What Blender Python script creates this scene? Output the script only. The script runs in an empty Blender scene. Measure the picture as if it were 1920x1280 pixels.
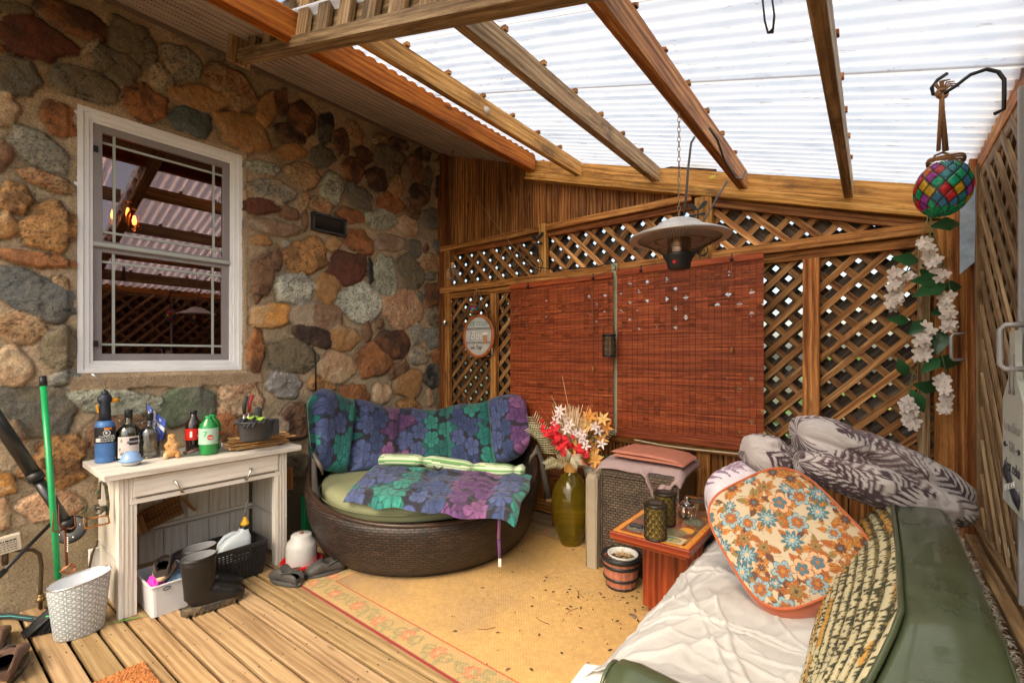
import bpy, math, random
import numpy as np
from mathutils import Vector, Matrix
random.seed(7); np.random.seed(7)
scene = bpy.context.scene
COL = scene.collection
# ------------------------------------------------------------------ camera
F = 860.0; HY = 667.0; PSI = math.radians(38.3); CH = 1.35     # focal (px of a 1920 frame), horizon row, yaw, eye height
cam_d = bpy.data.cameras.new('camera'); cam = bpy.data.objects.new('camera', cam_d); COL.objects.link(cam)
cam.location = (0, 0, CH); cam.rotation_euler = (math.radians(90), 0, PSI)
cam_d.sensor_width = 36; cam_d.lens = 36*F/1920; cam_d.shift_y = (HY-640)/1920
cam_d.clip_start = 0.02; cam_d.clip_end = 500
scene.camera = cam
# ------------------------------------------------------------------ world, sun, exposure
SUN_EL, SUN_AZ = math.radians(50), math.radians(170)
w = bpy.data.worlds.new('World'); scene.world = w; w.use_nodes = True
nt = w.node_tree; nt.nodes.clear()
sky = nt.nodes.new('ShaderNodeTexSky'); sky.sky_type = 'NISHITA'; sky.sun_disc = False
sky.sun_elevation = SUN_EL; sky.sun_rotation = SUN_AZ; sky.dust_density = 4.0; sky.air_density = 1.0; sky.ozone_density = 0.6
bg = nt.nodes.new('ShaderNodeBackground'); bg.inputs['Strength'].default_value = 0.15
wo = nt.nodes.new('ShaderNodeOutputWorld')
wm = nt.nodes.new('ShaderNodeMix'); wm.data_type = 'RGBA'; wm.blend_type = 'MULTIPLY'; wm.inputs[0].default_value = 1; wm.inputs[7].default_value = (1.06, 1.0, .86, 1)   # overcast, warmer than clear blue
nt.links.new(sky.outputs[0], wm.inputs[6]); nt.links.new(wm.outputs[2], bg.inputs[0]); nt.links.new(bg.outputs[0], wo.inputs[0])
sd = bpy.data.lights.new('sun', 'SUN'); sd.energy = 0.85; sd.angle = math.radians(35); sd.color = (1, 0.88, 0.68)
sun = bpy.data.objects.new('sun', sd); COL.objects.link(sun)
sv = Vector((math.sin(SUN_AZ)*math.cos(SUN_EL), math.cos(SUN_AZ)*math.cos(SUN_EL), math.sin(SUN_EL)))
sun.rotation_euler = (-sv).to_track_quat('-Z', 'Y').to_euler(); sun.location = (3, 6, 9)
scene.view_settings.view_transform = 'Standard'; scene.view_settings.look = 'None'
scene.view_settings.exposure = 1.55; scene.view_settings.gamma = 1
scene.view_settings.use_curve_mapping = False
scene.render.engine = 'CYCLES'
scene.cycles.max_bounces = 8; scene.cycles.diffuse_bounces = 5; scene.cycles.transparent_max_bounces = 16
scene.cycles.transmission_bounces = 8; scene.cycles.glossy_bounces = 4
# ------------------------------------------------------------------ measuring helper: where a sight line meets a real plane
FW = Vector((-math.sin(PSI), math.cos(PSI), 0)); RT = Vector((math.cos(PSI), math.sin(PSI), 0))
def P(px, py, x=None, y=None, z=None, d=None):
    r = FW + RT*((px-960)/F) + Vector((0, 0, (HY-py)/F))
    if x is not None: t = x/r.x
    elif y is not None: t = y/r.y
    elif z is not None: t = (z-CH)/r.z
    else: t = d
    return Vector((0, 0, CH)) + r*t
def depth(p): return Vector(p).dot(FW)
# ------------------------------------------------------------------ numeric noise
def vn(x, y, s=0):
    x = np.asarray(x, float); y = np.asarray(y, float)
    xi = np.floor(x); yi = np.floor(y); fx = x-xi; fy = y-yi
    fx = fx*fx*(3-2*fx); fy = fy*fy*(3-2*fy)
    def h(a, b):
        v = np.sin(a*127.1+b*311.7+s*74.7)*43758.5453
        return v-np.floor(v)
    return (h(xi, yi)*(1-fx)+h(xi+1, yi)*fx)*(1-fy)+(h(xi, yi+1)*(1-fx)+h(xi+1, yi+1)*fx)*fy
def fbm(x, y, s=0, o=4):
    r = 0; a = .5; t = 0
    x = np.asarray(x, float); y = np.asarray(y, float)
    for i in range(o):
        r = r+a*vn(x*2**i+i*3.1, y*2**i-i*1.7, s+i*13); t += a; a *= .5
    return r/t
def mixc(a, b, m): return a*(1-m[..., None])+np.array(b)*m[..., None]
# ------------------------------------------------------------------ mesh builder
def root_loc(p):
    v = Vector((0, 0, 0))
    while p is not None:
        v = v+p.location; p = p.parent
    return v
def tag(o, label=None, cat=None, group=None, kind=None):
    if label: o['label'] = label
    if cat: o['category'] = cat
    if group: o['group'] = group
    if kind: o['kind'] = kind
    return o
def thing(name, label, cat, loc=(0, 0, 0), group=None):
    o = bpy.data.objects.new(name, None); COL.objects.link(o); o.location = loc; o.empty_display_size = .1
    return tag(o, label, cat, group)
def basis(d, up=(0, 0, 1)):
    d = Vector(d).normalized(); u = Vector(up)
    s = d.cross(u)
    if s.length < 1e-4: s = d.cross(Vector((1, 0, 0)))
    s.normalize(); return d, s, s.cross(d).normalized()
class MB:
    def __init__(s): s.v = []; s.f = []; s.uv = []; s.c = []; s.mi = []; s.cur = 0; s.sm = []
    def face(s, idx, uvs, col=(1, 1, 1), smooth=False):
        s.f.append(tuple(idx)); s.uv.append(uvs); s.c.append(col); s.mi.append(s.cur); s.sm.append(smooth)
    def box(s, c, size, R=None, tint=None, top=None):
        """box: centre, size, 3x3 rotation; uv runs along the longest side in metres"""
        if tint is None: t = random.uniform(.72, 1.2); tint = (t, t*random.uniform(.97, 1.03), t*random.uniform(.94, 1.06))
        c = Vector(c); h = [x/2 for x in size]; o = random.uniform(0, 40); o2 = random.uniform(0, 40)
        k = max(range(3), key=lambda i: size[i]); a, b = [i for i in range(3) if i != k]
        n = len(s.v); loc = []
        for i in range(8):
            p = Vector((h[0]*(1 if i & 1 else -1), h[1]*(1 if i & 2 else -1), h[2]*(1 if i & 4 else -1)))
            if top and i & 4: p.x *= top[0]; p.y *= top[1]
            loc.append(p.copy()); s.v.append(tuple(c+(R @ p if R else p)))
        for q in ((0, 2, 3, 1), (4, 5, 7, 6), (0, 1, 5, 4), (2, 6, 7, 3), (0, 4, 6, 2), (1, 3, 7, 5)):
            ps = [loc[i] for i in q]
            va = max(abs(ps[0][a]-ps[2][a]), 0) > 1e-9*0+abs(ps[0][b]-ps[2][b])
            fa = a if va else b
            if abs(ps[0][k]-ps[2][k]) < 1e-9: uvs = [(o+p[a]*.15, o2+p[b]) for p in ps]
            else: uvs = [(o+p[k], o2+(.37 if fa == a else 0)+p[fa]) for p in ps]
            s.face([n+i for i in q], uvs, tint)
        return s
    def bar(s, p0, p1, w, t, up=(0, 0, 1), tint=None):
        """board from p0 to p1: w across (sideways), t along up"""
        p0 = Vector(p0); p1 = Vector(p1); d, sd_, u = basis(p1-p0, up)
        return s.box((p0+p1)/2, ((p1-p0).length, w, t), Matrix((d, sd_, u)).transposed(), tint)
    def rings(s, rings, closed=True, cap0=True, cap1=True, col=(1, 1, 1), smooth=True, us=None, tube_u=1.0):
        n0 = len(s.v); m = len(rings[0])
        for r in rings: s.v += [tuple(p) for p in r]
        acc = 0; L = [0]
        for i in range(1, len(rings)):
            acc += (Vector(rings[i][0])-Vector(rings[i-1][0])).length; L.append(acc)
        per = [0]
        for j in range(m): per.append(per[-1]+(Vector(rings[0][(j+1) % m])-Vector(rings[0][j])).length)
        if per[-1] < .02:
            mid = rings[len(rings)//2]; per = [0]
            for j in range(m): per.append(per[-1]+(Vector(mid[(j+1) % m])-Vector(mid[j])).length)
        mm = m if closed else m-1
        for i in range(len(rings)-1):
            for j in range(mm):
                a = n0+i*m+j; b = n0+i*m+(j+1) % m
                cc = col(i/(len(rings)-1), j/m) if callable(col) else col
                s.face((a, b, b+m, a+m), [(per[j], L[i]), (per[j+1], L[i]), (per[j+1], L[i+1]), (per[j], L[i+1])], cc, smooth)
        cc = col(0, 0) if callable(col) else col
        if cap0: s.face([n0+j for j in range(m)][::-1], [(0, 0)]*m, cc)
        cc = col(1, 0) if callable(col) else col
        if cap1: s.face([n0+(len(rings)-1)*m+j for j in range(m)], [(0, 0)]*m, cc)
        return s
    def tube(s, pts, r, n=8, flat=1.0, side=None, col=(1, 1, 1), caps=True):
        pts = [Vector(p) for p in pts]; rs = r if isinstance(r, (list, tuple)) else [r]*len(pts)
        out = []; prev = None
        for i, p in enumerate(pts):
            d = (pts[min(i+1, len(pts)-1)]-pts[max(i-1, 0)]).normalized()
            if side is not None: a = Vector(side)-d*d.dot(Vector(side)); a.normalize()
            elif prev is None: _, a, _ = basis(d)
            else: a = prev-d*d.dot(prev); a.normalize()
            prev = a; b = d.cross(a)
            ra, rb = rs[i] if isinstance(rs[i], (list, tuple)) else (rs[i], rs[i]*flat)
            out.append([p+a*(ra*math.cos(2*math.pi*k/n))+b*(rb*math.sin(2*math.pi*k/n)) for k in range(n)])
        return s.rings(out, True, caps, caps, col)
    def lathe(s, prof, c=(0, 0, 0), n=24, R=None, sx=1, sy=1, col=(1, 1, 1), cap=True, shift=None):
        c = Vector(c); out = []
        for r, z in prof:
            ring = []
            for k in range(n):
                a = 2*math.pi*k/n
                p = Vector((r*sx*math.cos(a), r*sy*math.sin(a), z))
                if shift: p += Vector(shift(z))
                ring.append(c+(R @ p if R else p))
            out.append(ring)
        return s.rings(out, True, cap, cap, col)
    def leaf(s, base, d, nrm, L, W, curl=.2, n=4, col=(1, 1, 1), fold=.15, tip=.05, peak=.4):
        base = Vector(base); d = Vector(d).normalized(); nrm = Vector(nrm)
        sd_ = d.cross(nrm)
        if sd_.length < 1e-3: sd_ = d.cross(Vector((.3, .9, .2)))
        sd_.normalize(); nr = sd_.cross(d)
        n0 = len(s.v)
        for i in range(n+1):
            t = i/n
            ww = W*.5*max((t/peak)**.7 if t < peak else (1-(t-peak)/(1-peak))**.8, tip if i else .12)
            c = base+d*(L*t)+nr*(-curl*L*t*t)
            s.v += [tuple(c-sd_*ww+nr*fold*ww), tuple(c), tuple(c+sd_*ww+nr*fold*ww)]
        for i in range(n):
            a = n0+i*3
            for k in (0, 1):
                s.face((a+k, a+k+1, a+k+4, a+k+3), [(k*.5, i/n), (k*.5+.5, i/n), (k*.5+.5, (i+1)/n), (k*.5, (i+1)/n)], col, True)
        return s
    def grid(s, A, col=None, uv=None, closed_u=False, closed_v=False, smooth=True):
        """A[nu][nv][3] numpy; col same shape"""
        nu, nv = A.shape[:2]; n0 = len(s.v); s.v += [tuple(p) for p in A.reshape(-1, 3)]
        for i in range(nu if closed_u else nu-1):
            for j in range(nv if closed_v else nv-1):
                i2, j2 = (i+1) % nu, (j+1) % nv
                q = [(i, j), (i2, j), (i2, j2), (i, j2)]
                s.face([n0+a*nv+b for a, b in q], [tuple(uv[a, b]) if uv is not None else (a/nu, b/nv) for a, b in q],
                       [tuple(col[a, b]) for a, b in q] if col is not None else (1, 1, 1), smooth)
        return s
    def xf(s, M, start=0):
        s.v[start:] = [tuple(M @ Vector(p)) for p in s.v[start:]]; return s
    def build(s, name, mats, parent=None, kind=None, bevel=0):
        me = bpy.data.meshes.new(name); o3 = root_loc(parent)
        me.from_pydata([(a-o3.x, b-o3.y, c-o3.z) for a, b, c in s.v], [], s.f)
        if not isinstance(mats, (list, tuple)): mats = [mats]
        for m in mats: me.materials.append(m)
        uvl = me.uv_layers.new(name='UVMap')
        uvl.data.foreach_set('uv', np.array([x for u in s.uv for p in u for x in p], dtype=np.float32))
        ca = me.color_attributes.new('Col', 'FLOAT_COLOR', 'CORNER')
        cc = []
        for f, c in zip(s.f, s.c):
            if isinstance(c[0], (tuple, list)):
                for q in c: cc += [q[0], q[1], q[2], 1]
            else: cc += [c[0], c[1], c[2], 1]*len(f)
        ca.data.foreach_set('color', np.array(cc, dtype=np.float32))
        me.polygons.foreach_set('material_index', s.mi)
        me.polygons.foreach_set('use_smooth', s.sm)
        me.update()
        o = bpy.data.objects.new(name, me); COL.objects.link(o); o.parent = parent
        if bevel:
            b = o.modifiers.new('bevel', 'BEVEL'); b.width = bevel; b.segments = 2; b.limit_method = 'ANGLE'
        if kind: o['kind'] = kind
        return o
def fast_grid(name, A, C, mats, parent=None, keep=None, uv=None, smooth=True):
    """big numpy grid with vertex colours"""
    nu, nv = A.shape[:2]; o3 = root_loc(parent)
    me = bpy.data.meshes.new(name)
    idx = np.arange(nu*nv).reshape(nu, nv)
    q = np.stack([idx[:-1, :-1], idx[1:, :-1], idx[1:, 1:], idx[:-1, 1:]], -1)
    if keep is not None: q = q[keep]
    q = q.reshape(-1, 4)
    me.vertices.add(nu*nv); me.vertices.foreach_set('co', (A.reshape(-1, 3)-np.array(o3)).astype(np.float32).ravel())
    me.loops.add(q.size); me.loops.foreach_set('vertex_index', q.astype(np.int32).ravel())
    me.polygons.add(len(q)); me.polygons.foreach_set('loop_start', np.arange(0, q.size, 4, dtype=np.int32))
    me.polygons.foreach_set('use_smooth', np.full(len(q), smooth))
    me.update(calc_edges=True)
    uvl = me.uv_layers.new(name='UVMap')
    if uv is None:
        uu, vv = np.meshgrid(np.linspace(0, 1, nu), np.linspace(0, 1, nv), indexing='ij'); uv = np.stack([uu, vv], -1)
    uvl.data.foreach_set('uv', uv.reshape(-1, 2)[q.ravel()].astype(np.float32).ravel())
    ca = me.color_attributes.new('Col', 'FLOAT_COLOR', 'POINT')
    c4 = np.concatenate([C.reshape(-1, 3), np.ones((nu*nv, 1))], 1)
    ca.data.foreach_set('color', c4.astype(np.float32).ravel())
    for m in (mats if isinstance(mats, (list, tuple)) else [mats]): me.materials.append(m)
    o = bpy.data.objects.new(name, me); COL.objects.link(o); o.parent = parent
    return o
def text(s, size, M, mat, parent=None, name='lettering', shear=0, ext=.0004):
    cu = bpy.data.curves.new(name, 'FONT'); cu.body = s; cu.size = size; cu.align_x = 'CENTER'; cu.align_y = 'CENTER'
    cu.extrude = ext; cu.shear = shear; cu.resolution_u = 3
    t = bpy.data.objects.new('tmp_text', cu); COL.objects.link(t)
    bpy.context.view_layer.update()
    me = bpy.data.meshes.new_from_object(t); me.name = name
    bpy.data.objects.remove(t)
    o3 = root_loc(parent)
    me.transform(Matrix.Translation(-o3) @ M); me.materials.append(mat)
    o = bpy.data.objects.new(name, me); COL.objects.link(o); o.parent = parent
    return o
def copy_thing(o, loc, label=None):
    c = o.copy(); COL.objects.link(c); c.location = loc
    if label: c['label'] = label
    for ch in list(o.children):
        d = ch.copy(); COL.objects.link(d); d.parent = c
        for g in ch.children:
            e = g.copy(); COL.objects.link(e); e.parent = d
    return c
# ------------------------------------------------------------------ materials
def nodes(name):
    m = bpy.data.materials.new(name); m.use_nodes = True; nt = m.node_tree
    b = nt.nodes['Principled BSDF']; return m, nt, b
def N(nt, t, props=None, **ins):
    n = nt.nodes.new(t)
    for k, v in (props or {}).items(): setattr(n, k, v)
    for k, v in ins.items():
        k = k.replace('_', ' ')
        s = n.inputs[int(k[1:])] if k[0] == 'i' and k[1:].isdigit() else n.inputs[k]
        if isinstance(v, bpy.types.NodeSocket): nt.links.new(v, s)
        elif hasattr(v, 'outputs'): nt.links.new(v.outputs[0], s)
        else: s.default_value = v
    return n
def c4(c): return (c[0], c[1], c[2], 1)
def ramp(nt, fac, stops):
    r = nt.nodes.new('ShaderNodeValToRGB'); nt.links.new(fac, r.inputs[0])
    e = r.color_ramp.elements
    while len(e) < len(stops): e.new(.5)
    for i, (p, c) in enumerate(stops): e[i].position = p; e[i].color = c4(c)
    return r
def mixrgb(nt, mode, fac, a, b):
    n = nt.nodes.new('ShaderNodeMix'); n.data_type = 'RGBA'; n.blend_type = mode
    for s, v in ((n.inputs[0], fac), (n.inputs[6], a), (n.inputs[7], b)):
        if isinstance(v, bpy.types.NodeSocket): nt.links.new(v, s)
        elif isinstance(v, (tuple, list)): s.default_value = c4(v)
        else: s.default_value = v
    return n.outputs[2]
def mat(name, col=(.5, .5, .5), rough=.6, metal=0, var=.2, vs=7, bump=.15, bs=120, attr=False, spec=.5, coat=0, trans=0, dirt=None, emis=0, sheen=0, alpha=1, ior=1.45):
    m, nt, b = nodes(name)
    tc = N(nt, 'ShaderNodeTexCoord')
    n1 = N(nt, 'ShaderNodeTexNoise', Vector=tc.outputs['Object'], Scale=vs, Detail=6.0, Roughness=.65)
    if attr:
        at = N(nt, 'ShaderNodeAttribute', {'attribute_name': 'Col'}); base = at.outputs['Color']
        if tuple(col) != (.5, .5, .5): base = mixrgb(nt, 'MULTIPLY', 1.0, base, col)
    else: base = None
    lo = tuple(1-var for _ in range(3)); hi = tuple(1+var*.6 for _ in range(3))
    r = ramp(nt, n1.outputs[0], [(.25, lo), (.75, hi)])
    c = mixrgb(nt, 'MULTIPLY', 1.0, base if base else tuple(col), r.outputs[0])
    if dirt:
        n3 = N(nt, 'ShaderNodeTexNoise', Vector=tc.outputs['Object'], Scale=dirt[1], Detail=8.0, Roughness=.7)
        r3 = ramp(nt, n3.outputs[0], [(dirt[2], (0, 0, 0)), (min(dirt[2]+.12, 1), (1, 1, 1))])
        mm = N(nt, 'ShaderNodeMath', {'operation': 'MULTIPLY'}, i0=r3.outputs[0], i1=dirt[3] if len(dirt) > 3 else .6)
        c = mixrgb(nt, 'MIX', mm.outputs[0], c, dirt[0])
    nt.links.new(c, b.inputs['Base Color'])
    n2 = N(nt, 'ShaderNodeTexNoise', Vector=tc.outputs['Object'], Scale=bs, Detail=4.0)
    if bump: nt.links.new(N(nt, 'ShaderNodeBump', Strength=bump, Distance=.003, Height=n2.outputs[0]).outputs[0], b.inputs['Normal'])
    rr = N(nt, 'ShaderNodeMapRange', Value=n1.outputs[0], To_Min=max(rough-.12, .02), To_Max=min(rough+.12, 1))
    nt.links.new(rr.outputs[0], b.inputs['Roughness'])
    b.inputs['Metallic'].default_value = metal; b.inputs['Specular IOR Level'].default_value = spec
    b.inputs['Coat Weight'].default_value = coat; b.inputs['Transmission Weight'].default_value = trans; b.inputs['IOR'].default_value = ior
    b.inputs['Sheen Weight'].default_value = sheen; b.inputs['Alpha'].default_value = alpha
    if emis: b.inputs['Emission Color'].default_value = c4(col); b.inputs['Emission Strength'].default_value = emis
    return m
def wood(name, dark, mid, light, rough=.6, gx=1.8, gy=34, patch=None, bump=.4, coat=0, pscale=1.3, pth=.52, crack=.8):
    """grain along UV.x; per-board tint in Col"""
    m, nt, b = nodes(name)
    uv = N(nt, 'ShaderNodeTexCoord').outputs['UV']
    mp = N(nt, 'ShaderNodeMapping', Vector=uv, Scale=(gx, gy, 1))
    warp = N(nt, 'ShaderNodeTexNoise', Vector=N(nt, 'ShaderNodeMapping', Vector=uv, Scale=(1.2, 5, 1)).outputs[0], Scale=1.0, Detail=3.0)
    add = N(nt, 'ShaderNodeVectorMath', {'operation': 'MULTIPLY_ADD'}, i0=warp.outputs['Color'], i1=(0, 2.6, 0), i2=mp.outputs[0])
    g1 = N(nt, 'ShaderNodeTexNoise', Vector=add.outputs[0], Scale=1.0, Detail=7.0, Roughness=.65)
    wv = N(nt, 'ShaderNodeTexWave', {'wave_type': 'BANDS', 'bands_direction': 'Y'}, Vector=add.outputs[0], Scale=.3, Distortion=3.0, Detail=4.0, Detail_Scale=1.2)
    sm = N(nt, 'ShaderNodeMix', i0=.13, i2=g1.outputs[0], i3=wv.outputs['Fac'])
    r = ramp(nt, sm.outputs[0], [(.3, dark), (.48, mid), (.66, light)])
    at = N(nt, 'ShaderNodeAttribute', {'attribute_name': 'Col'})
    c = mixrgb(nt, 'MULTIPLY', 1.0, r.outputs[0], at.outputs['Color'])
    ck = N(nt, 'ShaderNodeTexNoise', Vector=N(nt, 'ShaderNodeMapping', Vector=uv, Scale=(2.2, 150, 1)).outputs[0], Scale=1.0, Detail=5.0, Roughness=.7)
    c = mixrgb(nt, 'MULTIPLY', crack, c, ramp(nt, ck.outputs[0], [(.36, (.22, .17, .13)), (.46, (1, 1, 1)), (.7, (1.18, 1.16, 1.12))]).outputs[0])
    st = N(nt, 'ShaderNodeTexNoise', Vector=N(nt, 'ShaderNodeMapping', Vector=uv, Scale=(1.1, 7, 1)).outputs[0], Scale=1.3, Detail=6.0, Roughness=.75)
    c = mixrgb(nt, 'MULTIPLY', crack, c, ramp(nt, st.outputs[0], [(.34, (.30, .24, .2)), (.52, (1, 1, 1)), (.75, (1.2, 1.18, 1.12))]).outputs[0])
    # knots
    vm = N(nt, 'ShaderNodeMapping', Vector=uv, Scale=(2.3, 9, 1))
    vo = N(nt, 'ShaderNodeTexVoronoi', Vector=vm.outputs[0], Scale=1.0, Randomness=1.0)
    kr = ramp(nt, vo.outputs['Distance'], [(.04, (.18, .12, .08)), (.13, (1, 1, 1))])
    c = mixrgb(nt, 'MULTIPLY', .85, c, kr.outputs[0])
    if patch:
        pn = N(nt, 'ShaderNodeTexNoise', Vector=N(nt, 'ShaderNodeMapping', Vector=uv, Scale=(1, 2.5, 1)).outputs[0], Scale=pscale*2, Detail=6.0, Roughness=.7)
        pr = ramp(nt, pn.outputs[0], [(pth, (0, 0, 0)), (pth+.14, (.85, .85, .85))])
        pc = mixrgb(nt, 'MULTIPLY', .55, patch, r.outputs[0])
        pc = mixrgb(nt, 'MIX', .6, pc, patch)
        c = mixrgb(nt, 'MIX', pr.outputs[0], c, pc)
    nt.links.new(c, b.inputs['Base Color'])
    nt.links.new(N(nt, 'ShaderNodeBump', Strength=bump, Distance=.004, Height=sm.outputs[0]).outputs[0], b.inputs['Normal'])
    b.inputs['Roughness'].default_value = rough; b.inputs['Coat Weight'].default_value = coat; b.inputs['Specular IOR Level'].default_value = .2
    return m
def weave(name, strand, gap, bw=.03, bh=.008, rough=.4, bump=.9, gapw=.0012, var=.35, light=None):
    m, nt, b = nodes(name)
    uv = N(nt, 'ShaderNodeTexCoord').outputs['UV']
    br = N(nt, 'ShaderNodeTexBrick', {'offset': .5}, Vector=uv, Color1=c4(strand), Color2=c4(tuple(x*(1-var) for x in strand) if light is None else light), Mortar=c4(gap), Scale=1.0, Mortar_Size=gapw, Mortar_Smooth=.6, Brick_Width=bw, Row_Height=bh)
    nz = N(nt, 'ShaderNodeTexNoise', Vector=N(nt, 'ShaderNodeMapping', Vector=uv, Scale=(14, 14, 1)).outputs[0], Scale=1.0, Detail=5.0)
    c = mixrgb(nt, 'MULTIPLY', 1.0, br.outputs['Color'], ramp(nt, nz.outputs[0], [(.3, (.6, .6, .6)), (.7, (1.35, 1.3, 1.25))]).outputs[0])
    nt.links.new(c, b.inputs['Base Color'])
    inv = N(nt, 'ShaderNodeMath', {'operation': 'SUBTRACT'}, i0=1.0, i1=br.outputs['Fac'])
    nt.links.new(N(nt, 'ShaderNodeBump', Strength=bump, Distance=.004, Height=inv.outputs[0]).outputs[0], b.inputs['Normal'])
    b.inputs['Roughness'].default_value = rough
    return m
def glass(name, col=(.9, .95, .95), rough=.03, refl=1.0, gcol=(1, 1, 1)):
    """thin pane / vessel glass: clear with a fresnel reflection"""
    m = bpy.data.materials.new(name); m.use_nodes = True; nt = m.node_tree; nt.nodes.clear()
    tr = N(nt, 'ShaderNodeBsdfTransparent', Color=c4(col)); gl = N(nt, 'ShaderNodeBsdfGlossy', Color=c4(gcol), Roughness=rough)
    fr = N(nt, 'ShaderNodeFresnel', IOR=1.5)
    k = N(nt, 'ShaderNodeMath', {'operation': 'MULTIPLY', 'use_clamp': True}, i0=fr.outputs[0], i1=refl)
    mx = N(nt, 'ShaderNodeMixShader', i0=k.outputs[0], i1=tr.outputs[0], i2=gl.outputs[0])
    o = N(nt, 'ShaderNodeOutputMaterial', Surface=mx.outputs[0])
    return m
# ------------------------------------------------------------------ shared materials
W_ORANGE = wood('orange_cedar', (.15, .035, .006), (.42, .11, .008), (.52, .19, .02), rough=.75, patch=(.13, .04, .015), pth=.62)
W_GOLD = wood('golden_pine', (.20, .085, .018), (.46, .225, .055), (.62, .36, .12), patch=(.10, .055, .025), pth=.54)
W_BROWN = wood('brown_board', (.07, .022, .006), (.26, .095, .025), (.48, .24, .08), patch=(.5, .36, .2), pth=.66)
W_DARK = wood('dark_board', (.05, .017, .006), (.17, .055, .016), (.28, .11, .035))  # dark brown wood for posts, trim, stand and legs
W_RAIL = wood('rail_wood', (.17, .05, .011), (.42, .17, .042), (.62, .33, .11), patch=(.08, .025, .01), pth=.53)
W_LAT = wood('lattice_wood', (.15, .05, .014), (.38, .17, .055), (.56, .33, .14), patch=(.13, .045, .02), pth=.55)
W_GREYD = wood('weathered_lattice', (.035, .028, .022), (.08, .06, .045), (.15, .11, .08))
W_PALE = wood('sun_bleached_wood', (.13, .075, .035), (.30, .19, .095), (.48, .34, .19), patch=(.10, .05, .025), pth=.54)
W_DECK = wood('deck_board', (.20, .125, .065), (.325, .215, .115), (.43, .305, .175), patch=(.5, .38, .24), gx=1.0, gy=34, pth=.62, rough=.7, crack=.28, bump=.25)
IRON = mat('black_iron', (.018, .018, .02), rough=.45, metal=.3, var=.4)
BLACK = mat('black_plastic', (.018, .018, .02), rough=.42, var=.3, bump=.05)
WHITE = mat('white_vinyl', (.74, .73, .7), rough=.35, var=.06, vs=3, bump=.03)
ROPE = mat('jute_rope', (.27, .13, .055), rough=.9, var=.5, vs=150, bump=.8, bs=300)
STEEL = mat('bare_steel', (.6, .58, .55), rough=.28, metal=1, var=.2)
VC = mat('painted_pattern', rough=.75, attr=True, var=.08, bump=.1)
XW, YF, XR = -3.55, 3.30, .36        # stone wall plane, back fence plane, right wall plane
def zr(x): return 2.21-.315*x         # underside of the rafters
# ------------------------------------------------------------------ ground and deck
mb = MB(); A = 60
mb.v = [(-A, -A, -.45), (A, -A, -.45), (A, A, -.45), (-A, A, -.45)]; mb.face((0, 1, 2, 3), [(0, 0), (9, 0), (9, 9), (0, 9)])
ground = mb.build('ground', mat('earth_and_grass', (.10, .095, .05), rough=.95, var=.5, vs=.8, dirt=((.05, .09, .025), .3, .5)), kind='structure')
mb = MB(); pr = random.Random(3)
sl = .035
y = -2.6; i = 0
while y < 3.42:
    yy = y+.0475
    x0 = -3.6
    segs = [(-3.56, 1.6)]
    for a, b in segs:
        t = pr.uniform(.78, 1.18); ang = math.atan(sl)
        mb.box(((a+b)/2, yy+sl*((a+b)/2+2), -.018+pr.uniform(-.0012, .0012)), (b-a, .0895, .034), Matrix.Rotation(ang, 3, 'Z'), (t, t*pr.uniform(.95, 1.02), t*pr.uniform(.85, 1.05)))
    y += .105; i += 1
deck = mb.build('deck', W_DECK, kind='structure', bevel=.004)
mb = MB()
for x in [-3.3+.4*k for k in range(12)]: mb.box((x, .4, -.14), (.04, 6, .2))
for x in [-3.3+.4*k for k in range(12)]:
    yb = -2.6
    while yb < 3.4:
        for dy in (.022, .073):
            yy = yb+dy+sl*(x+2); px = x+random.uniform(-.008, .008)
            if yy > 0 and not (-2.6 < x < .2 and 1.35 < yy < 3):
                mb.cur = 1; mb.lathe([(.0032, -.001), (.0034, .0006), (.0005, .0008)], (px, yy, 0), 6, cap=False); mb.cur = 0
        yb += .105
dj = mb.build('deck_joists', [W_GREYD, IRON], kind='structure')
# ------------------------------------------------------------------ stone house
house = thing('stone_house', 'fieldstone house wall with white trimmed window and vented soffit', 'house', (XW, 1.3, 0))
ST = {}
def C(*c): return c
cols = dict(gy=(.13, .125, .105), sl=(.12, .13, .13), bl=(.22, .225, .2), db=(.075, .035, .02), rb=(.12, .035, .018), ol=(.16, .13, .08), gs=(.24, .23, .19),
            tn=(.36, .24, .13), ru=(.32, .13, .045), oc=(.36, .19, .07), lt=(.48, .36, .23), rg=(.40, .21, .075), pg=(.36, .38, .30), dg=(.12, .15, .095), pk=(.47, .27, .16),
            bk=(.02, .019, .02), br=(.20, .11, .06), og=(.55, .27, .07), pw=(.50, .52, .44), tg=(.34, .27, .20), bg=(.07, .09, .085), mg=(.24, .23, .22), dd=(.045, .025, .018))
sec = dict(gy='ol', sl='gy', db='ru', rb='db', ol='gy', gs='lt', tn='ru', ru='db', oc='tn', lt='ru', rg='db', pg='gs', dg='gy', pk='lt', bk='gy', br='db', og='lt', pw='mg', tg='br', bg='sl', mg='gy', dd='br', bl='gs')
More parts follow.
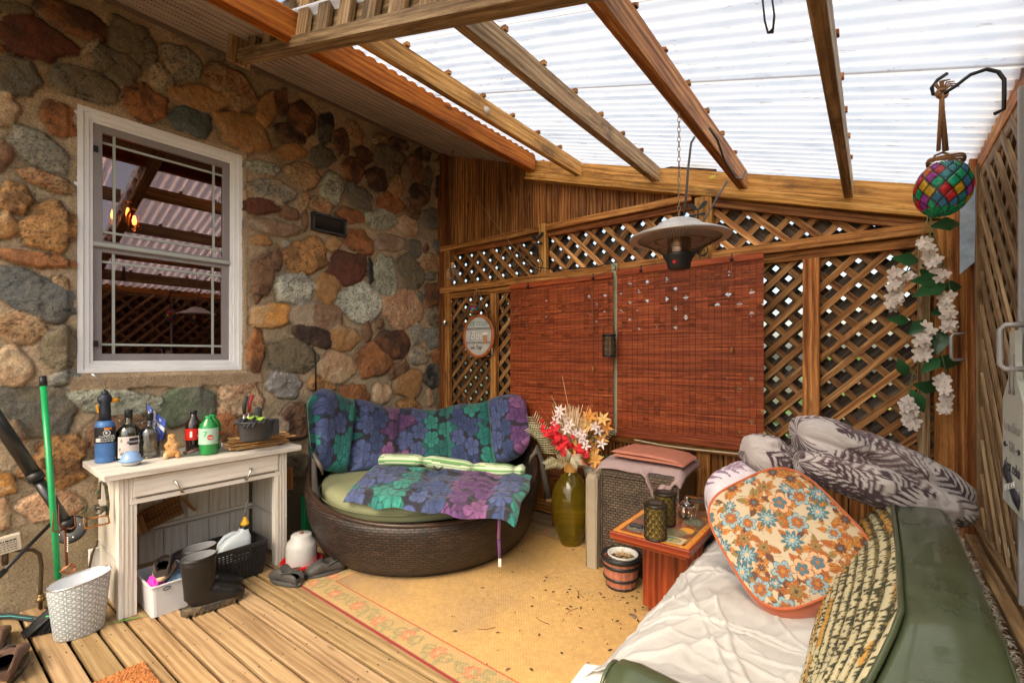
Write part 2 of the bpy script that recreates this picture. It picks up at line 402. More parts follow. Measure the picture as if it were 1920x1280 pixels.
stones = '''138 42 66 26 25 db|65 76 68 34 15 rb|248 84 46 34 40 ol|28 147 44 34 30 gy|217 127 46 28 28 ol|160 163 66 25 20 ol|340 121 37 28 30 gs|302 148 26 19 55 gs|432 166 50 28 45 tn
270 195 41 30 25 ru|374 188 48 24 15 oc|358 230 39 22 18 bg|455 248 50 30 32 oc|6 208 26 30 30 lt|108 225 34 28 45 ru|73 284 60 27 30 gs|3 293 18 30 10 br|90 342 53 14 20 tn|26 374 30 29 30 rg
95 427 54 42 12 rg|6 426 22 24 20 oc|72 487 70 14 7 ru|62 552 84 34 22 sl|115 530 20 10 30 tn|38 615 46 29 8 tn|113 655 31 44 4 ol|118 706 28 13 -12 bl|20 688 40 34 10 lt|65 770 73 48 12 gy
217 752 86 24 5 pg|350 760 50 34 -6 dg|450 748 38 29 -12 pk|118 838 46 24 -5 rg|100 882 56 28 -5 rg|95 948 56 28 -5 pk|4 905 22 20 20 og|2 965 16 32 0 lt|422 800 24 26 0 ru|237 825 64 48 0 br
60 1010 62 20 -12 tg|497 208 17 31 5 oc|526 195 10 25 0 db|563 226 22 34 -22 db|542 253 26 20 18 dd|545 286 27 14 0 oc|608 242 14 28 4 bk|602 295 21 20 15 gy|637 268 14 24 0 db|664 250 12 20 -28 tn
710 261 12 10 0 tn|680 292 18 14 45 db|727 300 28 24 30 ol|744 272 17 9 28 dd|488 315 34 11 10 pg|567 330 31 21 28 tn|620 354 20 29 0 pg|660 320 20 22 0 db|704 338 17 22 -12 dd|740 352 13 21 0 tn
776 320 14 25 -18 br|801 336 6 22 0 gy|820 316 7 15 0 tn|790 291 15 11 20 dd|510 360 42 20 12 gs|672 370 26 18 40 gy|730 382 25 17 35 ru|784 366 20 16 48 dd|772 392 14 20 -15 br|484 388 33 14 0 rb
540 401 17 11 20 br|569 415 6 18 0 br|600 387 22 16 22 tn|655 405 24 12 14 ru|712 412 27 18 10 pg|762 425 22 14 40 lt|810 410 20 16 18 gy|510 427 47 14 10 tg|570 376 7 16 0 tn|823 350 9 20 0 dd
487 452 18 9 8 oc|536 457 9 7 0 gs|572 481 38 32 -8 rg|622 458 13 14 0 oc|672 455 26 20 25 ru|729 456 26 16 0 tg|774 466 12 16 -32 gy|796 466 5 8 15 br|820 461 10 12 0 sl|517 486 9 22 0 br
490 518 19 46 8 br|651 503 31 30 8 rb|691 510 5 25 0 bk|720 520 21 38 -3 pg|769 511 19 33 -18 ol|810 494 18 17 10 tn|805 518 10 8 0 gy|552 542 34 28 3 pw|612 541 20 28 0 oc|674 568 37 35 0 pw
754 578 34 37 0 pk|784 556 6 9 0 dg|811 553 17 21 5 db|506 592 36 22 -3 og|594 592 45 25 2 tg|817 597 14 19 -12 ol|477 659 15 42 2 ru|546 668 42 30 14 ol|588 630 38 18 18 dd|640 635 27 24 5 oc
686 621 9 20 0 br|710 606 8 9 0 br|736 645 29 26 20 db|778 627 9 19 0 gs|812 632 18 18 0 bl|630 690 32 28 8 lt|698 676 29 29 0 ru|746 692 20 13 -32 br|785 668 16 16 0 gs|818 668 12 11 0 ru
812 705 18 21 0 bk|531 720 31 23 3 mg|764 718 24 26 0 oc|600 722 22 16 28 rg|662 738 26 18 8 ru|713 738 17 19 0 lt|804 745 5 16 0 lt|822 745 10 22 0 ol|765 760 20 12 0 rg|22 20 34 12 10 ol
168 92 8 20 60 gs|556 790 26 34 0 br|522 800 22 20 0 tg|560 880 26 30 8 ol|20 800 30 24 20 tg|20 490 0 0 0 tg|412 100 20 14 30 ol|470 120 24 14 30 br|345 60 22 14 25 ol'''
Sl = []
for ln in stones.replace('\n', '|').split('|'):
    q = ln.split()
    if float(q[2]) < 2: continue
    cx, cy, ra, rb2, an = map(float, q[:5]); a = math.radians(an); ra *= 1.09; rb2 *= 1.09
    c0 = P(cx, cy, x=XW); pa = P(cx+ra*math.cos(a), cy+ra*math.sin(a), x=XW)-c0; pb = P(cx-rb2*math.sin(a), cy+rb2*math.cos(a), x=XW)-c0
    Sl.append(((c0.y, c0.z), (pa.y, pa.z), (pb.y, pb.z), q[5]))
dy = .0085
Ys = np.arange(-.9, YF+.05, dy); Zs = np.arange(-.04, 3.56, dy)
YY, ZZ = np.meshgrid(Ys, Zs, indexing='ij')
WIN = (P(137, 400, x=XW).y, P(457, 500, x=XW).y, 1.235, 2.79)   # window opening y0,y1,z0,z1
mort = .012*fbm(YY*5, ZZ*5, 3)+.008*fbm(YY*22, ZZ*22, 5)+.004*fbm(YY*70, ZZ*70, 6, 3)
Hh = mort.copy(); RHO = np.full(YY.shape, 9.0)
mc = fbm(YY*3, ZZ*3, 9)
CC = np.zeros(YY.shape+(3,)); CC[:] = (.47, .355, .23)
CC = mixc(CC, (.33, .26, .17), np.clip((mc-.42)*5, 0, 1))
CC *= (.82+.36*fbm(YY*30, ZZ*30, 12))[..., None]
Zf = .43+.03*np.sin(YY*3)
rr_ = np.random.RandomState(5)
def put(st, k):
    (cy, cz), A_, B_, cn = st
    M2 = np.array([[A_[0], B_[0]], [A_[1], B_[1]]]); R = max(np.hypot(*A_), np.hypot(*B_))*1.5
    m = (abs(YY-cy) < R) & (abs(ZZ-cz) < R)
    if not m.any(): return
    y_, z_ = YY[m]-cy, ZZ[m]-cz
    wv = .016; y_ = y_+wv*(fbm(YY[m]*14, ZZ[m]*14, k)-.5); z_ = z_+wv*(fbm(YY[m]*14, ZZ[m]*14, k+50)-.5)
    Mi = np.linalg.inv(M2); u = Mi[0, 0]*y_+Mi[0, 1]*z_; v = Mi[1, 0]*y_+Mi[1, 1]*z_
    th = np.arctan2(v, u); p = rr_.uniform(2.1, 3.0)
    rad = (abs(u)**p+abs(v)**p)**(1/p); ng = rr_.randint(5, 8); p0_ = rr_.uniform(0, 6.28)
    pol = np.hypot(u, v)*np.cos(((th+p0_) % (2*np.pi/ng))-np.pi/ng)/.985; rad = rad*.25+pol*.75
    ph = rr_.uniform(0, 6.28, 4); am = rr_.uniform(.02, .08, 4)
    rad = rad/(1+am[0]*np.cos(2*th+ph[0])+am[1]*np.cos(3*th+ph[1])+am[2]*np.cos(4*th+ph[2])+.5*am[3]*np.cos(7*th+ph[3]))
    h0 = rr_.uniform(.022, .042); flat = rr_.uniform(5, 11)
    ins = rad < 1
    # faceted face
    fac = np.minimum(np.minimum(.5+u*rr_.uniform(-.5, .5)+v*rr_.uniform(-.5, .5), .62+u*rr_.uniform(-.5, .5)+v*rr_.uniform(-.5, .5)), .7)
    rel = h0*np.sqrt(np.clip(1-np.clip(rad, 0, 1)**flat, 0, 1))*(.55+.75*fac)+.018*(fbm(YY[m]*14, ZZ[m]*14, k+7)-.5)+.009*(fbm(YY[m]*50, ZZ[m]*50, k+9)-.5)
    hh = Hh[m]; r0 = RHO[m]
    hh = np.where(ins & (rad < r0), np.maximum(rel+.012, .004), hh)
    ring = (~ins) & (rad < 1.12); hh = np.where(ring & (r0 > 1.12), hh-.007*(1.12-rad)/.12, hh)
    c1 = np.array(cols[cn])*1.12; c2 = np.array(cols[sec[cn]])*1.12
    n = fbm(y_*9/R*.3+k, z_*9/R*.3, k+21, 5); n2 = fbm(y_*26, z_*26, k+31, 4); n3 = fbm(y_*110, z_*110, k+41, 3)
    mixk = np.clip((n-.5)*4.5+.25, 0, 1)*rr_.uniform(.4, .85)
    col = c1*(1-mixk[:, None])+c2*mixk[:, None]
    col = col*(.7+.6*n2)[:, None]
    if cn in ('gs', 'pg', 'pw', 'bl', 'pk', 'tn', 'rg'): col = col*(1-.65*np.clip((n3-.55)*7, 0, 1))[:, None]*1.06
    if cn == 'mg':
        ve = abs(fbm(y_*18, z_*18, 77, 3)-.5) < .02; col = np.where(ve[:, None], .5, col)
    if cn in ('bk', 'ru', 'br', 'ol', 'sl'):
        ve = abs(fbm(y_*9, z_*9, k+5, 3)-.5) < .012; col = np.where(ve[:, None], col*.35, col)
    col = col*(1-.35*np.clip((rad-.88)/.12, 0, 1))[:, None]  # edge shadow painted in as a darker rim on each stone
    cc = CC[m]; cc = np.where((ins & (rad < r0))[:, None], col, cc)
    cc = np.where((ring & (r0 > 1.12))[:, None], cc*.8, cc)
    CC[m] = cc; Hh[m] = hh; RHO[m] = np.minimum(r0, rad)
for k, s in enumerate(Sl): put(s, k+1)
# the stones the photograph does not show: fill the rest of the wall
k = 300; tries = 0
keys = ['gy', 'ru', 'tn', 'db', 'oc', 'gs', 'ol', 'br', 'pg', 'rg', 'lt']
while tries < 900:
    tries += 1
    cy = rr_.uniform(-.9, YF); cz = rr_.uniform(.5, 3.5); ra = rr_.uniform(.06, .17)*(1 if tries < 500 else .55); rb_ = ra*rr_.uniform(.5, .8)
    if WIN[0]-.07 < cy < WIN[1]+.07 and WIN[2]-.17 < cz < WIN[3]+.05: continue
    r1 = ra*1.12; i0, i1 = int((cy-r1+.9)/dy), int((cy+r1+.9)/dy); j0, j1 = int((cz-rb_*1.2+.04)/dy), int((cz+rb_*1.2+.04)/dy)
    if RHO[max(i0, 0):i1, max(j0, 0):j1].size == 0 or RHO[max(i0, 0):i1, max(j0, 0):j1].min() < 1.03: continue
    a = rr_.uniform(-.4, .4)
    put(((cy, cz), (ra*math.cos(a), ra*math.sin(a)), (-rb_*math.sin(a), rb_*math.cos(a)), keys[rr_.randint(len(keys))]), k); k += 1
# concrete footing under the stones, mortar sill and reveals round the window
ft = ZZ < Zf; Hh = np.where(ft, .008+.003*fbm(YY*8, ZZ*30, 2), Hh)
CC = np.where(ft[..., None], np.array((.34, .27, .17))*(.75+.5*fbm(YY*4, ZZ*2.5, 44)[..., None]), CC)
sill = (ZZ < WIN[2]) & (ZZ > WIN[2]-.085+.025*(fbm(YY*9, ZZ*0, 8)-.5)) & (YY > WIN[0]-.02) & (YY < WIN[1]+.12)
Hh = np.where(sill, .027+.006*fbm(YY*20, ZZ*20, 4), Hh); CC = np.where(sill[..., None], np.array((.34, .25, .16))*(.8+.4*fbm(YY*12, ZZ*12, 4)[..., None]), CC)
dW = np.maximum(np.maximum(WIN[0]-YY, YY-WIN[1]), np.maximum(WIN[2]-ZZ, ZZ-WIN[3]))
rev = (dW > -.02) & (dW < .022) & ~sill
Hh = np.where(rev, np.maximum(.012+.01*fbm(YY*15, ZZ*15, 4), Hh*.5), Hh)
inside = (YY > WIN[0]+.012) & (YY < WIN[1]-.012) & (ZZ > WIN[2]+.012) & (ZZ < WIN[3]-.012)
VN = (P(583, 420, x=XW).y, P(641, 425, x=XW).y, P(583, 431, x=XW).z, P(600, 405, x=XW).z)
vent_in = (YY > VN[0]) & (YY < VN[1]) & (ZZ > VN[2]) & (ZZ < VN[3]); Hh = np.where(vent_in, -.012, Hh); CC = np.where(vent_in[..., None], .05, CC)
keep = ~(inside[:-1, :-1] & inside[1:, :-1] & inside[1:, 1:] & inside[:-1, 1:])
A3 = np.stack([XW+Hh, YY, ZZ], -1)
m_st, nt_, b_ = nodes('fieldstone')
at_ = N(nt_, 'ShaderNodeAttribute', {'attribute_name': 'Col'}); tc_ = N(nt_, 'ShaderNodeTexCoord')
n1_ = N(nt_, 'ShaderNodeTexNoise', Vector=tc_.outputs['Object'], Scale=120.0, Detail=6.0, Roughness=.75)
n2_ = N(nt_, 'ShaderNodeTexNoise', Vector=tc_.outputs['Object'], Scale=28.0, Detail=8.0, Roughness=.7)
c_ = mixrgb(nt_, 'MULTIPLY', 1.0, at_.outputs['Color'], ramp(nt_, n1_.outputs[0], [(.32, (.45, .43, .41)), (.66, (1.5, 1.47, 1.42))]).outputs[0])
nt_.links.new(c_, b_.inputs['Base Color'])
s_ = N(nt_, 'ShaderNodeMath', {'operation': 'MULTIPLY_ADD'}, i0=n1_.outputs[0], i1=.35, i2=n2_.outputs[0])
nt_.links.new(N(nt_, 'ShaderNodeBump', Strength=.9, Distance=.012, Height=s_.outputs[0]).outputs[0], b_.inputs['Normal'])
b_.inputs['Roughness'].default_value = .7
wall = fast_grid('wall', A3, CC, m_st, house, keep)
mb = MB(); mb.box((XW-.17, 1.2, 1.75), (.2, 4.3, 3.9))
# backing wall split round the window opening
mb = MB(); xb = XW-.06
for (a, b, c, d) in ((-.95, WIN[0]-.02, -.4, 3.7), (WIN[1]+.02, YF+.1, -.4, 3.7), (WIN[0]-.02, WIN[1]+.02, -.4, WIN[2]-.02), (WIN[0]-.02, WIN[1]+.02, WIN[3]+.02, 3.7)):
    mb.box((xb, (a+b)/2, (c+d)/2), (.08, b-a, d-c))
mb.build('wall_core', mat('concrete', (.3, .24, .16)), house)
# window
win = MB(); f0, f1, g0, g1 = WIN
for (t, xa, dep, inset) in ((.042, XW+.014, .09, 0.0), (.026, XW+.004, .08, .042), (.018, XW-.006, .07, .068)):
    a, b, c, d = f0+inset, f1-inset, g0+inset, g1-inset
    for (ya, yb, za, zb) in ((a, a+t, c, d), (b-t, b, c, d), (a+t, b-t, c, c+t), (a+t, b-t, d-t, d)):
        win.box((xa-dep/2, (ya+yb)/2, (za+zb)/2), (dep, yb-ya, zb-za), tint=(1, 1, 1))
WHITEF = mat('white_painted_trim', (.84, .85, .87), rough=.4, var=.08, vs=4, dirt=((.5, .44, .34), 14, .68, .35))
wf = win.build('window', WHITEF, house, bevel=.003)
GREYF = mat('grey_window_frame', (.27, .245, .25), rough=.4, var=.1, bump=.03)
GREYL = mat('grey_glazing_bar', (.42, .45, .42), rough=.35, var=.08, bump=.02)
i0, i1, j0, j1 = f0+.086, f1-.086, g0+.086, g1-.086; zm = 1.985
sash = MB(); bars = MB(); pane = MB()
for (za, zb, xs) in ((zm, j1, XW-.028), (j0, zm+.02, XW-.045)):
    t = .042
    for (ya, yb, zc, zd) in ((i0, i0+t, za, zb), (i1-t, i1, za, zb), (i0+t, i1-t, za, za+t), (i0+t, i1-t, zb-t, zb)):
        sash.box((xs, (ya+yb)/2, (zc+zd)/2), (.034, yb-ya, zd-zc), tint=(1, 1, 1))
    pane.box((xs-.004, (i0+i1)/2, (za+zb)/2), (.004, i1-i0-2*t+.004, zb-za-2*t+.004), tint=(1, 1, 1))
    for yy in (i0+t+.055, i1-t-.055): bars.box((xs+.002, yy, (za+zb)/2), (.006, .013, zb-za-2*t), tint=(1, 1, 1))
    for zz in (za+t+.055, zb-t-.055): bars.box((xs+.0025, (i0+i1)/2, zz), (.0045, i1-i0-2*t, .013), tint=(1, 1, 1))
sash.build('sash', GREYF, wf, bevel=.002); bars.build('glazing_bar', GREYL, wf)
pane.build('pane', glass('window_glass', (.7, .5, .46), .008, 3.6, (1, .80, .78)), wf)
for zz in (j0+.1, j1-.15): mb = MB(); mb.box((XW-.008, i0+.012, zz), (.012, .02, .035), tint=(1, 1, 1)); mb.build('latch', IRON, wf)
mb = MB(); mb.box((XW-.009, (i0+i1)/2, zm+.018), (.014, i1-i0, .022), tint=(1, 1, 1)); mb.build('meeting_rail', GREYL, wf)
# dim room behind the pane
mb = MB(); a, b, c, d = f0-.9, f1+1.3, .7, 3.1; X0, X1 = XW-2.6, XW-.12
mb.box((X0, (a+b)/2, (c+d)/2), (.05, b-a, d-c)); mb.box(((X0+X1)/2, a, (c+d)/2), (X1-X0, .05, d-c)); mb.box(((X0+X1)/2, b, (c+d)/2), (X1-X0, .05, d-c))
mb.box(((X0+X1)/2, (a+b)/2, d), (X1-X0, b-a, .05)); mb.box(((X0+X1)/2, (a+b)/2, c), (X1-X0, b-a, .05))
mb.build('room', mat('dim_brown_room', (.10, .04, .02), rough=.8), house)
# soffit
mb = MB(); ys = np.linspace(-1.0, YF+.02, 2)
xs = []; x = XW-.02; k = 0
zs_ = lambda x: 3.45-.35*(x-XW)
prof = []
while x < -2.36:
    prof += [(x, 0), (x+.005, .02), (x+.013, .02), (x+.018, 0), (x+.075, 0), (x+.078, .006), (x+.084, .006), (x+.087, 0)]; x += .094
prof = [(a, zs_(a)+b) for a, b in prof]
A_ = np.array([[(p[0], yy, p[1]) for p in prof] for yy in np.linspace(-1.0, YF+.02, 2)])
uvs = np.array([[(yy, p[0]) for p in prof] for yy in np.linspace(-1.0, YF+.02, 2)])
mb.grid(A_, uv=uvs, smooth=False)
m_so, nt_, b_ = nodes('vented_vinyl')
uv_ = N(nt_, 'ShaderNodeTexCoord').outputs['UV']
br_ = N(nt_, 'ShaderNodeTexBrick', {'offset': .5}, Vector=uv_, Color1=(.03, .02, .015, 1), Color2=(.03, .02, .015, 1), Mortar=(.48, .38, .31, 1), Scale=1.0, Mortar_Size=.005, Mortar_Smooth=.1, Brick_Width=.016, Row_Height=.0125)
nz_ = N(nt_, 'ShaderNodeTexNoise', Vector=uv_, Scale=3.0, Detail=4.0)
c_ = mixrgb(nt_, 'MULTIPLY', 1.0, br_.outputs[0], ramp(nt_, nz_.outputs[0], [(.3, (.8, .8, .8)), (.7, (1.1, 1.1, 1.1))]).outputs[0])
nt_.links.new(c_, b_.inputs['Base Color']); b_.inputs['Roughness'].default_value = .45
mb.build('soffit', m_so, house)
mb = MB(); mb.box((XW+.045, 1.15, zs_(XW+.045)-.012), (.03, 4.3, .022), Matrix.Rotation(.34, 3, 'Y'), tint=(1, 1, 1)); mb.build('soffit_channel', mat('brown_channel', (.16, .11, .08), rough=.5), house)
mb = MB()                                                             # roof deck above the soffit keeps daylight out
mb.box(((XW-2.36)/2-.2, 1.15, zs_(-2.95)+.10), (1.75, 4.4, .02), Matrix.Rotation(math.atan(.35), 3, 'Y')); mb.build('roof', mat('shingle', (.08, .07, .06)), house)
# vent
mb = MB(); cy, cz = (VN[0]+VN[1])/2, (VN[2]+VN[3])/2; wy, wz = VN[1]-VN[0], VN[3]-VN[2]
for (a, b, sa, sb) in ((cy, VN[3], wy+.02, .018), (cy, VN[2], wy+.02, .014), (VN[0], cz, .016, wz), (VN[1], cz, .016, wz)): mb.box((XW+.03, a, b), (.05, sa, sb), tint=(1, 1, 1))
mb.box((XW+.012, cy, cz+.01), (.006, wy, wz*.8), Matrix.Rotation(.5, 3, 'Y'), tint=(1.5, 1.2, .9))
mb.build('vent', mat('dark_metal_vent', (.045, .045, .045), rough=.4, metal=.4), house)
# ------------------------------------------------------------------ glowing bulbs behind the pane
BULB = mat('glowing_filament', (1, .42, .10), emis=9); JARG = glass('amber_glass', (1, .75, .5), .05)
for i, (px, py, lb) in enumerate(((212, 402, 'glowing edison bulb jar, leftmost behind the window pane'), (240, 398, 'glowing edison bulb jar in the middle, set back and highest of three'), (252, 413, 'glowing edison bulb jar, lowest and rightmost behind the pane'))):
    p = P(px, py, x=XW-.55-.12*(i == 1))
    t = thing('pendant_lamp', lb, 'lamp', p, 'pendant bulbs glowing inside the window')
    mb = MB(); mb.lathe([(.003, -.035), (.012, -.025), (.014, -.005), (.009, .02), (.008, .03)], p, 12); mb.build('bulb', BULB, t)
    mb = MB(); mb.lathe([(.035, -.07), (.042, -.06), (.044, .03), (.03, .06), (.028, .075)], p, 16, cap=False); mb.build('jar_shade', JARG, t)
    mb = MB(); mb.lathe([(.03, .075), (.03, .1), (.008, .105), (.004, .6)], p, 10); mb.build('cap_and_cord', IRON, t)
# ------------------------------------------------------------------ lean-to roof
roof = thing('lean_to_roof', 'lean-to porch roof of wooden rafters under clear corrugated plastic sheets', 'roof', (-1.2, 2.2, 2.6))
m_cor = bpy.data.materials.new('translucent_corrugated_plastic'); m_cor.use_nodes = True; nt_ = m_cor.node_tree; nt_.nodes.clear()
tcg = N(nt_, 'ShaderNodeTexCoord')
dn = N(nt_, 'ShaderNodeTexNoise', Vector=N(nt_, 'ShaderNodeMapping', Vector=tcg.outputs['Object'], Scale=(1.2, 5, 1)).outputs[0], Scale=1.6, Detail=7.0, Roughness=.7)
dn2 = N(nt_, 'ShaderNodeTexNoise', Vector=N(nt_, 'ShaderNodeMapping', Vector=tcg.outputs['Object'], Scale=(9, 60, 1)).outputs[0], Scale=1.0, Detail=5.0, Roughness=.8)
dc = ramp(nt_, dn.outputs[0], [(.3, (.62, .67, .74)), (.5, (.82, .85, .88)), (.7, (.90, .90, .90))])
dk = ramp(nt_, dn2.outputs[0], [(.60, (1, 1, 1)), (.72, (.45, .33, .24))])
cc_ = mixrgb(nt_, 'MULTIPLY', 1.0, dc.outputs[0], dk.outputs[0])
geo_ = N(nt_, 'ShaderNodeAttribute', {'attribute_name': 'Col'})
cc_ = mixrgb(nt_, 'MULTIPLY', 1.0, cc_, geo_.outputs['Color'])
trl = N(nt_, 'ShaderNodeBsdfTranslucent', Color=cc_); dfs = N(nt_, 'ShaderNodeBsdfDiffuse', Color=cc_); trp = N(nt_, 'ShaderNodeBsdfTransparent', Color=(.92, .95, .98, 1))
gls = N(nt_, 'ShaderNodeBsdfGlossy', Roughness=.25)
s1 = N(nt_, 'ShaderNodeMixShader', i0=.22, i1=trl.outputs[0], i2=dfs.outputs[0]); s2 = N(nt_, 'ShaderNodeMixShader', i0=.06, i1=s1.outputs[0], i2=trp.outputs[0])
s3 = N(nt_, 'ShaderNodeMixShader', i0=.05, i1=s2.outputs[0], i2=gls.outputs[0])
N(nt_, 'ShaderNodeOutputMaterial', Surface=s3.outputs[0])
def sheet(name, x0, x1, y0, y1, zf, pitch=.076, amp=.011, laps=()):
    n = int((y1-y0)/pitch*12); xs = np.linspace(x0, x1, 24); ysn = np.linspace(y0, y1, n)
    X_, Y_ = np.meshgrid(xs, ysn, indexing='ij')
    ph = Y_/pitch*2*np.pi
    Z_ = zf(X_)+amp*np.cos(ph)+.006*(fbm(X_*2, Y_*2, 4)-.5)
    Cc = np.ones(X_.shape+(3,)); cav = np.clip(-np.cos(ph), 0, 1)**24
    # grime lines in the valleys, plus soft rib shading painted into the colour
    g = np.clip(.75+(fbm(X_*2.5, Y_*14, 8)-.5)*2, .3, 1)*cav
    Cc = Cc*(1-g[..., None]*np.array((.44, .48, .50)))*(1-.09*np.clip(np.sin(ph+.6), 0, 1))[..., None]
    for ly in laps:
        m = abs(Y_-ly) < .005; Cc = np.where(m[..., None], Cc*np.array((.36, .32, .29)), Cc)
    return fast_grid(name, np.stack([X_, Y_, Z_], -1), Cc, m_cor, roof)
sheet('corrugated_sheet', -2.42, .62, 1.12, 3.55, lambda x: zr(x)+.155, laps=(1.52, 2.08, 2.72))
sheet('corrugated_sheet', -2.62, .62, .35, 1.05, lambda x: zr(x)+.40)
rf = [(-2.33, .06, .15, W_ORANGE, .8), (-1.88, .04, .115, W_GOLD, 1), (-1.24, .045, .115, W_PALE, 1.0), (-.665, .045, .125, W_BROWN, 1.15), (-.115, .042, .12, W_PALE, .9)]
rl = ['ledger', 'rafter', 'rafter', 'rafter', 'rafter']
for (x, t, h, m, b), nm in zip(rf, rl):
    y0 = -.9 if nm == 'ledger' else 1.16
    mb = MB(); z0 = zr(x); dz = .315*t/2
    mb.bar((x, y0, z0+h/2), (x, 3.27 if nm != 'ledger' else 3.24, z0+h/2), t, h, tint=(b, b, b))
    o = mb.build(nm, m, roof, bevel=.005)
    if nm == 'rafter':
        mb = MB(); yy = 1.5
        while yy < 3.2: mb.box((x, yy, z0+h+.012), (.056, .022, .02)); yy += .29
        mb.build('shim', W_BROWN, o)
ang = Matrix.Rotation(math.atan(.315), 3, 'Y')
def slope_bar(x0, x1, y, dz, t, h, tint=None, s=.315):
    m_ = MB(); xc = (x0+x1)/2; L = (x1-x0)/math.cos(math.atan(s))
    m_.box((xc, y, zr(xc)+dz), (L, t, h), ang, tint); return m_
slope_bar(-2.40, .42, YF-.03, -.033, .1, .066, (1.15, 1.15, 1.1)).build('header', W_GOLD, roof, bevel=.004)
slope_bar(-2.36, .42, YF+.015, .062, .035, .12, (1, 1, 1)).build('header_backboard', W_GOLD, roof, bevel=.003)
# cross beam over the deck with its row of upright boards
bY = 1.16
slope_bar(-2.96, .5, bY, -.005, .075, .055, (.8, .8, .8)).build('cross_beam', W_PALE, roof, bevel=.003)  # the beam's shade is painted in: greyer wood with a darker tint
slope_bar(-2.96, .5, bY+.03, .14, .02, .24, (.8, .8, .8)).build('fascia_board', W_PALE, roof)
mb = MB(); x = -2.80; k = 0
while x < .4:
    mb.box((x, bY-.002, zr(x)+.13+.01*(k % 2)), (.10, .028, .2), ang, (1.15 if k % 2 else .75,)*3); x += .19; k += 1
mb.build('batten_board', W_PALE, roof, bevel=.003)
mb = MB(); mb.box((-2.985, bY, zr(-2.985)+.125), (.045, .13, .33), ang, (1.2, 1.15, 1.1)); mb.build('end_post', W_PALE, roof, bevel=.004)
mb = MB(); mb.bar((-2.38, -.6, zr(-2.38)+.30), (-2.38, bY+.0, zr(-2.38)+.30), .05, .12, tint=(1, 1, 1)); mb.build('rafter', W_GOLD, roof)
mb = MB(); mb.bar((-1.3, -.6, zr(-1.3)+.31), (-1.3, bY, zr(-1.3)+.31), .05, .12); mb.build('rafter', W_PALE, roof)
# ------------------------------------------------------------------ back fence
fence = thing('lattice_fence', 'brown wooden back fence with lattice panels over upright boards', 'fence', (-1.6, YF, 0))
def X_(px, y=YF-.02): return P(px, 600, y=y).x
def board(name, x, z0, z1, w, t=.05, y=YF, m=W_RAIL, tint=(1, 1, 1), par=None):
    mb = MB(); mb.bar((x, y, z0), (x, y, z1), w, t, up=(0, 1, 0), tint=tint); return mb.build(name, m, par or fence, bevel=.004)
def rail(name, x0, x1, z, h, t=.05, y=YF, m=W_RAIL, tint=(1, 1, 1), par=None):
    mb = MB(); mb.bar((x0, y, z), (x1, y, z), t, h, tint=tint); return mb.build(name, m, par or fence, bevel=.004)
def lattice(name, poly, y, w, pitch, th, m, front, off=0, par=None, plane='y', tint=None):
    """diagonal slats clipped to a convex polygon poly of (u,z) pairs; two crossing layers"""
    mb = MB(); us = [p[0] for p in poly]; zs = [p[1] for p in poly]; cu, cz = (min(us)+max(us))/2, (min(zs)+max(zs))/2
    R = math.hypot(max(us)-min(us), max(zs)-min(zs))/2+.1
    for layer, s in ((0, front), (1, -front)):
        d = np.array((1, s))/math.sqrt(2); nn = np.array((-s, 1))/math.sqrt(2)
        k = math.floor((-R+0)/pitch)
        kk = [(i+off)*pitch for i in range(-int(R/pitch)-1, int(R/pitch)+2)]
        base = round((cu*nn[0]+cz*nn[1])/pitch)*pitch
        for a in kk:
            q = base+a; t0, t1 = -99, 99; o = nn*q
            for i in range(len(poly)):
                p1 = np.array(poly[i]); p2 = np.array(poly[(i+1) % len(poly)]); e = p2-p1; ni = np.array((-e[1], e[0]))
                num = ni.dot(p1-o); den = ni.dot(d)
                if abs(den) < 1e-9:
                    if ni.dot(o-p1) < 0: t0, t1 = 1, 0
                    continue
                t = num/den
                if den > 0: t0 = max(t0, t)
                else: t1 = min(t1, t)
            if t1-t0 < .03: continue
            a0 = o+d*(t0-.01); a1 = o+d*(t1+.01); yy = y+layer*(th+.001)
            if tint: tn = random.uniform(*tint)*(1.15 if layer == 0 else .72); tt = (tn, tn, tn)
            else: tt = None
            if plane == 'y': mb.bar((a0[0], yy, a0[1]), (a1[0], yy, a1[1]), th, w, up=(0, 0, 1), tint=tt)
            else: mb.bar((yy, a0[0], a0[1]), (yy, a1[0], a1[1]), th, w, up=(0, 0, 1), tint=tt)
    return mb.build(name, m, par or fence)
xa = -3.52; zA, zB, zC = 2.02, 2.44, .72
xm = X_(1022); xp = X_(1322); xs1 = X_(930); xs2 = X_(1522); xe = X_(1775)
board('post', xa+.02, 0, 3.47, .11, .06, YF-.03, W_DARK)
board('corner_stile', xa+.12, .7, 2.42, .07, .04, YF-.045, W_RAIL)
mb = MB(); x = -3.52
k = 0
while x < -.8:
    zt = min(zr(x)-.02, 3.35)
    if x < -2.35: zt = zs_(x)+.02
    wd = random.choice((.14, .12, .15)); t_ = random.uniform(.7, 1.25)
    mb.bar((x+wd/2, YF+.02-(k % 2)*.004, zB-.03), (x+wd/2, YF+.02-(k % 2)*.004, zt), wd-.003, .02, up=(0, 1, 0), tint=(t_, t_, t_)); x += wd+.005; k += 1
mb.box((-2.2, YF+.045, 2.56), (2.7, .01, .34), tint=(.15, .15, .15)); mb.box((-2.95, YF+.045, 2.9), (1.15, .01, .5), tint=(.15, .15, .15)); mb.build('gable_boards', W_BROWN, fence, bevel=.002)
mb = MB(); x = -3.5; k = 0
while x < .36:
    wd = random.choice((.13, .14, .12)); t_ = random.uniform(.6, 1.3)
    mb.bar((x+wd/2, YF+.03-(k % 2)*.004, -.05), (x+wd/2, YF+.03-(k % 2)*.004, zC), wd-.004, .02, up=(0, 1, 0), tint=(t_, t_*.97, t_*.9)); x += wd+.003; k += 1
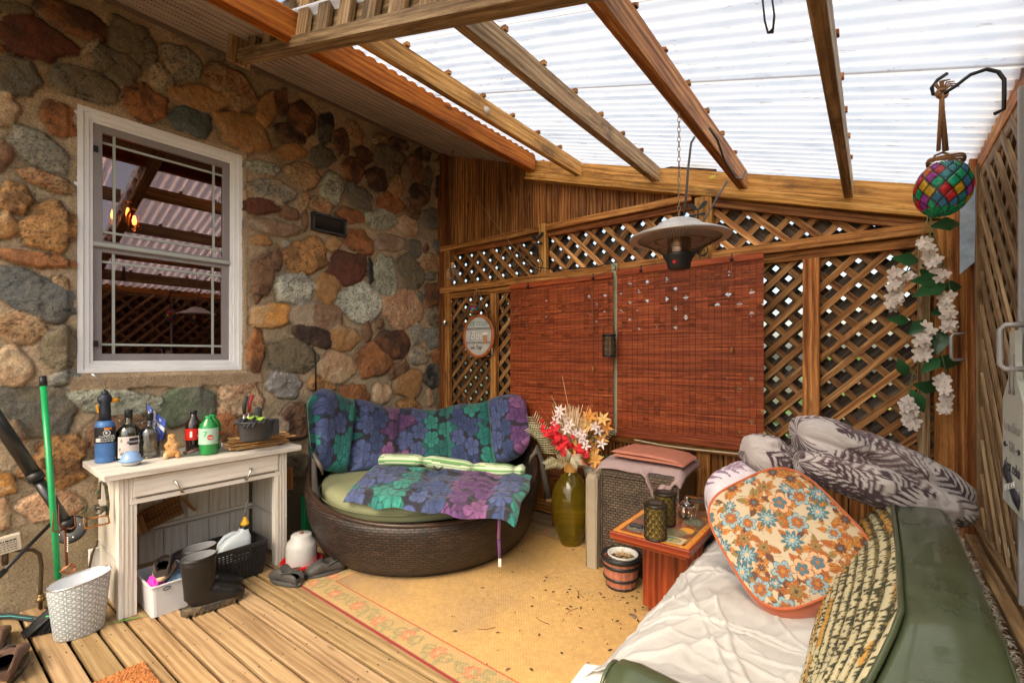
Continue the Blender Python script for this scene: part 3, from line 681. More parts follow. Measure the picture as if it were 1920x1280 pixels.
mb.box((-1.6, YF+.055, .33), (4.0, .01, .76), tint=(.15, .15, .15)); mb.build('skirt_boards', W_BROWN, fence, bevel=.002)
rail('upper_rail', -3.5, X_(1300), zB, .05, .06, YF-.035); rail('upper_trim', -3.46, X_(1300), zB-.052, .045, .03, YF-.02, W_DARK, (1.3, 1.2, 1.1))
rail('middle_rail', -3.5, xe+.2, zA, .06, .07, YF-.035); rail('middle_trim', -3.46, xe, zA-.062, .055, .035, YF-.02, W_RAIL, (.75, .7, .65))
rail('bottom_rail', -3.5, xe+.2, zC+.01, .07, .06, YF-.03); rail('foot_rail', -3.5, xe+.2, .06, .09, .05, YF-.02)
board('post', xm, zA, zB+.04, .07, .05, YF-.04, W_GOLD); board('post', xp, zA-.02, zr(xp)-.07, .11, .07, YF-.04, W_GOLD)
board('post', xp-.01, 0, zA-.02, .09, .05, YF-.0, W_RAIL)
for px in (1105, 1730): pass
board('stile', xs1, zC+.04, zA-.09, .07, .045, YF-.04); board('stile', xs2, zC+.04, zA-.09, .085, .05, YF-.04, W_BROWN, (1.4, 1.3, 1.2))
board('stile', xe, 0, zr(xe)-.07, .10, .06, YF-.05, W_RAIL); board('stile', xe-.09, zC, zA, .05, .04, YF-.03, W_PALE)
slope_bar(xp+.05, xe+.05, YF-.02, -.10, .04, .05).build('slope_trim', W_BROWN, fence)
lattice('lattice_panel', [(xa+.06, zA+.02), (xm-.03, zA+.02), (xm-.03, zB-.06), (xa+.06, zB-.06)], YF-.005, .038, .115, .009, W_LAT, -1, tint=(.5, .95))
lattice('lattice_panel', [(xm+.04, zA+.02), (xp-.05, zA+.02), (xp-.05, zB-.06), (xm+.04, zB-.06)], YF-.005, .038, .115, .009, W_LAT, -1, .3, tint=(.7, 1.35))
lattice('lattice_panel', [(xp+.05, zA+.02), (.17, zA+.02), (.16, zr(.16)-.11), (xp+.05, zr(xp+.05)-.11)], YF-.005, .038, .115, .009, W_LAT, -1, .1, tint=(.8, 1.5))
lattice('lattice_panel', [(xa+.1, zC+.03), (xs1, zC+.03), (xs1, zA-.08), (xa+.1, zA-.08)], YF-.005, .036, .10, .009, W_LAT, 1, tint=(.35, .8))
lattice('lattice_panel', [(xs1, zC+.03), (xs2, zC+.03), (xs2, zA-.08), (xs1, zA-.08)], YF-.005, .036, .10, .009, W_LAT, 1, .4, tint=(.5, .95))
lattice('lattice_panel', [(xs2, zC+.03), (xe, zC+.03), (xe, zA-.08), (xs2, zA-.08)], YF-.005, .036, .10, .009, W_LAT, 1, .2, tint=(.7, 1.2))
# the old weathered lattice standing just behind it
fence2 = thing('weathered_lattice_fence', 'dark weathered lattice screen standing just behind the brown lattice', 'fence', (-1.6, YF+.08, 0))
lattice('lattice_screen', [(-3.6, zC), (.4, zC), (.4, 2.02), (-3.6, 2.02)], YF+.055, .070, .10, .009, W_GREYD, 1, .5, fence2, tint=(.7, 1.5))
lattice('lattice_screen', [(-3.6, 2.03), (.4, 2.03), (.4, 2.12), (-.9, 2.5), (-3.6, 2.5)], YF+.055, .082, .115, .009, W_GREYD, -1, .5, fence2, tint=(.7, 1.6))
for x in (-3.4, -2.2, -1.0, .2): board('post', x, -.45, 2.0, .08, .08, YF+.12, W_GREYD, par=fence2)
# ------------------------------------------------------------------ right side wall
side = thing('side_lattice_wall', 'weathered grey-brown side wall with lattice door panels and board skirt', 'wall', (XR, 1.4, 0))
def sb(name, y0, z0, y1, z1, w, t, x=XR, m=W_PALE, tint=(1, 1, 1), par=None):
    mb = MB(); mb.bar((x, y0, z0), (x, y1, z1), t, w, up=(0, 0, 1) if abs(z1-z0) < abs(y1-y0) else (0, 1, 0), tint=tint)
    if abs(z1-z0) >= abs(y1-y0): mb = MB(); mb.bar((x, y0, z0), (x, y1, z1), t, w, up=(0, 1, 0), tint=tint)
    return mb.build(name, m, par or side, bevel=.004)
yp = 2.98
sb('post', yp, 0, yp, 2.26, .10, .09, XR+.03, W_DARK, (1.5, 1.4, 1.2)); sb('post', yp-.085, 0, yp-.085, 2.2, .05, .05, XR+.02, W_PALE, (.7, .65, .6))
sb('post', 3.2, 0, 3.2, 2.1, .09, .08, XR+.0, W_BROWN, (1.2, 1.1, 1)); sb('stile', 3.1, 0, 3.1, 2.1, .05, .03, XR+.0, W_RAIL)
sb('top_plate', -.6, 2.24, 3.28, 2.24, .12, .09, XR+.05, W_RAIL, (1.1, 1.05, 1)); sb('top_trim', -.6, 2.155, 3.0, 2.155, .05, .04, XR+.03, W_PALE, (.8, .75, .7))
sb('bottom_rail', -.6, .53, yp-.1, .53, .05, .07, XR-.01, W_PALE, (1.1, 1.1, 1.1)); sb('rail_trim', -.6, .585, yp-.12, .585, .035, .05, XR+.012, W_PALE, (.8, .8, .8))
mb = MB(); y = -.6; k = 0
while y < 3.25:
    t_ = random.uniform(.45, 1.1); mb.bar((XR+.05+(k % 2)*.012, y+.06, -.05), (XR+.05+(k % 2)*.012, y+.06, .52), .12, .02, up=(1, 0, 0), tint=(t_, t_*.97, t_*.9)); y += .135; k += 1
mb.build('skirt_boards', W_BROWN, side)
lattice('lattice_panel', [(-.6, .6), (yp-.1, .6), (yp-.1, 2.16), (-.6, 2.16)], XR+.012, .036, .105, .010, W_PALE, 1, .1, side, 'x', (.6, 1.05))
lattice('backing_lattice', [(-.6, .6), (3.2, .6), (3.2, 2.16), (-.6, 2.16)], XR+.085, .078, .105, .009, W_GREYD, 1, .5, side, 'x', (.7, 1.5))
sb('door_stile', P(1926, 500, x=XR).y, .6, P(1926, 500, x=XR).y, 2.16, .02, .03, XR-.004, mat('grey_metal_edge', (.32, .32, .33), rough=.4), (1, 1, 1))
# ------------------------------------------------------------------ planting outside the fence
LEAFM = mat('hedge_leaf', attr=True, rough=.5, var=.2)
def shrub(name, label, c, R, H, n, seed, hue):
    t = thing(name, label, 'tree', c); rs = random.Random(seed); mb = MB()
    mb.tube([c, (c[0]+.05, c[1], c[2]+H*.5), (c[0]-.03, c[1]+.05, c[2]+H*.85)], [.07, .05, .02], 7)
    for k in range(7):
        a = rs.uniform(0, 6.28); z = H*rs.uniform(.25, .7)
        mb.tube([(c[0], c[1], c[2]+z), (c[0]+math.cos(a)*R*.4, c[1]+math.sin(a)*R*.4, c[2]+z+.25), (c[0]+math.cos(a)*R*.7, c[1]+math.sin(a)*R*.7, c[2]+z+.45)], [.03, .02, .008], 5)
    mb.build('trunk', W_DARK, t); mb = MB()
    for k in range(n):
        while True:
            q = Vector((rs.uniform(-1, 1), rs.uniform(-1, 1), rs.uniform(-1, 1)))
            if .3 < q.length < 1 and math.sin(q.x*6+seed)+math.cos(q.z*7+q.y*5) > -.7: break
        p = Vector(c)+Vector((q.x*R, q.y*R, H*.55+q.z*H*.45)); g = rs.uniform(.6, 1.5)
        mb.leaf(p, (rs.uniform(-1, 1), rs.uniform(-1, 1), rs.uniform(-.8, .5)), (rs.uniform(-1, 1), -1, rs.uniform(0, 1)), rs.uniform(.08, .14), .06, .3, 2, (hue[0]*g, hue[1]*g, hue[2]*g))
    mb.build('crown', LEAFM, t); return t
shrub('leafy_tree', 'pale green leafy tree outside behind the left part of the back fence', (-3.6, 5.0, -.45), .9, 2.1, 900, 1, (.22, .32, .07))
shrub('leafy_tree', 'low green bush outside behind the blinds', (-1.7, 5.1, -.45), 1.1, 1.5, 800, 2, (.16, .3, .07))
shrub('leafy_tree', 'bright green bush outside behind the right lattice', (-.1, 4.9, -.45), .9, 1.9, 900, 3, (.2, .36, .07))
shrub('leafy_tree', 'green tree outside beyond the side lattice wall', (1.9, 2.6, -.45), .9, 2.0, 800, 4, (.16, .26, .06))
# ================================================================== LEFT SIDE: the console table and what stands on and under it
W_WHITE = wood('whitewashed_wood', (.52, .47, .40), (.66, .62, .56), (.74, .71, .66), gx=2, gy=30, bump=.25, patch=(.42, .33, .22), pth=.72, crack=.14)
TT = .755; XF = -3.03; Y0, Y1 = .60, 1.44
tb = thing('console_table', 'white wooden console table with one wide drawer under the window', 'table', (-3.27, 1.0, 0))
mb = MB(); mb.box((-3.255, 1.03, TT-.016), (.52, 1.00, .032), tint=(1, 1, 1)); mb.build('tabletop', W_WHITE, tb, bevel=.003)
for y in (Y0+.03, Y1-.03):
    mb = MB(); mb.box((XF-.02, y, (TT-.032)/2), (.045, .075, TT-.032), tint=(1.02, 1.02, 1.02))
    for k in (-1, 0, 1): mb.box((XF+.0035, y+k*.018, (TT-.032)/2), (.003, .008, TT-.04), tint=(.85, .84, .82))
    mb.build('leg', W_WHITE, tb, bevel=.002)
    mb = MB(); mb.box((-3.28, y+(-.025 if y < 1 else .025), .38), (.43, .02, .68), tint=(.93, .92, .9)); mb.box((-3.28, y+(-.025 if y < 1 else .025), .29), (.42, .028, .02), tint=(.8, .8, .8))
    mb.build('side_panel', W_WHITE, tb)
mb = MB(); y = Y0+.05
while y < Y1-.08: mb.box((-3.49, y+.062, .40), (.016, .121, .62), tint=(random.uniform(.86, .95),)*3); y += .125
mb.build('back_panel', W_WHITE, tb, bevel=.002)
mb = MB(); mb.box((-3.475, 1.02, .30), (.022, .8, .018), tint=(1, 1, 1)); mb.box((-3.475, 1.02, .277), (.016, .8, .012), tint=(.75, .75, .75)); mb.build('back_rail', W_WHITE, tb)
mb = MB(); mb.box((-3.26, 1.02, .67), (.42, .78, .11), tint=(.9, .9, .9)); mb.box((XF-.012, 1.02, .590), (.036, .765, .026), tint=(1, 1, 1)); mb.build('apron', W_WHITE, tb, bevel=.002)
dr = MB(); dr.box((XF-.002, 1.02, .663), (.024, .735, .105), tint=(1.04, 1.04, 1.03)); dr.box((XF+.011, 1.02, .615), (.006, .735, .004), tint=(.4, .36, .3))
dr = dr.build('drawer', W_WHITE, tb, bevel=.003)
for (p0, p1) in (((328, 902), (341, 921)), ((470, 878), (461, 898))):
    a = P(*p0, x=XF+.02); b = P(*p1, x=XF+.02); mb = MB()
    mb.tube([a-Vector((.014, 0, 0)), a+Vector((.012, 0, 0)), a.lerp(b, .5)+Vector((.016, 0, 0)), b+Vector((.012, 0, 0)), b-Vector((.014, 0, 0))], [.006, .0065, .0045, .0065, .006], 8)
    mb.build('handle', STEEL, dr)
def on(px, py, z=TT): return P(px, py, z=z)
# blow torch
BLUE = mat('blue_enamel', (.07, .19, .46), rough=.35, var=.25, vs=14, dirt=((.03, .05, .1), 30, .62, .6))
NAVY = mat('dark_navy_plastic', (.02, .025, .04), rough=.45); YEL = mat('orange_yellow_plastic', (.85, .36, .02), rough=.35)
LBL = mat('black_label', (.02, .02, .025), rough=.4); INK = mat('white_ink', (.75, .75, .73), rough=.5); ORG = mat('orange_ink', (.8, .25, .03), rough=.5)
c = on(197, 866); t = thing('gas_torch', 'blue gas cylinder torch with bent steel nozzle at the left end of the table', 'torch', c)
mb = MB(); mb.lathe([(.040, 0), (.044, .006), (.044, .028), (.0425, .031), (.044, .034), (.044, .205), (.040, .222), (.028, .232), (.02, .238)], c, 28); mb.build('cylinder', BLUE, t)
def wrap(c, r, z0, z1, a0, a1, m, name, par, n=14):
    mb = MB(); A = np.array([[(c.x+r*math.cos(a), c.y+r*math.sin(a), c.z+z) for z in (z0, z1)] for a in np.linspace(a0, a1, n)]); mb.grid(A); return mb.build(name, m, par)
def cylM(c, r, z, a):   # a frame lying on a cylinder at angle a (0 = +X)
    n = Vector((math.cos(a), math.sin(a), 0)); tx = Vector((-math.sin(a), math.cos(a), 0))
    return Matrix.Translation(c+n*r+Vector((0, 0, z))) @ Matrix((tx, Vector((0, 0, 1)), n)).transposed().to_4x4()
def facing(c): return math.atan2(-c.y, -c.x)
fa = facing(c)
lb = wrap(c, .0449, .112, .20, fa-1.5, fa+1.5, LBL, 'label', t, 22)
wrap(c, .0453, .186, .197, fa-.1, fa+.7, ORG, 'label_band', lb); wrap(c, .0453, .12, .14, fa-1.0, fa-.45, INK, 'label_panel', lb)
for s_, z_, q in (('DANGER', .148, .017), ('INFLAMMABLE', .135, .011), ('PROPANE', .123, .013)): text(s_, q, cylM(c, .0456, z_, fa+.15), INK, lb)
mb = MB(); Mx = cylM(c, .0457, .168, fa+.15)
mb.rings([[Mx @ Vector((r*math.cos(a*math.pi/4+.39), r*math.sin(a*math.pi/4+.39), 0)) for a in range(8)] for r in (.017, .0135)], True, False, False); mb.lathe([(.007, 0), (.001, .0004)], (0, 0, 0), 10); mb.xf(Mx, 16); mb.build('hazard_mark', INK, lb)
mb = MB(); h = c+Vector((0, 0, .232)); mb.tube([h, h+Vector((0, 0, .05)), h+Vector((0, .0, .10)), h+Vector((0, 0, .135)), h+Vector((0, 0, .15))], [.027, .026, .024, .030, .018], 14)
mb.tube([h+Vector((0, -.03, .118)), h+Vector((0, .026, .12))], [.021, .018], 12); mb.tube([h+Vector((0, 0, .14)), h+Vector((0, 0, .168))], [.017, .013], 12)
mb.build('handle', NAVY, t)
mb = MB(); mb.tube([h+Vector((.0, .026, .115)), h+Vector((0, .058, .112))], [.014, .012], 10); mb.build('valve_knob', YEL, t)
mb = MB(); mb.box(h+Vector((.005, -.033, .07)), (.014, .009, .045), Matrix.Rotation(.15, 3, 'X')); mb.build('trigger', YEL, t, bevel=.003)
mb = MB(); q = h+Vector((0, 0, .165)); mb.tube([q, q+Vector((0, -.001, .035)), q+Vector((0, -.012, .055)), q+Vector((0, -.035, .08)), q+Vector((0, -.055, .098))], [.0055, .0055, .006, .0065, .007], 10); mb.build('nozzle', STEEL, t)
# square-shouldered glass bottles with ear loops
CLG = glass('clear_glass', (.86, .88, .86), .03, 1.6); TEXTD = mat('dark_print', (.02, .018, .03), rough=.6); PAPER = mat('cream_label_paper', (.62, .55, .52), rough=.7, var=.12)
def eared_bottle(c, s, label, printed):
    t = thing('glass_bottle', label, 'bottle', c, 'empty eared glass bottles on the table'); mb = MB()
    mb.lathe([(.0, .003), (.045*s, 0), (.052*s, .006), (.052*s, .135*s), (.05*s, .155*s), (.035*s, .178*s), (.018*s, .19*s), (.015*s, .20*s), (.015*s, .238*s)], c, 24)
    mb.build('bottle_body', CLG, t)
    mb = MB(); mb.lathe([(.0465*s, .008), (.046*s, .012), (.047*s, .13*s), (.03*s, .172*s)], c, 20, cap=False); mb.build('inner_wall', CLG, t)
    fa = facing(c); sd_ = Vector((-math.sin(fa), math.cos(fa), 0))
    for sg in (-1, 1):
        mb = MB(); mb.tube([c+sd_*sg*.016*s+Vector((0, 0, .212*s))]+[c+sd_*sg*(.028*s+.016*s*math.sin(a))+Vector((0, 0, .2*s+.013*s*math.cos(a))) for a in np.linspace(0, math.pi, 6)]+[c+sd_*sg*.02*s+Vector((0, 0, .186*s))], .0045*s, 6); mb.build('ear_loop', CLG, t)
    mb = MB(); mb.lathe([(.0175*s, .222*s), (.018*s, .262*s), (.016*s, .266*s)], c, 16); cp = mb.build('cap', BLACK, t)
    if printed:
        lb = wrap(c, .0528*s, .018, .128*s, fa-.95, fa+.95, PAPER, 'label', t, 16)
        wrap(c, .0532*s, .083*s, .12*s, fa+.05, fa+.85, LBL, 'name_patch', lb, 8)
        text('KRAKEN', .0135*s, cylM(c, .0537*s, .1*s, fa+.45), INK, lb)
        mb = MB(); rs = random.Random(4)
        for k in range(9):
            a = fa+rs.uniform(-.8, .1); z = rs.uniform(.03, .115)*s; pts = []
            for i in range(9): pts.append(c+Vector((.0534*s*math.cos(a+i*.03*math.sin(k)+.06*math.sin(i*.9+k)), .0534*s*math.sin(a+.06*math.sin(i*.9+k)), z+.007*s*math.cos(i*.8+k))))
            mb.tube(pts, .0009, 4)
        mb.build('tentacle_drawing', TEXTD, lb)
    return t
eared_bottle(on(241, 861), 1.08, 'clear eared bottle with black cap, printed cream label and black name patch', True)
eared_bottle(on(281, 857), .98, 'clear eared bottle without label, holding the small flag stick', False)
# blue domed dish with patterned bowl
c = on(246, 872); t = thing('candle_dish', 'small pale blue domed candle dish with patterned bowl in front of the labelled bottle', 'dish', c)
mb = MB(); mb.lathe([(.028, 0), (.041, .01), (.046, .024)], c, 24)
DOT = mat('white_glazed', (.6, .62, .6), rough=.25); mb.build('bowl', DOT, t)
mb = MB()
for k in range(26):
    for z in (.008, .016): a = k*math.pi/13+z*60; r = .0405+z*.2-.002; mb.tube([c+Vector((r*math.cos(a+q*.09), r*math.sin(a+q*.09), z+.003*math.sin(q*1.6))) for q in range(4)], .0009, 4)
mb.build('bowl_pattern', BLACK, t)
LBLU = mat('pale_blue_glaze', (.22, .36, .62), rough=.2, var=.1)
mb = MB(); mb.lathe([(.047, .022), (.053, .024), (.0535, .034), (.047, .038), (.044, .040), (.040, .056), (.030, .069), (.014, .077), (.001, .079)], c, 28); mb.build('dome_lid', LBLU, t)
# flag on a stick
c = on(281, 857)+Vector((0, 0, .24)); t = thing('small_flag', 'small blue and white flag with a fleur-de-lis on a stick, drooping from the bottle', 'flag', c)
a = c+Vector((0, -.002, -.12)); top = P(274, 757, x=c.x)
mb = MB(); mb.tube([a, top+Vector((0, 0, .004))], .0022, 6); mb.lathe([(.004, 0), (.004, .005), (0, .007)], top, 8); mb.build('stick', BLACK, t)
nu, nv = 24, 20; A = np.zeros((nu, nv, 3)); CCf = np.zeros((nu, nv, 3))
for i in range(nu):
    for j in range(nv):
        u = i/(nu-1); v = j/(nv-1)          # u along the fly (drooping), v along the hoist
        q = top+Vector((0, .004, -.003))+Vector((0, .006, -.09))*v+(Vector((.01, .085, -.10)))*u+Vector((.012*math.sin(u*7+v*2), .02*u*(1-v)*0, -.02*u*v))
        q += Vector((0, -.020, -.012))*(u*v)
        A[i, j] = q
        cr = abs(u-.42) < .1 or abs(v-.5) < .12
        fl = any(math.hypot((u-a_)*1.5, v-b_) < .07 for a_, b_ in ((.17, .2), (.17, .8), (.75, .2), (.75, .8)))
        CCf[i, j] = (.72, .72, .74) if (cr or fl) else (.04, .10, .50)
fl = fast_grid('cloth', A, CCf, VC, t)
mb = MB(); A2 = np.array([[tuple(Vector(A[15, 6])+Vector((.0, .010*s_, -.115*r_-.01))+Vector((.004*math.sin(r_*5), 0, 0))) for s_ in np.linspace(-.9, 1.6, 5)] for r_ in np.linspace(0, 1, 8)])
mb.grid(A2); mb.build('drooping_end', mat('blue_flag_cloth', (.03, .06, .33), rough=.8), t)
# squirrel ornament: one continuous skinned body
def skin_body(name, pts, edges, m, parent=None, lv=2, root=0):
    me = bpy.data.meshes.new(name); o3 = root_loc(parent)
    me.from_pydata([tuple(Vector(p[0])-o3) for p in pts], edges, []); o = bpy.data.objects.new(name, me); COL.objects.link(o); o.parent = parent
    md = o.modifiers.new('skin', 'SKIN'); md.use_smooth_shade = True
    for i, p in enumerate(pts):
        r = p[1]; sv_ = me.skin_vertices[0].data[i]; sv_.radius = r if isinstance(r, tuple) else (r, r); sv_.use_root = (i == root)
    sb_ = o.modifiers.new('sub', 'SUBSURF'); sb_.levels = lv; sb_.render_levels = lv
    me.materials.append(m); return o
c = on(322, 858); t = thing('squirrel_ornament', 'ceramic squirrel ornament in warm tan sitting upright between bottles', 'ornament', c)
SQ = mat('tan_ceramic_fur', (.62, .31, .10), rough=.45, var=.3, vs=18, dirt=((.75, .58, .36), 10, .5, .8))
f = Vector((-c.x, -c.y, 0)).normalized(); r_ = Vector((-f.y, f.x, 0)); u_ = Vector((0, 0, 1))
def q_(a, b, z): return c+f*a+r_*b+u_*z
pts = [(q_(0, 0, .03), (.034, .033)), (q_(.0, 0, .065), (.030, .028)), (q_(.008, 0, .098), (.018, .018)), (q_(.012, 0, .118), (.023, .022)), (q_(.030, 0, .114), (.014, .012)),
       (q_(.018, .026, .08), .009), (q_(.034, .014, .078), .007), (q_(.018, -.026, .08), .009), (q_(.034, -.014, .078), .007),
       (q_(.015, .028, .02), .016), (q_(.042, .03, .008), .010), (q_(.015, -.028, .02), .016), (q_(.042, -.03, .008), .010),
       (q_(.004, .017, .137), .006), (q_(.004, -.017, .137), .006),
       (q_(-.03, 0, .02), .018), (q_(-.05, 0, .05), .024), (q_(-.042, 0, .09), .02), (q_(-.05, 0, .115), .010)]
ed = [(0, 1), (1, 2), (2, 3), (3, 4), (1, 5), (5, 6), (1, 7), (7, 8), (0, 9), (9, 10), (0, 11), (11, 12), (3, 13), (3, 14), (0, 15), (15, 16), (16, 17), (17, 18)]
skin_body('squirrel_body', pts, ed, SQ, t)
mb = MB()
for s_ in (-1, 1): mb.lathe([(.001, -.004), (.0036, 0), (.001, .004)], q_(.030, s_*.011, .124), 8)
mb.lathe([(.001, -.003), (.003, 0), (.001, .003)], q_(.0445, 0, .117), 8); mb.build('face', BLACK, t)
# clear plastic scoop lying on the top
c = on(372, 852); t = thing('plastic_scoop', 'clear greenish plastic sheet scoop lying on the table before the soda bottles', 'scoop', c)
A = np.array([[tuple(c+Vector((.035*(v-.5)*(1+u)*2.2, -.07+.17*u, .012+.055*u*u*(.6+.4*v)+.05*abs(v-.5)**2*4*(.3+u)*.5))) for v in np.linspace(0, 1, 9)] for u in np.linspace(0, 1, 14)])
mb = MB(); mb.grid(A); o = mb.build('scoop_sheet', glass('greenish_plastic', (.62, .78, .74), .1, 2.5), t); o.modifiers.new('s', 'SOLIDIFY').thickness = .003
# soda bottles
def soda(c, s, label, gm, prof, mcap, lab_m, z0, z1, extra):
    t = thing('soda_bottle', label, 'bottle', c); mb = MB(); mb.lathe([(a*s, b*s) for a, b in prof], c, 24); mb.build('bottle_body', gm, t)
    mb = MB(); zt = prof[-1][1]*s; mb.lathe([(.0145*s, zt-.016), (.015*s, zt+.004), (.013*s, zt+.006)], c, 16); mb.build('cap', mcap, t)
    rr = max(a for a, b in prof)*s+.0008; fa = facing(c); lb = wrap(c, rr, z0*s, z1*s, fa-1.45, fa+1.45, lab_m, 'label', t, 20); extra(c, rr, fa, lb, s)
PR = [(.030, .002), (.034, .012), (.033, .05), (.035, .06), (.035, .12), (.031, .145), (.014, .175), (.0125, .20)]
COLA = mat('cola', (.02, .006, .004), rough=.08, coat=.6); REDL = mat('red_label', (.62, .02, .015), rough=.4); GRN = mat('green_bottle_plastic', (.01, .26, .05), rough=.12, coat=.5, var=.1); GCAP = mat('green_cap', (.02, .42, .12), rough=.3)
PALEG = mat('pale_green_label', (.42, .62, .5), rough=.45); RDOT = mat('red_dot', (.6, .03, .03), rough=.4)
def ex1(c, rr, fa, lb, s):
    wrap(c, rr+.0004, .075*s, .105*s, fa-.45, fa-.15, INK, 'bar_code', lb, 4)
    mb = MB(); Mx = cylM(c, rr+.0006, .082*s, fa+.5); 
    for k in range(4): mb.box(Mx @ Vector((-.004+.003*k, 0, 0)), (.0006, .0015, .006))
    mb.build('small_print', INK, lb)
soda(on(363, 846), 1.25, 'bottle of cola with red label and black cap, left of the green bottle', COLA, PR, BLACK, REDL, .062, .118, ex1)
def ex2(c, rr, fa, lb, s):
    text('7', .04*s, cylM(c, rr+.0006, .105*s, fa-.35), GCAP, lb)
    mb = MB(); Mx = cylM(c, rr+.0006, .09*s, fa+.18); mb.rings([[Mx @ Vector((r*math.cos(a*.3927), r*math.sin(a*.3927), zz)) for a in range(16)] for r, zz in ((.0135*s, 0), (.0002, .0003))], True, False, False); mb.build('red_dot', RDOT, lb)
    text('up', .02*s, cylM(c, rr+.0014, .091*s, fa+.18), INK, lb)
PR2 = [(.036, .002), (.041, .012), (.040, .05), (.042, .06), (.042, .13), (.036, .155), (.016, .178), (.0135, .188)]
soda(on(391, 851), 1.2, 'green lemon-lime soda bottle with pale 7up label, in front', GRN, PR2, GCAP, PALEG, .055, .135, ex2)
soda(on(398, 843), 1.16, 'green soda bottle standing half hidden behind the pale labelled one', GRN, PR2, GCAP, RDOT, .085, .10, lambda *a: None)
# heap of thin cedar shingles under a dark planter
SHG = wood('cedar_shim', (.30, .13, .04), (.58, .34, .14), (.74, .52, .28), gx=3, gy=60)
t = thing('shim_bundle', 'loose bundle of thin cedar shims stacked on the right end of the table', 'wood scraps', on(488, 838)); rs = random.Random(9)
mb = MB()
for k in range(60):
    z = TT+.004+.072*(k/60); p = on(488, 838); an = rs.uniform(-.06, .06)+(0.12 if k % 3 else -.12)
    mb.box((p.x+rs.uniform(-.05, .03), p.y+rs.uniform(-.045, .05), z+rs.uniform(0, .004)), (rs.uniform(.03, .05), rs.uniform(.24, .34), rs.uniform(.003, .006)), Matrix.Rotation(-an*.9, 3, 'Z') @ Matrix.Rotation(rs.uniform(-.05, .05), 3, 'X'))
mb.build('shims', SHG, t)
GREYP = mat('charcoal_planter', (.055, .055, .06), rough=.45, var=.2, bump=.1)
c = on(480, 824, TT+.079); t = thing('planter_box', 'charcoal plastic planter standing on the cedar shims, full of tools', 'planter', c)
prof = [(.078, 0), (.084, .01), (.095, .105), (.104, .112), (.104, .12), (.094, .12), (.082, .02), (.0, .015)]
mb = MB(); mb.lathe(prof, c, 32, sx=.8, sy=1.05); mb.build('planter_body', GREYP, t)
mb = MB(); mb.box(c+Vector((.0, .105, .07)), (.06, .05, .1)); mb.build('side_pocket', GREYP, t, bevel=.008)
LIME = mat('lime_glove_cloth', (.40, .72, .04), rough=.9, sheen=.3); GLV = mat('dark_rubber', (.03, .03, .035), rough=.6)
g = thing('garden_gloves', 'lime green and black gardening gloves draped over the planter rim', 'gloves', c+Vector((.03, -.03, .12)))
def glove(base, dr, nrm, sc, mp, mf, par):
    base = Vector(base); dr = Vector(dr).normalized(); sd_ = dr.cross(Vector(nrm)).normalized(); nn = sd_.cross(dr)
    pts = [(base, (.028*sc, .012*sc)), (base+dr*.05*sc, (.036*sc, .012*sc)), (base+dr*.09*sc, (.036*sc, .011*sc))]; ed = [(0, 1), (1, 2)]
    skin_body('palm', pts, ed, mp, par, 1)
    mb = MB()
    for k, (o_, L) in enumerate(((-.028, .055), (-.01, .068), (.009, .064), (.027, .05))):
        a = base+dr*.088*sc+sd_*o_*sc; mb.tube([a, a+dr*L*.5*sc+sd_*o_*.3*sc-nn*.006*sc, a+dr*L*sc+sd_*o_*.5*sc-nn*.028*sc], [.0095*sc, .009*sc, .006*sc], 8)
    a = base+dr*.04*sc-sd_*.034*sc; mb.tube([a, a-sd_*.03*sc+dr*.02*sc, a-sd_*.038*sc+dr*.05*sc-nn*.01*sc], [.011*sc, .0095*sc, .006*sc], 8)
    mb.build('fingers', mf, par)
glove(c+Vector((.0, .05, .128)), (.45, -1, -.08), (0, 0, 1), 1.0, LIME, GLV, g); glove(c+Vector((-.02, .02, .136)), (.1, -1, -.02), (0, 0, 1), .9, LIME, GLV, g)
REDH = mat('worn_red_handle', (.35, .03, .03), rough=.5)
for (pa, pb, m, lb, r) in (((458, 775), (462, 742), GLV, 'black curved tool handle sticking up from the planter, leftmost', .011), ((467, 772), (473, 740), REDH, 'red tool handle with steel ferrule sticking up from the planter', .010)):
    a = P(pa[0], pa[1], x=c.x); b = P(pb[0], pb[1], x=c.x); t = thing('hand_tool', lb, 'tool', a)
    mb = MB(); mb.tube([a, a.lerp(b, .5)+Vector((0, -.006, 0)), b+Vector((0, .004 if r > .0105 else 0, 0))], [r*.9, r*1.1, r], 10); mb.build('grip', m, t)
    mb = MB(); mb.tube([a+(a-b)*1.2, a], [.004, .006], 8); mb.build('shank', STEEL, t)
a = P(484, 776, x=c.x-.02); t = thing('sprayer_cap', 'rounded charcoal plastic scoop end standing in the planter behind the gloves', 'tool', a)
mb = MB(); mb.tube([a-Vector((0, 0, .05)), a, a+Vector((0, 0, .03)), a+Vector((0, .004, .045))], [.024, .024, .021, .008], 14, flat=.6); mb.build('scoop_end', GREYP, t)
# -------- under the table
c = P(284, 1120, z=0)+Vector((-.05, .03, 0))
SB_ = mat('white_storage_plastic', (.60, .60, .62), rough=.4, var=.05)
def open_box(name, c, w, l, h, th, taper, m, parent, rot=0, holes=None, lip=.006):
    """open-top crate: w along x, l along y"""
    R = Matrix.Rotation(rot, 3, 'Z'); mb = MB()
    def ring(sx, sy, z, r=.02):
        pts = []
        for (cx, cy, a0) in ((sx-r, sy-r, 0), (-sx+r, sy-r, 90), (-sx+r, -sy+r, 180), (sx-r, -sy+r, 270)):
            for k in range(4): a = math.radians(a0+k*30); pts.append(c+R @ Vector((cx+r*math.cos(a), cy+r*math.sin(a), z)))
        return pts
    a, b = w/2, l/2; k = taper
    mb.rings([ring(a*k, b*k, 0), ring(a, b, h-lip), ring(a+lip, b+lip, h-lip), ring(a+lip, b+lip, h), ring(a-th, b-th, h), ring(a*k-th, b*k-th, th)], True, True, True, smooth=False)
    return mb.build(name, m, parent)
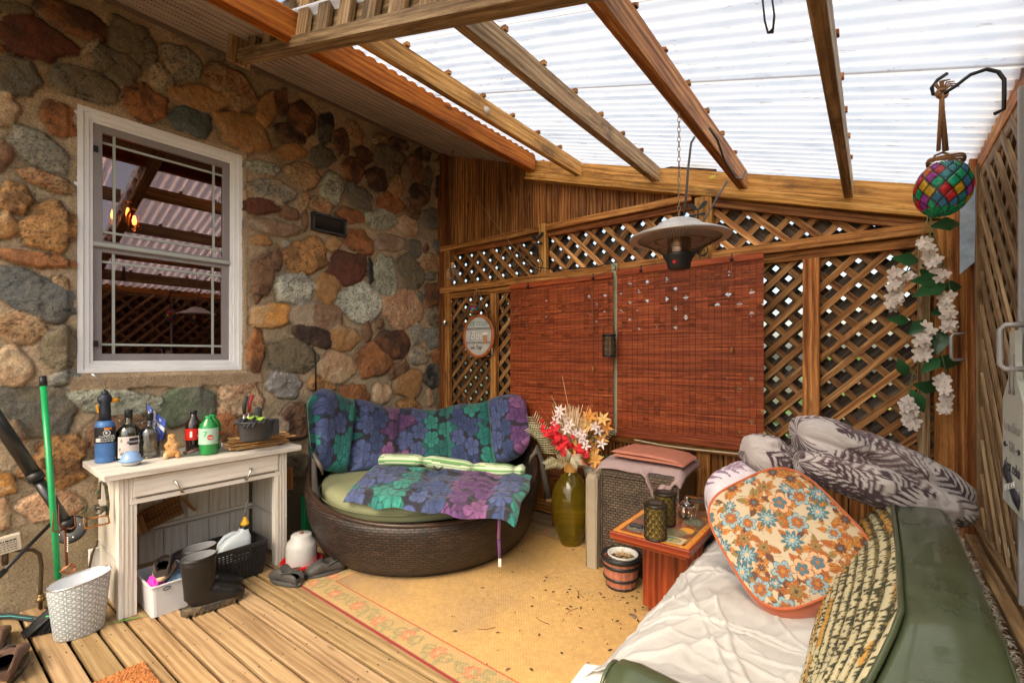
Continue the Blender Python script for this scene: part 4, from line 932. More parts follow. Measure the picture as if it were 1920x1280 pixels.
WB = P(250, 1100, z=0), P(284, 1163, z=0), P(330, 1147, z=0)
cb = Vector(((WB[1].x+WB[2].x)/2-.13, (WB[1].y+WB[2].y)/2-.0, 0)); 
cb = Vector((-3.05, .79, 0)); t = thing('storage_box', 'white plastic box of old shoes on the deck under the table', 'box', cb)
open_box('box_shell', cb, .30, .19, .165, .004, .92, SB_, t, 0)
mb = MB(); mb.tube([cb+Vector((.155, -.03+.015*math.cos(a), .14+.008*math.sin(a))) for a in np.linspace(0, 6.28, 12)], .002, 5); mb.build('grip_slot', BLACK, t)
MAG = mat('magenta_cloth', (.75, .03, .38), rough=.8); BLC = mat('blue_denim', (.10, .17, .26), rough=.9)
def rag(name, label, cat, c, sx, sy, sz, m, seed, group=None):
    nu, nv = 26, 26; A = np.zeros((nu, nv, 3))
    U, V = np.meshgrid(np.linspace(-1, 1, nu), np.linspace(-1, 1, nv), indexing='ij')
    Z = sz*(1-np.clip(np.sqrt(U**2*V**2*.3+np.maximum(abs(U), abs(V))**3), 0, 1))+sz*1.2*(fbm(U*2.2+seed, V*2.2, seed)-.4)
    A = np.stack([c[0]+U*sx*(1+.15*np.sin(V*3+seed)), c[1]+V*sy*(1+.15*np.cos(U*3)), c[2]+Z], -1); mb = MB(); mb.grid(A)
    o = mb.build(name, m); o.modifiers.new('s', 'SOLIDIFY').thickness = .004; tag(o, label, cat, group); return o
rag('cloth', 'magenta cloth poking out of the white box under the shoes', 'cloth', (cb.x+.07, cb.y-.055, .15), .05, .035, .04, MAG, 3)
rag('folded_cloth', 'blue denim cloth folded in the white box under the shoes', 'cloth', (cb.x+.06, cb.y+.03, .145), .08, .05, .025, BLC, 5)
SHB = mat('brown_black_suede', (.045, .033, .028), rough=.75, var=.4); SOLE = mat('tan_gum_sole', (.50, .32, .2), rough=.7); LINI = mat('black_lining', (.015, .014, .013), rough=.9)
def shoe(name, label, c, yaw, L, m, ms, group=None, high=.085, clog=False, pitch=0, cat='shoe'):
    """toe points along +x before yaw"""
    t = thing(name, label, cat, c, group); R = Matrix.Translation(Vector(c)) @ Matrix.Rotation(yaw, 4, 'Z') @ Matrix.Rotation(pitch, 4, 'Y')
    def sec(x, wl, z0, z1, n=16, cut=None):
        pts = []
        for k in range(n):
            a = 2*math.pi*k/n; cx = math.copysign(abs(math.cos(a))**.75, math.cos(a)); sz = math.copysign(abs(math.sin(a))**.8, math.sin(a))
            pts.append(Vector((x, wl*cx, (z0+z1)/2+(z1-z0)/2*sz)))
        return pts
    W = L*.19
    mb = MB(); st = [(-.48, .55, .0, .5), (-.46, .78, 0, .8), (-.35, .86, 0, 1.0), (-.2, .84, 0, .98), (-.05, .82, 0, .92), (.1, .9, 0, .74), (.25, 1.0, 0, .56), (.38, .93, 0, .44), (.46, .7, .02, .34), (.5, .3, .05, .2)]
    rg_ = [sec(x*L, w*W, .02+z0*high, .02+z1*high) for x, w, z0, z1 in st]
    if clog: rg_ = [sec(x*L, w*W*1.1, .015+z0*high, .015+max(z1*(.75 if x < 0 else 1.25), .3)*high) for x, w, z0, z1 in st]
    # open the collar: push the top of the heel sections down and inwards
    for i in range(1, 5):
        for k in range(16):
            a = 2*math.pi*k/16
            if math.sin(a) > .8: rg_[i][k].z -= high*(.62 if not clog else .45); rg_[i][k].y *= 1.0
    mb.rings(rg_, True, True, True); mb.xf(R); mb.build('upper', m, t)
    mb = MB(); n = 20; out = []
    for z, s_ in ((0, .96), (.006, 1.02), (.022, 1.03), (.026, .97)):
        out.append([Vector((math.cos(2*math.pi*k/n)*L*.515*s_, math.sin(2*math.pi*k/n)*W*1.05*s_*(1+.12*math.cos(2*math.pi*k/n)), z)) for k in range(n)])
    mb.rings(out); mb.xf(R); mb.build('sole', ms, t, bevel=0)
    mb = MB(); mb.lathe([(.0, 0), (1, .0)], (0, 0, 0), 20); mb.v = [((-.22+x*.185)*L, y*W*.56, (high*.80 if not clog else high*.55)+.0) for x, y, z in mb.v]
    mb.xf(R); mb.build('lining', LINI, t)
    mb = MB()
    if clog:
        for i in range(4):
            for j in range(-2, 3):
                if abs(j)+i*.4 < 3: mb.lathe([(.0035, -.003), (.0035, .0015)], (L*(.12+.085*i), j*W*.32, .015+high*(.92-.155*i-.05*abs(j))), 6)
    else:
        for i in range(4):
            x = L*(.04+.055*i); z = .02+high*(.86-.12*i); mb.tube([(x, -W*.4, z-.008), (x, 0, z+.004), (x, W*.4, z-.008)], .0028, 5)
    mb.xf(R); mb.build('vent_holes' if clog else 'laces', LINI if clog else SHB, t)
    if clog:
        mb = MB(); mb.tube([(-.02*L, -W*.95, high*.72), (-.3*L, -W*.8, high*.95), (-.44*L, 0, high*1.0), (-.3*L, W*.8, high*.95), (-.02*L, W*.95, high*.72)], [.004]*5, 6, side=(0, 0, 1)); mb.xf(R); mb.build('heel_strap', m, t)
    return t
shoe('sneaker', 'dark suede sneaker with pale layered sole, nearer one on the white box', (cb.x+.0, cb.y-.0, .165), math.radians(160), .25, SHB, SOLE, 'pair of suede sneakers')
shoe('sneaker', 'dark suede sneaker lying further back behind the white box', (cb.x-.17, cb.y+.12, .11), math.radians(-100), .22, SHB, SOLE, 'pair of suede sneakers')
# rubber boots
RUB = mat('black_rubber', (.014, .013, .012), rough=.36, var=.3, vs=12, bump=.12, dirt=((.12, .09, .06), 20, .6, .35))
RUBS = mat('muddy_rubber_sole', (.035, .03, .025), rough=.7, dirt=((.18, .12, .06), 25, .45, .6)); GLIN = mat('grey_boot_lining', (.17, .17, .175), rough=.85)
def boot(c, yaw, label):
    t = thing('rubber_boot', label, 'boot', c, 'pair of black rubber boots'); R = Matrix.Translation(Vector(c)) @ Matrix.Rotation(yaw, 4, 'Z')
    def el(cx, cz, a, b, tilt, n=22):
        return [Vector((cx, 0, cz))+Vector((a*math.cos(q)*math.cos(tilt), b*math.sin(q), a*math.cos(q)*math.sin(tilt))) for q in [2*math.pi*k/n for k in range(n)]]
    mb = MB()
    rg_ = [el(.0, .365, .080, .060, .05), el(0, .36, .083, .063, .05), el(.0, .30, .080, .060, .02), el(.002, .22, .075, .056, 0), el(.002, .15, .07, .05, .05), el(.006, .105, .074, .047, .28), el(.034, .085, .080, .047, .75), el(.078, .066, .062, .048, 1.2), el(.13, .055, .047, .050, 1.42), el(.17, .048, .038, .045, 1.5), el(.20, .042, .026, .03, 1.55), el(.212, .04, .010, .012, 1.55)]
    def sq(v): v = Vector(v); v.z = v.z if v.z < .12 else .12+(v.z-.12)*.72; return v
    rg_ = [[sq(v) for v in q] for q in rg_]
    mb.rings(rg_, True, False, True); mb.xf(R); mb.build('boot_shaft', RUB, t)
    mb = MB(); mb.rings([[sq(v) for v in q] for q in (el(0, .366, .079, .059, .05), el(0, .358, .074, .055, .05), el(0, .25, .07, .05, 0))], True, False, True); mb.xf(R); mb.build('lining', GLIN, t)
    mb = MB(); n = 26; out = []
    def fp(s_, z): 
        pts = []
        for k in range(n):
            q = 2*math.pi*k/n; x = .07+.145*math.cos(q)*s_; y = .046*math.sin(q)*s_*(1+.12*math.cos(q)-.12*math.cos(2*q)*0)
            pts.append(Vector((x, y, z+(.012*max(0, math.cos(q))**2))))
        return pts
    mb.rings([fp(.95, .0), fp(1.0, .004), fp(1.03, .02), fp(1.03, .036), fp(.98, .042)])
    for k in range(9): mb.box((-.055+.03*k, 0, .009), (.010, .094 if 0 < k < 8 else .07, .016))
    mb.xf(R); mb.build('sole', RUBS, t)
    mb = MB(); mb.rings([[sq(v) for v in q] for q in (el(0, .352, .0845, .0645, .05), el(0, .34, .0838, .0635, .05))], True, False, False); mb.xf(R); mb.build('trim_band', RUB, t)
bt = P(352, 1158, z=0)
boot((-2.80, .875, 0), math.radians(84), 'nearer black rubber boot with muddy sole beside the white box')
boot((-2.93, .92, 0), math.radians(86), 'further black rubber boot behind its twin, half hidden')
# black woven plastic basket with a jug
cb2 = Vector((-3.11, 1.15, 0)); t = thing('woven_basket', 'black woven plastic basket standing under the right end of the table', 'basket', cb2)
def slat_side(mb, p0, p1, q0, q1, nrow, ncol):
    """pierced wall between bottom edge p0-p1 and top edge q0-q1"""
    for i in range(nrow+1):
        a = i/nrow; A_ = Vector(p0).lerp(Vector(q0), a); B_ = Vector(p1).lerp(Vector(q1), a); mb.bar(A_, B_, .003, .0075)
    for j in range(ncol+1):
        a = j/ncol; A_ = Vector(p0).lerp(Vector(p1), a); B_ = Vector(q0).lerp(Vector(q1), a); mb.bar(A_, B_, .009 if j % 1 == 0 else .006, .003, up=(B_-A_).cross(Vector(p1)-Vector(p0)))
R = Matrix.Rotation(math.radians(0), 3, 'Z'); w_, l_, h_ = .135, .15, .205; kk = .86
cs = [(-1, -1), (1, -1), (1, 1), (-1, 1)]; Bt = [cb2+R @ Vector((a*w_*kk, b*l_*kk, .008)) for a, b in cs]; Tp = [cb2+R @ Vector((a*w_, b*l_, h_-.02)) for a, b in cs]
mb = MB()
for i in range(4): slat_side(mb, Bt[i], Bt[(i+1) % 4], Tp[i], Tp[(i+1) % 4], 13, 14 if i % 2 else 12)
mb.box(cb2+Vector((0, 0, .005)), (w_*2*kk, l_*2*kk, .008), R); mb.build('basket_wall', BLACK, t)
mb = MB()
for i in range(4): mb.bar(Tp[i]+Vector((0, 0, .012)), Tp[(i+1) % 4]+Vector((0, 0, .012)), .014, .026)
mb.build('rim', BLACK, t, bevel=.003)
mb = MB(); hc = cb2+Vector((w_*.985, .0, .165)); mb.tube([hc+Vector((0, .05*math.cos(a), .014*math.sin(a))) for a in np.linspace(0, 6.28, 20)], .006, 6); mb.build('handle', BLACK, t)
mb = MB(); mb.lathe([(1, 0), (.98, .004)], (0, 0, 0), 20); mb.v = [(hc.x-.006+z, hc.y+x*.045, hc.z+y*.011) for x, y, z in mb.v]; mb.build('handle_slot', mat('green_inside', (.12, .3, .16), rough=.6), t)
JUG = mat('milky_plastic', (.60, .66, .70), rough=.35, var=.06, bump=.02)
cj = cb2+Vector((-.0, .0, .09)); t = thing('plastic_jug', 'milky white jug with yellow spout lying tilted in the black basket', 'jug', cj)
mb = MB()
def rr_ring(c, a, b, z, r=.3, n=20, R=None):
    pts = []
    for k in range(n):
        q = 2*math.pi*k/n; x = a*math.copysign(abs(math.cos(q))**.5, math.cos(q)); y = b*math.copysign(abs(math.sin(q))**.5, math.sin(q)); v = Vector((x, y, z)); pts.append(Vector(c)+(R @ v if R else v))
    return pts
Rj = Matrix.Rotation(-.12, 3, 'X')
mb.rings([rr_ring(cj, .05, .085, 0, R=Rj), rr_ring(cj, .055, .09, .01, R=Rj), rr_ring(cj, .055, .09, .10, R=Rj), rr_ring(cj+Vector((0, .02, 0)), .045, .065, .14, R=Rj), rr_ring(cj+Vector((0, .045, 0)), .025, .028, .165, R=Rj), rr_ring(cj+Vector((0, .05, 0)), .02, .02, .185, R=Rj)])
mb.build('jug_body', JUG, t)
mb = MB(); mb.tube([cj+Rj @ Vector(q) for q in ((0, .03, .15), (0, -.01, .165), (0, -.055, .15), (0, -.085, .11), (0, -.088, .07))], [.011, .013, .014, .013, .012], 10); mb.build('handle', JUG, t)
e = cj+Rj @ Vector((0, .052, .185))
mb = MB(); mb.lathe([(.026, 0), (.026, .02), (.02, .022)], e, 18); mb.build('collar', BLACK, t)
mb = MB(); mb.lathe([(.024, .02), (.024, .036), (.017, .038), (.016, .052), (.010, .054), (.009, .072)], e, 18); mb.build('spout_cap', mat('yellow_cap', (.85, .47, .02), rough=.4), t)
mb = MB(); mb.tube([e+Vector((0, 0, .07)), e+Vector((0, .005, .12)), e+Vector((0, .018, .19))], [.006, .006, .005], 8); mb.build('spout_tube', mat('smoky_tube', (.22, .2, .16), rough=.3), t)
# wooden suet feeder leaning against the back panel
a = P(305, 962, x=-3.44); t = thing('suet_feeder', 'wooden bird suet feeder with wire mesh leaning on the table back panel', 'bird feeder', a)
FW_ = wood('feeder_wood', (.25, .11, .03), (.48, .26, .1), (.6, .38, .18)); Rf = Matrix.Rotation(.3, 3, 'X')
mb = MB(); mb.box(a+Vector((-.02, 0, 0)), (.012, .2, .12), Rf, (.9, .8, .7)); mb.box(a+Rf @ Vector((0, .13, -.005)), (.05, .014, .14), Rf @ Matrix.Rotation(.35, 3, 'X')); mb.box(a+Rf @ Vector((0, -.13, 0)), (.05, .07, .11), Rf); mb.build('feeder_frame', FW_, t)
mb = MB()
for k in range(11): mb.tube([a+Rf @ Vector((.02, -.09+.018*k, -.05)), a+Rf @ Vector((.02, -.09+.018*k, .05))], .0012, 4)
for k in range(7): mb.tube([a+Rf @ Vector((.0215, -.095, -.05+.0166*k)), a+Rf @ Vector((.0215, .095, -.05+.0166*k))], .0012, 4)
mb.build('wire_mesh', IRON, t)
# orange paper and envelope tucked at the table's right side
a = P(538, 892, x=-3.2); mb = MB(); mb.box(a+Vector((-.03, .015, -.02)), (.12, .004, .15), Matrix.Rotation(.15, 3, 'Z')); tag(mb.build('cardboard_sheet', mat('kraft_orange', (.5, .2, .06), rough=.8)), 'orange cardboard sheet tucked behind the right end of the table', 'cardboard')
# ================================================================== far left corner
GPOLE = mat('green_painted_metal', (.01, .33, .10), rough=.35, dirt=((.015, .03, .02), 45, .66, .9), coat=.3)
top = P(80, 705, x=-3.38); bot = P(112, 1135, x=-3.15)
t = thing('push_broom', 'green handled broom with black bristles leaning on the stone wall', 'broom', bot)
mb = MB(); mb.tube([top+(bot-top)*.04, bot+Vector((0, 0, .05))], .0135, 12); mb.build('handle', GPOLE, t)
mb = MB(); mb.tube([top, top+(bot-top)*.045], [.015, .0155], 12); mb.build('grip_cap', BLACK, t)
hb = P(72, 1188, z=0.01); he = P(110, 1120, z=.10)
mb = MB(); rs = random.Random(3); f0_ = P(40, 1193, z=0.0); f1_ = P(108, 1178, z=0.0); g0_ = P(95, 1140, z=.11)+Vector((.02, 0, 0)); g1_ = P(118, 1135, z=.11)
for k in range(520):
    u = rs.random(); v = rs.uniform(-.022, .022); a = g0_.lerp(g1_, u)+Vector((v, v*.4, rs.uniform(-.01, .01))); b = f0_.lerp(f1_, u)+Vector((v*1.6+rs.uniform(-.01, .01), rs.uniform(-.01, .01), rs.uniform(0, .012)))
    n0 = len(mb.v); sd_ = Vector((.0014, .0012, 0)); mb.v += [tuple(a-sd_), tuple(a+sd_), tuple(b+sd_), tuple(b-sd_)]; mb.face((n0, n0+1, n0+2, n0+3), [(0, 0)]*4)
mb.build('bristles', BLACK, t, kind='stuff')
mb = MB(); mb.rings([[g0_+Vector((x, y, z)) for x, y, z in ((.03, -.012, -.01), (-.03, -.012, -.01), (-.02, 0, .02), (.02, 0, .02))], [g1_+Vector((x, y, z)) for x, y, z in ((.03, .02, -.01), (-.03, .02, -.01), (-.02, 0, .05), (.02, 0, .05))]]); mb.build('broom_head', BLACK, t)
mb = MB(); mb.tube([g0_.lerp(f0_, .22)+Vector((.03, .0, .006)), g1_.lerp(f1_, .3)+Vector((.03, .0, .006))], .0035, 6); mb.build('green_band', mat('bright_green', (.04, .5, .12), rough=.5), t)
# black telescopic pole with a round plate
a0 = P(-70, 690, x=-3.42); a1 = P(133, 992, x=-3.30); t = thing('black_pole', 'thick black telescopic pole ending in a round plate, leaning left', 'pole', a1)
mb = MB(); m_ = a0.lerp(a1, .66); mb.tube([a0, m_], .030, 16); mb.tube([m_, a1], .024, 16); mb.build('pole', mat('satin_black_metal', (.016, .016, .018), rough=.32, coat=.3), t)
for q0_, q1_, r_ in ((m_-(a1-a0)*.03, m_+(a1-a0)*.015, .034), (a1-(a1-a0)*.06, a1-(a1-a0)*.02, .029)): mb = MB(); mb.tube([q0_, q1_], r_, 16); mb.build('clamp_collar', BLACK, t)
Rd = Vector((.75, -.55, .38)).normalized().to_track_quat('Z', 'Y').to_matrix(); mb = MB(); mb.lathe([(.066, -.01), (.070, -.004), (.070, .004), (.060, .008), (.0, .008)], a1, 30, Rd); mb.build('round_plate', BLACK, t)
mb = MB()
for k in range(4): mb.lathe([(.004, 0), (.003, .003)], a1+Rd @ Vector((.045*math.cos(k*1.57+.5), .045*math.sin(k*1.57+.5), .008)), 8, Rd)
mb.build('screw', STEEL, t)
a0 = P(98, 978, x=-3.36); a1 = P(-40, 1118, x=-2.95)
t = thing('black_strut', 'thin black square tube sloping down to the left edge', 'pole', a1); mb = MB(); mb.tube([a0, a1.lerp(a0, .25)], .011, 4); mb.build('tube', BLACK, t); mb = MB(); mb.tube([a1.lerp(a0, .3), a1], .016, 4); mb.build('sleeve', BLACK, t)
# oval patterned bucket
cbk = Vector((-3.05, .45, 0)); m_bk, nt_, b_ = nodes('white_patterned_enamel')
uv_ = N(nt_, 'ShaderNodeTexCoord').outputs['UV']
def circ(off):
    mp = N(nt_, 'ShaderNodeMapping', Vector=uv_, Scale=(21, 21, 1), Location=(off[0], off[1], 0)); fr = N(nt_, 'ShaderNodeVectorMath', {'operation': 'FRACTION'}, i0=mp.outputs[0])
    ds = N(nt_, 'ShaderNodeVectorMath', {'operation': 'DISTANCE'}, i0=fr.outputs[0], i1=(.5, .5, 0)); sb_ = N(nt_, 'ShaderNodeMath', {'operation': 'SUBTRACT'}, i0=ds.outputs['Value'], i1=.44)
    ab = N(nt_, 'ShaderNodeMath', {'operation': 'ABSOLUTE'}, i0=sb_.outputs[0]); return N(nt_, 'ShaderNodeMath', {'operation': 'LESS_THAN'}, i0=ab.outputs[0], i1=.055).outputs[0]
mx = N(nt_, 'ShaderNodeMath', {'operation': 'MAXIMUM'}, i0=circ((0, 0)), i1=circ((.5, .5)))
mx = N(nt_, 'ShaderNodeMath', {'operation': 'MAXIMUM'}, i0=mx.outputs[0], i1=circ((.5, 0)))
c_ = mixrgb(nt_, 'MIX', mx.outputs[0], (.74, .76, .75), (.33, .37, .39)); nt_.links.new(c_, b_.inputs['Base Color']); b_.inputs['Roughness'].default_value = .35
t = thing('waste_bin', 'white oval metal bin with fine grey circle pattern on the deck', 'bin', cbk)
def ov(s_, z, n=40, dz=0):
    return [cbk+Vector((.088*s_*math.sin(2*math.pi*k/n)*1.0, .118*s_*math.cos(2*math.pi*k/n), z+dz*math.cos(2*math.pi*k/n))) for k in range(n)][::-1]
mb = MB(); mb.rings([ov(.76, 0), ov(.78, .004), ov(1.0, .262, dz=.012)], True, True, False); mb.build('bin_wall', m_bk, t)
mb = MB(); mb.rings([ov(.99, .262, dz=.012)[::-1], ov(.75, .008)[::-1]], True, False, True); mb.build('bin_inside', mat('white_enamel', (.68, .70, .74), rough=.25, var=.05, dirt=((.4, .4, .42), 60, .7, .6)), t)
mb = MB(); r_ = ov(1.0, .264, dz=.012); mb.tube(r_+[r_[0]], .0035, 6); mb.build('rolled_rim', STEEL, t)
# copper hand cultivator hanging on the broom
RUST = mat('rusty_iron', (.16, .055, .025), rough=.7, var=.4, vs=40, metal=.3); COPP = mat('copper_wire', (.45, .16, .07), rough=.35, metal=.8)
a = P(121, 990, x=-3.16); t = thing('hand_cultivator', 'rusty three-pronged hand cultivator hooked upright beside the green handle', 'garden tool', a)
b = P(126, 1062, x=-3.16); mb = MB(); mb.tube([b, a], .0055, 8); mb.build('shaft', RUST, t)
mb = MB()
for (px, py, qx, qy) in ((99, 995, 100, 958), (110, 980, 110, 945), (142, 985, 138, 948)):
    m1 = P(px, py, x=-3.14); m2 = P(qx, qy, x=-3.14); mb.tube([a, a.lerp(m1, .6)+Vector((.02, 0, -.004)), m1, m2], [.005, .0045, .004, .0015], 7)
mb.build('prongs', RUST, t)
mb = MB(); rs = random.Random(2)
for k in range(3): mb.tube([b+Vector((.004*k, .018*math.cos(q)*(1+.3*k), -.012+.017*math.sin(q)+.006*k*math.sin(q*2))) for q in np.linspace(0, 6.28, 14)], .0022, 6)
mb.build('wire_loop', COPP, t)
# rusty bracket clamped on the table end
a = P(190, 930, x=-3.13); t = thing('rusty_clamp', 'rusty green-painted clamp with a round lens hanging on the table end', 'clamp', a)
GRU = mat('peeling_green_iron', (.05, .09, .06), rough=.7, var=.5, vs=60, dirt=((.35, .14, .04), 50, .5, .9), metal=.2); ORU = mat('orange_rust', (.5, .19, .035), rough=.7, var=.4, vs=40)
mb = MB(); q = [(186, 935), (187, 905), (193, 900), (199, 912), (203, 945), (201, 968)]; mb.tube([P(x, y, x=-3.12) for x, y in q], .0075, 7); mb.build('loop_arm', GRU, t)
mb = MB(); q = [(205, 980), (160, 990), (156, 973), (203, 966), (205, 980)]; mb.tube([P(x, y, x=-3.11) for x, y in q], .005, 5); mb.build('frame_bar', ORU, t)
Rl = Vector((.8, -.55, .1)).normalized().to_track_quat('Z', 'Y').to_matrix(); lc = P(186, 956, x=-3.09)
mb = MB(); mb.lathe([(.016, -.05), (.018, 0), (.021, .002), (.021, .010), (.012, .012), (.010, .006), (0, .006)], lc, 18, Rl); mb.lathe([(.010, -.045), (.010, .0)], lc+Vector((0, -.025, .02)), 10, Rl); mb.build('lens_barrel', mat('brass_and_black', (.10, .085, .06), rough=.4, metal=.5), t)
mb = MB(); mb.tube([P(150, 962, x=-3.1), P(158, 955, x=-3.1), P(162, 975, x=-3.1), P(158, 990, x=-3.12)], .006, 7); mb.tube([P(158, 968, x=-3.11), P(163, 950, x=-3.11), P(157, 938, x=-3.11), P(152, 945, x=-3.11)], .0045, 7); mb.build('hook', GRU, t)
mb = MB(); q0 = P(127, 1008, x=-3.1)
for k in range(7): mb.lathe([(.003, -.005), (.004, 0), (.003, .005)], q0-Vector((0, 0, .011*k)), 7)
tag(mb.build('small_chain', STEEL), 'short steel bead chain hanging beneath the round plate', 'chain')
# pipe on the footing, hose, meter plate
PIP = mat('old_brown_pipe', (.09, .06, .035), rough=.5, metal=.4)
t = thing('gas_pipe', 'brown bent pipe running down the concrete footing with a fitting', 'pipe', P(75, 1080, x=-3.5))
mb = MB(); mb.tube([P(x, y, x=-3.49) for x, y in ((-5, 1030), (30, 1031), (62, 1030), (74, 1038), (78, 1060), (76, 1100), (76, 1140))], .009, 8); mb.build('pipe', PIP, t)
mb = MB(); q = P(76, 1120, x=-3.49); mb.lathe([(.013, -.02), (.018, -.018), (.018, 0), (.013, .002), (.016, .012), (.013, .02)], q, 10); mb.tube([q, q+Vector((.01, .05, 0))], .006, 6); mb.build('valve', mat('dull_brass', (.25, .17, .07), rough=.4, metal=.8), t)
mb = MB(); mb.tube([P(x, y, x=-3.47) for x, y in ((183, 1012), (172, 1040), (166, 1070), (158, 1082))], .006, 7); tag(mb.build('bent_cable', PIP), 'short brown cable bending down behind the table leg', 'cable')
mb = MB(); q = P(177, 1050, x=-3.49); mb.box(q, (.03, .05, .14)); tag(mb.build('white_pipe_stub', WHITE, bevel=.006), 'white plastic pipe stub standing behind the table side', 'pipe')
mb = MB(); mb.tube([P(x, y, z=.012) for x, y in ((-160, 1163), (-30, 1156), (20, 1154), (66, 1160), (85, 1162))], .014, 10); o = mb.build('garden_hose', mat('dark_hose', (.03, .05, .055), rough=.4), None); tag(o, 'dark garden hose lying on the deck at the left edge', 'hose')
mb = MB(); mb.tube([P(x, y, z=.027) for x, y in ((-160, 1163), (-30, 1156), (20, 1154), (60, 1159))], .0022, 5); mb.build('teal_stripe', mat('teal_line', (.05, .35, .35), rough=.5), o)
q = P(10, 1022, x=-3.45); t = thing('meter_plate', 'small cream meter box with printed plate low on the wall', 'meter', q)
mb = MB(); mb.box(q+Vector((0, -.04, 0)), (.035, .19, .085), Matrix.Rotation(.1, 3, 'X')); mb.build('plate_box', mat('cream_metal', (.55, .48, .38), rough=.5), t, bevel=.004)
mb = MB(); rs = random.Random(1)
for r in range(5):
    y = -.12
    while y < .04:
        l = rs.uniform(.004, .013); mb.box(q+Matrix.Rotation(.1, 3, 'X') @ Vector((.0185, y+l/2, .024-.012*r)), (.001, l, .003 if r else .007)); y += l+.004
mb.build('small_print', TEXTD, t)
mb = MB(); mb.tube([q+Vector((-.01, -.05, -.04)), q+Vector((-.01, -.05, -.12))], .014, 10); mb.tube([q+Vector((-.01, 0.0, -.04)), q+Vector((-.01, 0, -.1))], .012, 10); mb.build('pipe_fitting', PIP, t)
# hiking shoes, doormat, wood corner
HK = mat('brown_hiking_leather', (.13, .075, .05), rough=.7, var=.4, vs=25, dirt=((.35, .22, .17), 18, .56, .6))
q = P(30, 1262, z=0); shoe('hiking_shoe', 'worn brown hiking shoe with striped sole at the lower left corner', (q.x-.04, q.y-.02, 0), math.radians(165), .28, HK, RUBS, 'worn hiking shoes', .10)
q = P(5, 1215, z=0); shoe('hiking_shoe', 'worn brown hiking shoe further back at the left edge', (q.x-.02, q.y-.03, 0), math.radians(170), .28, HK, RUBS, 'worn hiking shoes', .09)
q = P(240, 1262, z=0); m_mat = mat('orange_coir', (.45, .17, .05), rough=.95, var=.35, vs=30, bump=1.0, bs=500)
c0 = P(272, 1243, z=.0); c1 = P(182, 1282, z=.0); c2 = P(305, 1285, z=.0)
mb = MB(); ex = (c2-c0).normalized(); ey = (c1-c0).normalized(); rs = random.Random(6)
nn = 70; A = np.zeros((nn, nn, 3))
for i in range(nn):
    for j in range(nn): v = c0+ex*(.36*i/(nn-1))+ey*(.5*j/(nn-1)); A[i, j] = (v.x, v.y, .016+rs.uniform(-.004, .004)-(.014 if i in (0, nn-1) or j in (0, nn-1) else 0))
mb.grid(A, smooth=False); tag(mb.build('doormat', m_mat), 'orange coir doormat at the bottom edge of the deck', 'doormat')
q = P(10, 1272, z=.12); mb = MB(); mb.box(q+Vector((-.05, -.09, -.05)), (.14, .16, .05), Matrix.Rotation(.5, 3, 'Z'), (1.3, 1.25, 1.2)); tag(mb.build('wood_offcut', W_PALE, bevel=.012), 'rounded pale wood offcut at the very bottom left corner', 'wood block')
mb = MB(); mb.leaf(P(205, 1168, z=.006), P(268, 1156, z=.006)-P(205, 1168, z=.006), (0, 0, 1), .17, .016, -.05, 6, (1, 1, 1)); tag(mb.build('grass_blade', mat('green_leaf', (.10, .26, .04), rough=.6)), 'long green leaf lying on the deck under the table leg', 'leaf')
# ---- poultry waterer, green box, clogs
c = P(564, 1066, z=0)+Vector((-.03, .02, 0)); RED = mat('red_plastic', (.62, .015, .02), rough=.3, coat=.4)
t = thing('poultry_waterer', 'milky poultry waterer jar on a red tray beside the table', 'waterer', c)
mb = MB(); mb.lathe([(.085, 0), (.112, .012), (.125, .045), (.121, .046), (.105, .014), (.0, .012)], c, 36); mb.build('red_tray', RED, t)
mb = MB(); mb.lathe([(.090, .02), (.092, .03), (.092, .135), (.086, .16), (.064, .185), (.062, .205), (.058, .21), (.0, .214)], c, 36); mb.build('water_jar', mat('milky_jar_plastic', (.46, .45, .44), rough=.3, var=.15, vs=5), t)
mb = MB(); mb.lathe([(.012, .212), (.012, .218), (.005, .222), (.005, .232)], c, 10); mb.build('top_screw', RUST, t)
g = P(565, 1010, z=.02); gb = Vector((-3.28, 1.80, .17)); mb = MB(); mb.box(gb, (.04, .30, .34), Matrix.Rotation(.35, 3, 'Z')); o = mb.build('flat_box', mat('green_board', (.01, .22, .07), rough=.45), bevel=.004); tag(o, 'green flat box standing upright behind the poultry waterer', 'box')
mb = MB(); mb.box(gb+Vector((-.16, .22, -.0)), (.2, .12, .33), Matrix.Rotation(.35, 3, 'Z')); tag(mb.build('black_case', BLACK, bevel=.006), 'black case behind the green flat box', 'case')
CRO = mat('dark_grey_foam', (.055, .052, .05), rough=.6, var=.15)
q = P(537, 1092, z=0); shoe('foam_clog', 'dark grey foam clog with strap down, left one facing the table', (q.x, q.y, 0), math.radians(195), .235, CRO, CRO, 'pair of foam clogs', .095, True)
q = P(610, 1076, z=0); shoe('foam_clog', 'dark grey foam clog showing its holes, right one by the rug', (q.x, q.y+.0, 0), math.radians(250), .235, CRO, CRO, 'pair of foam clogs', .095, True)
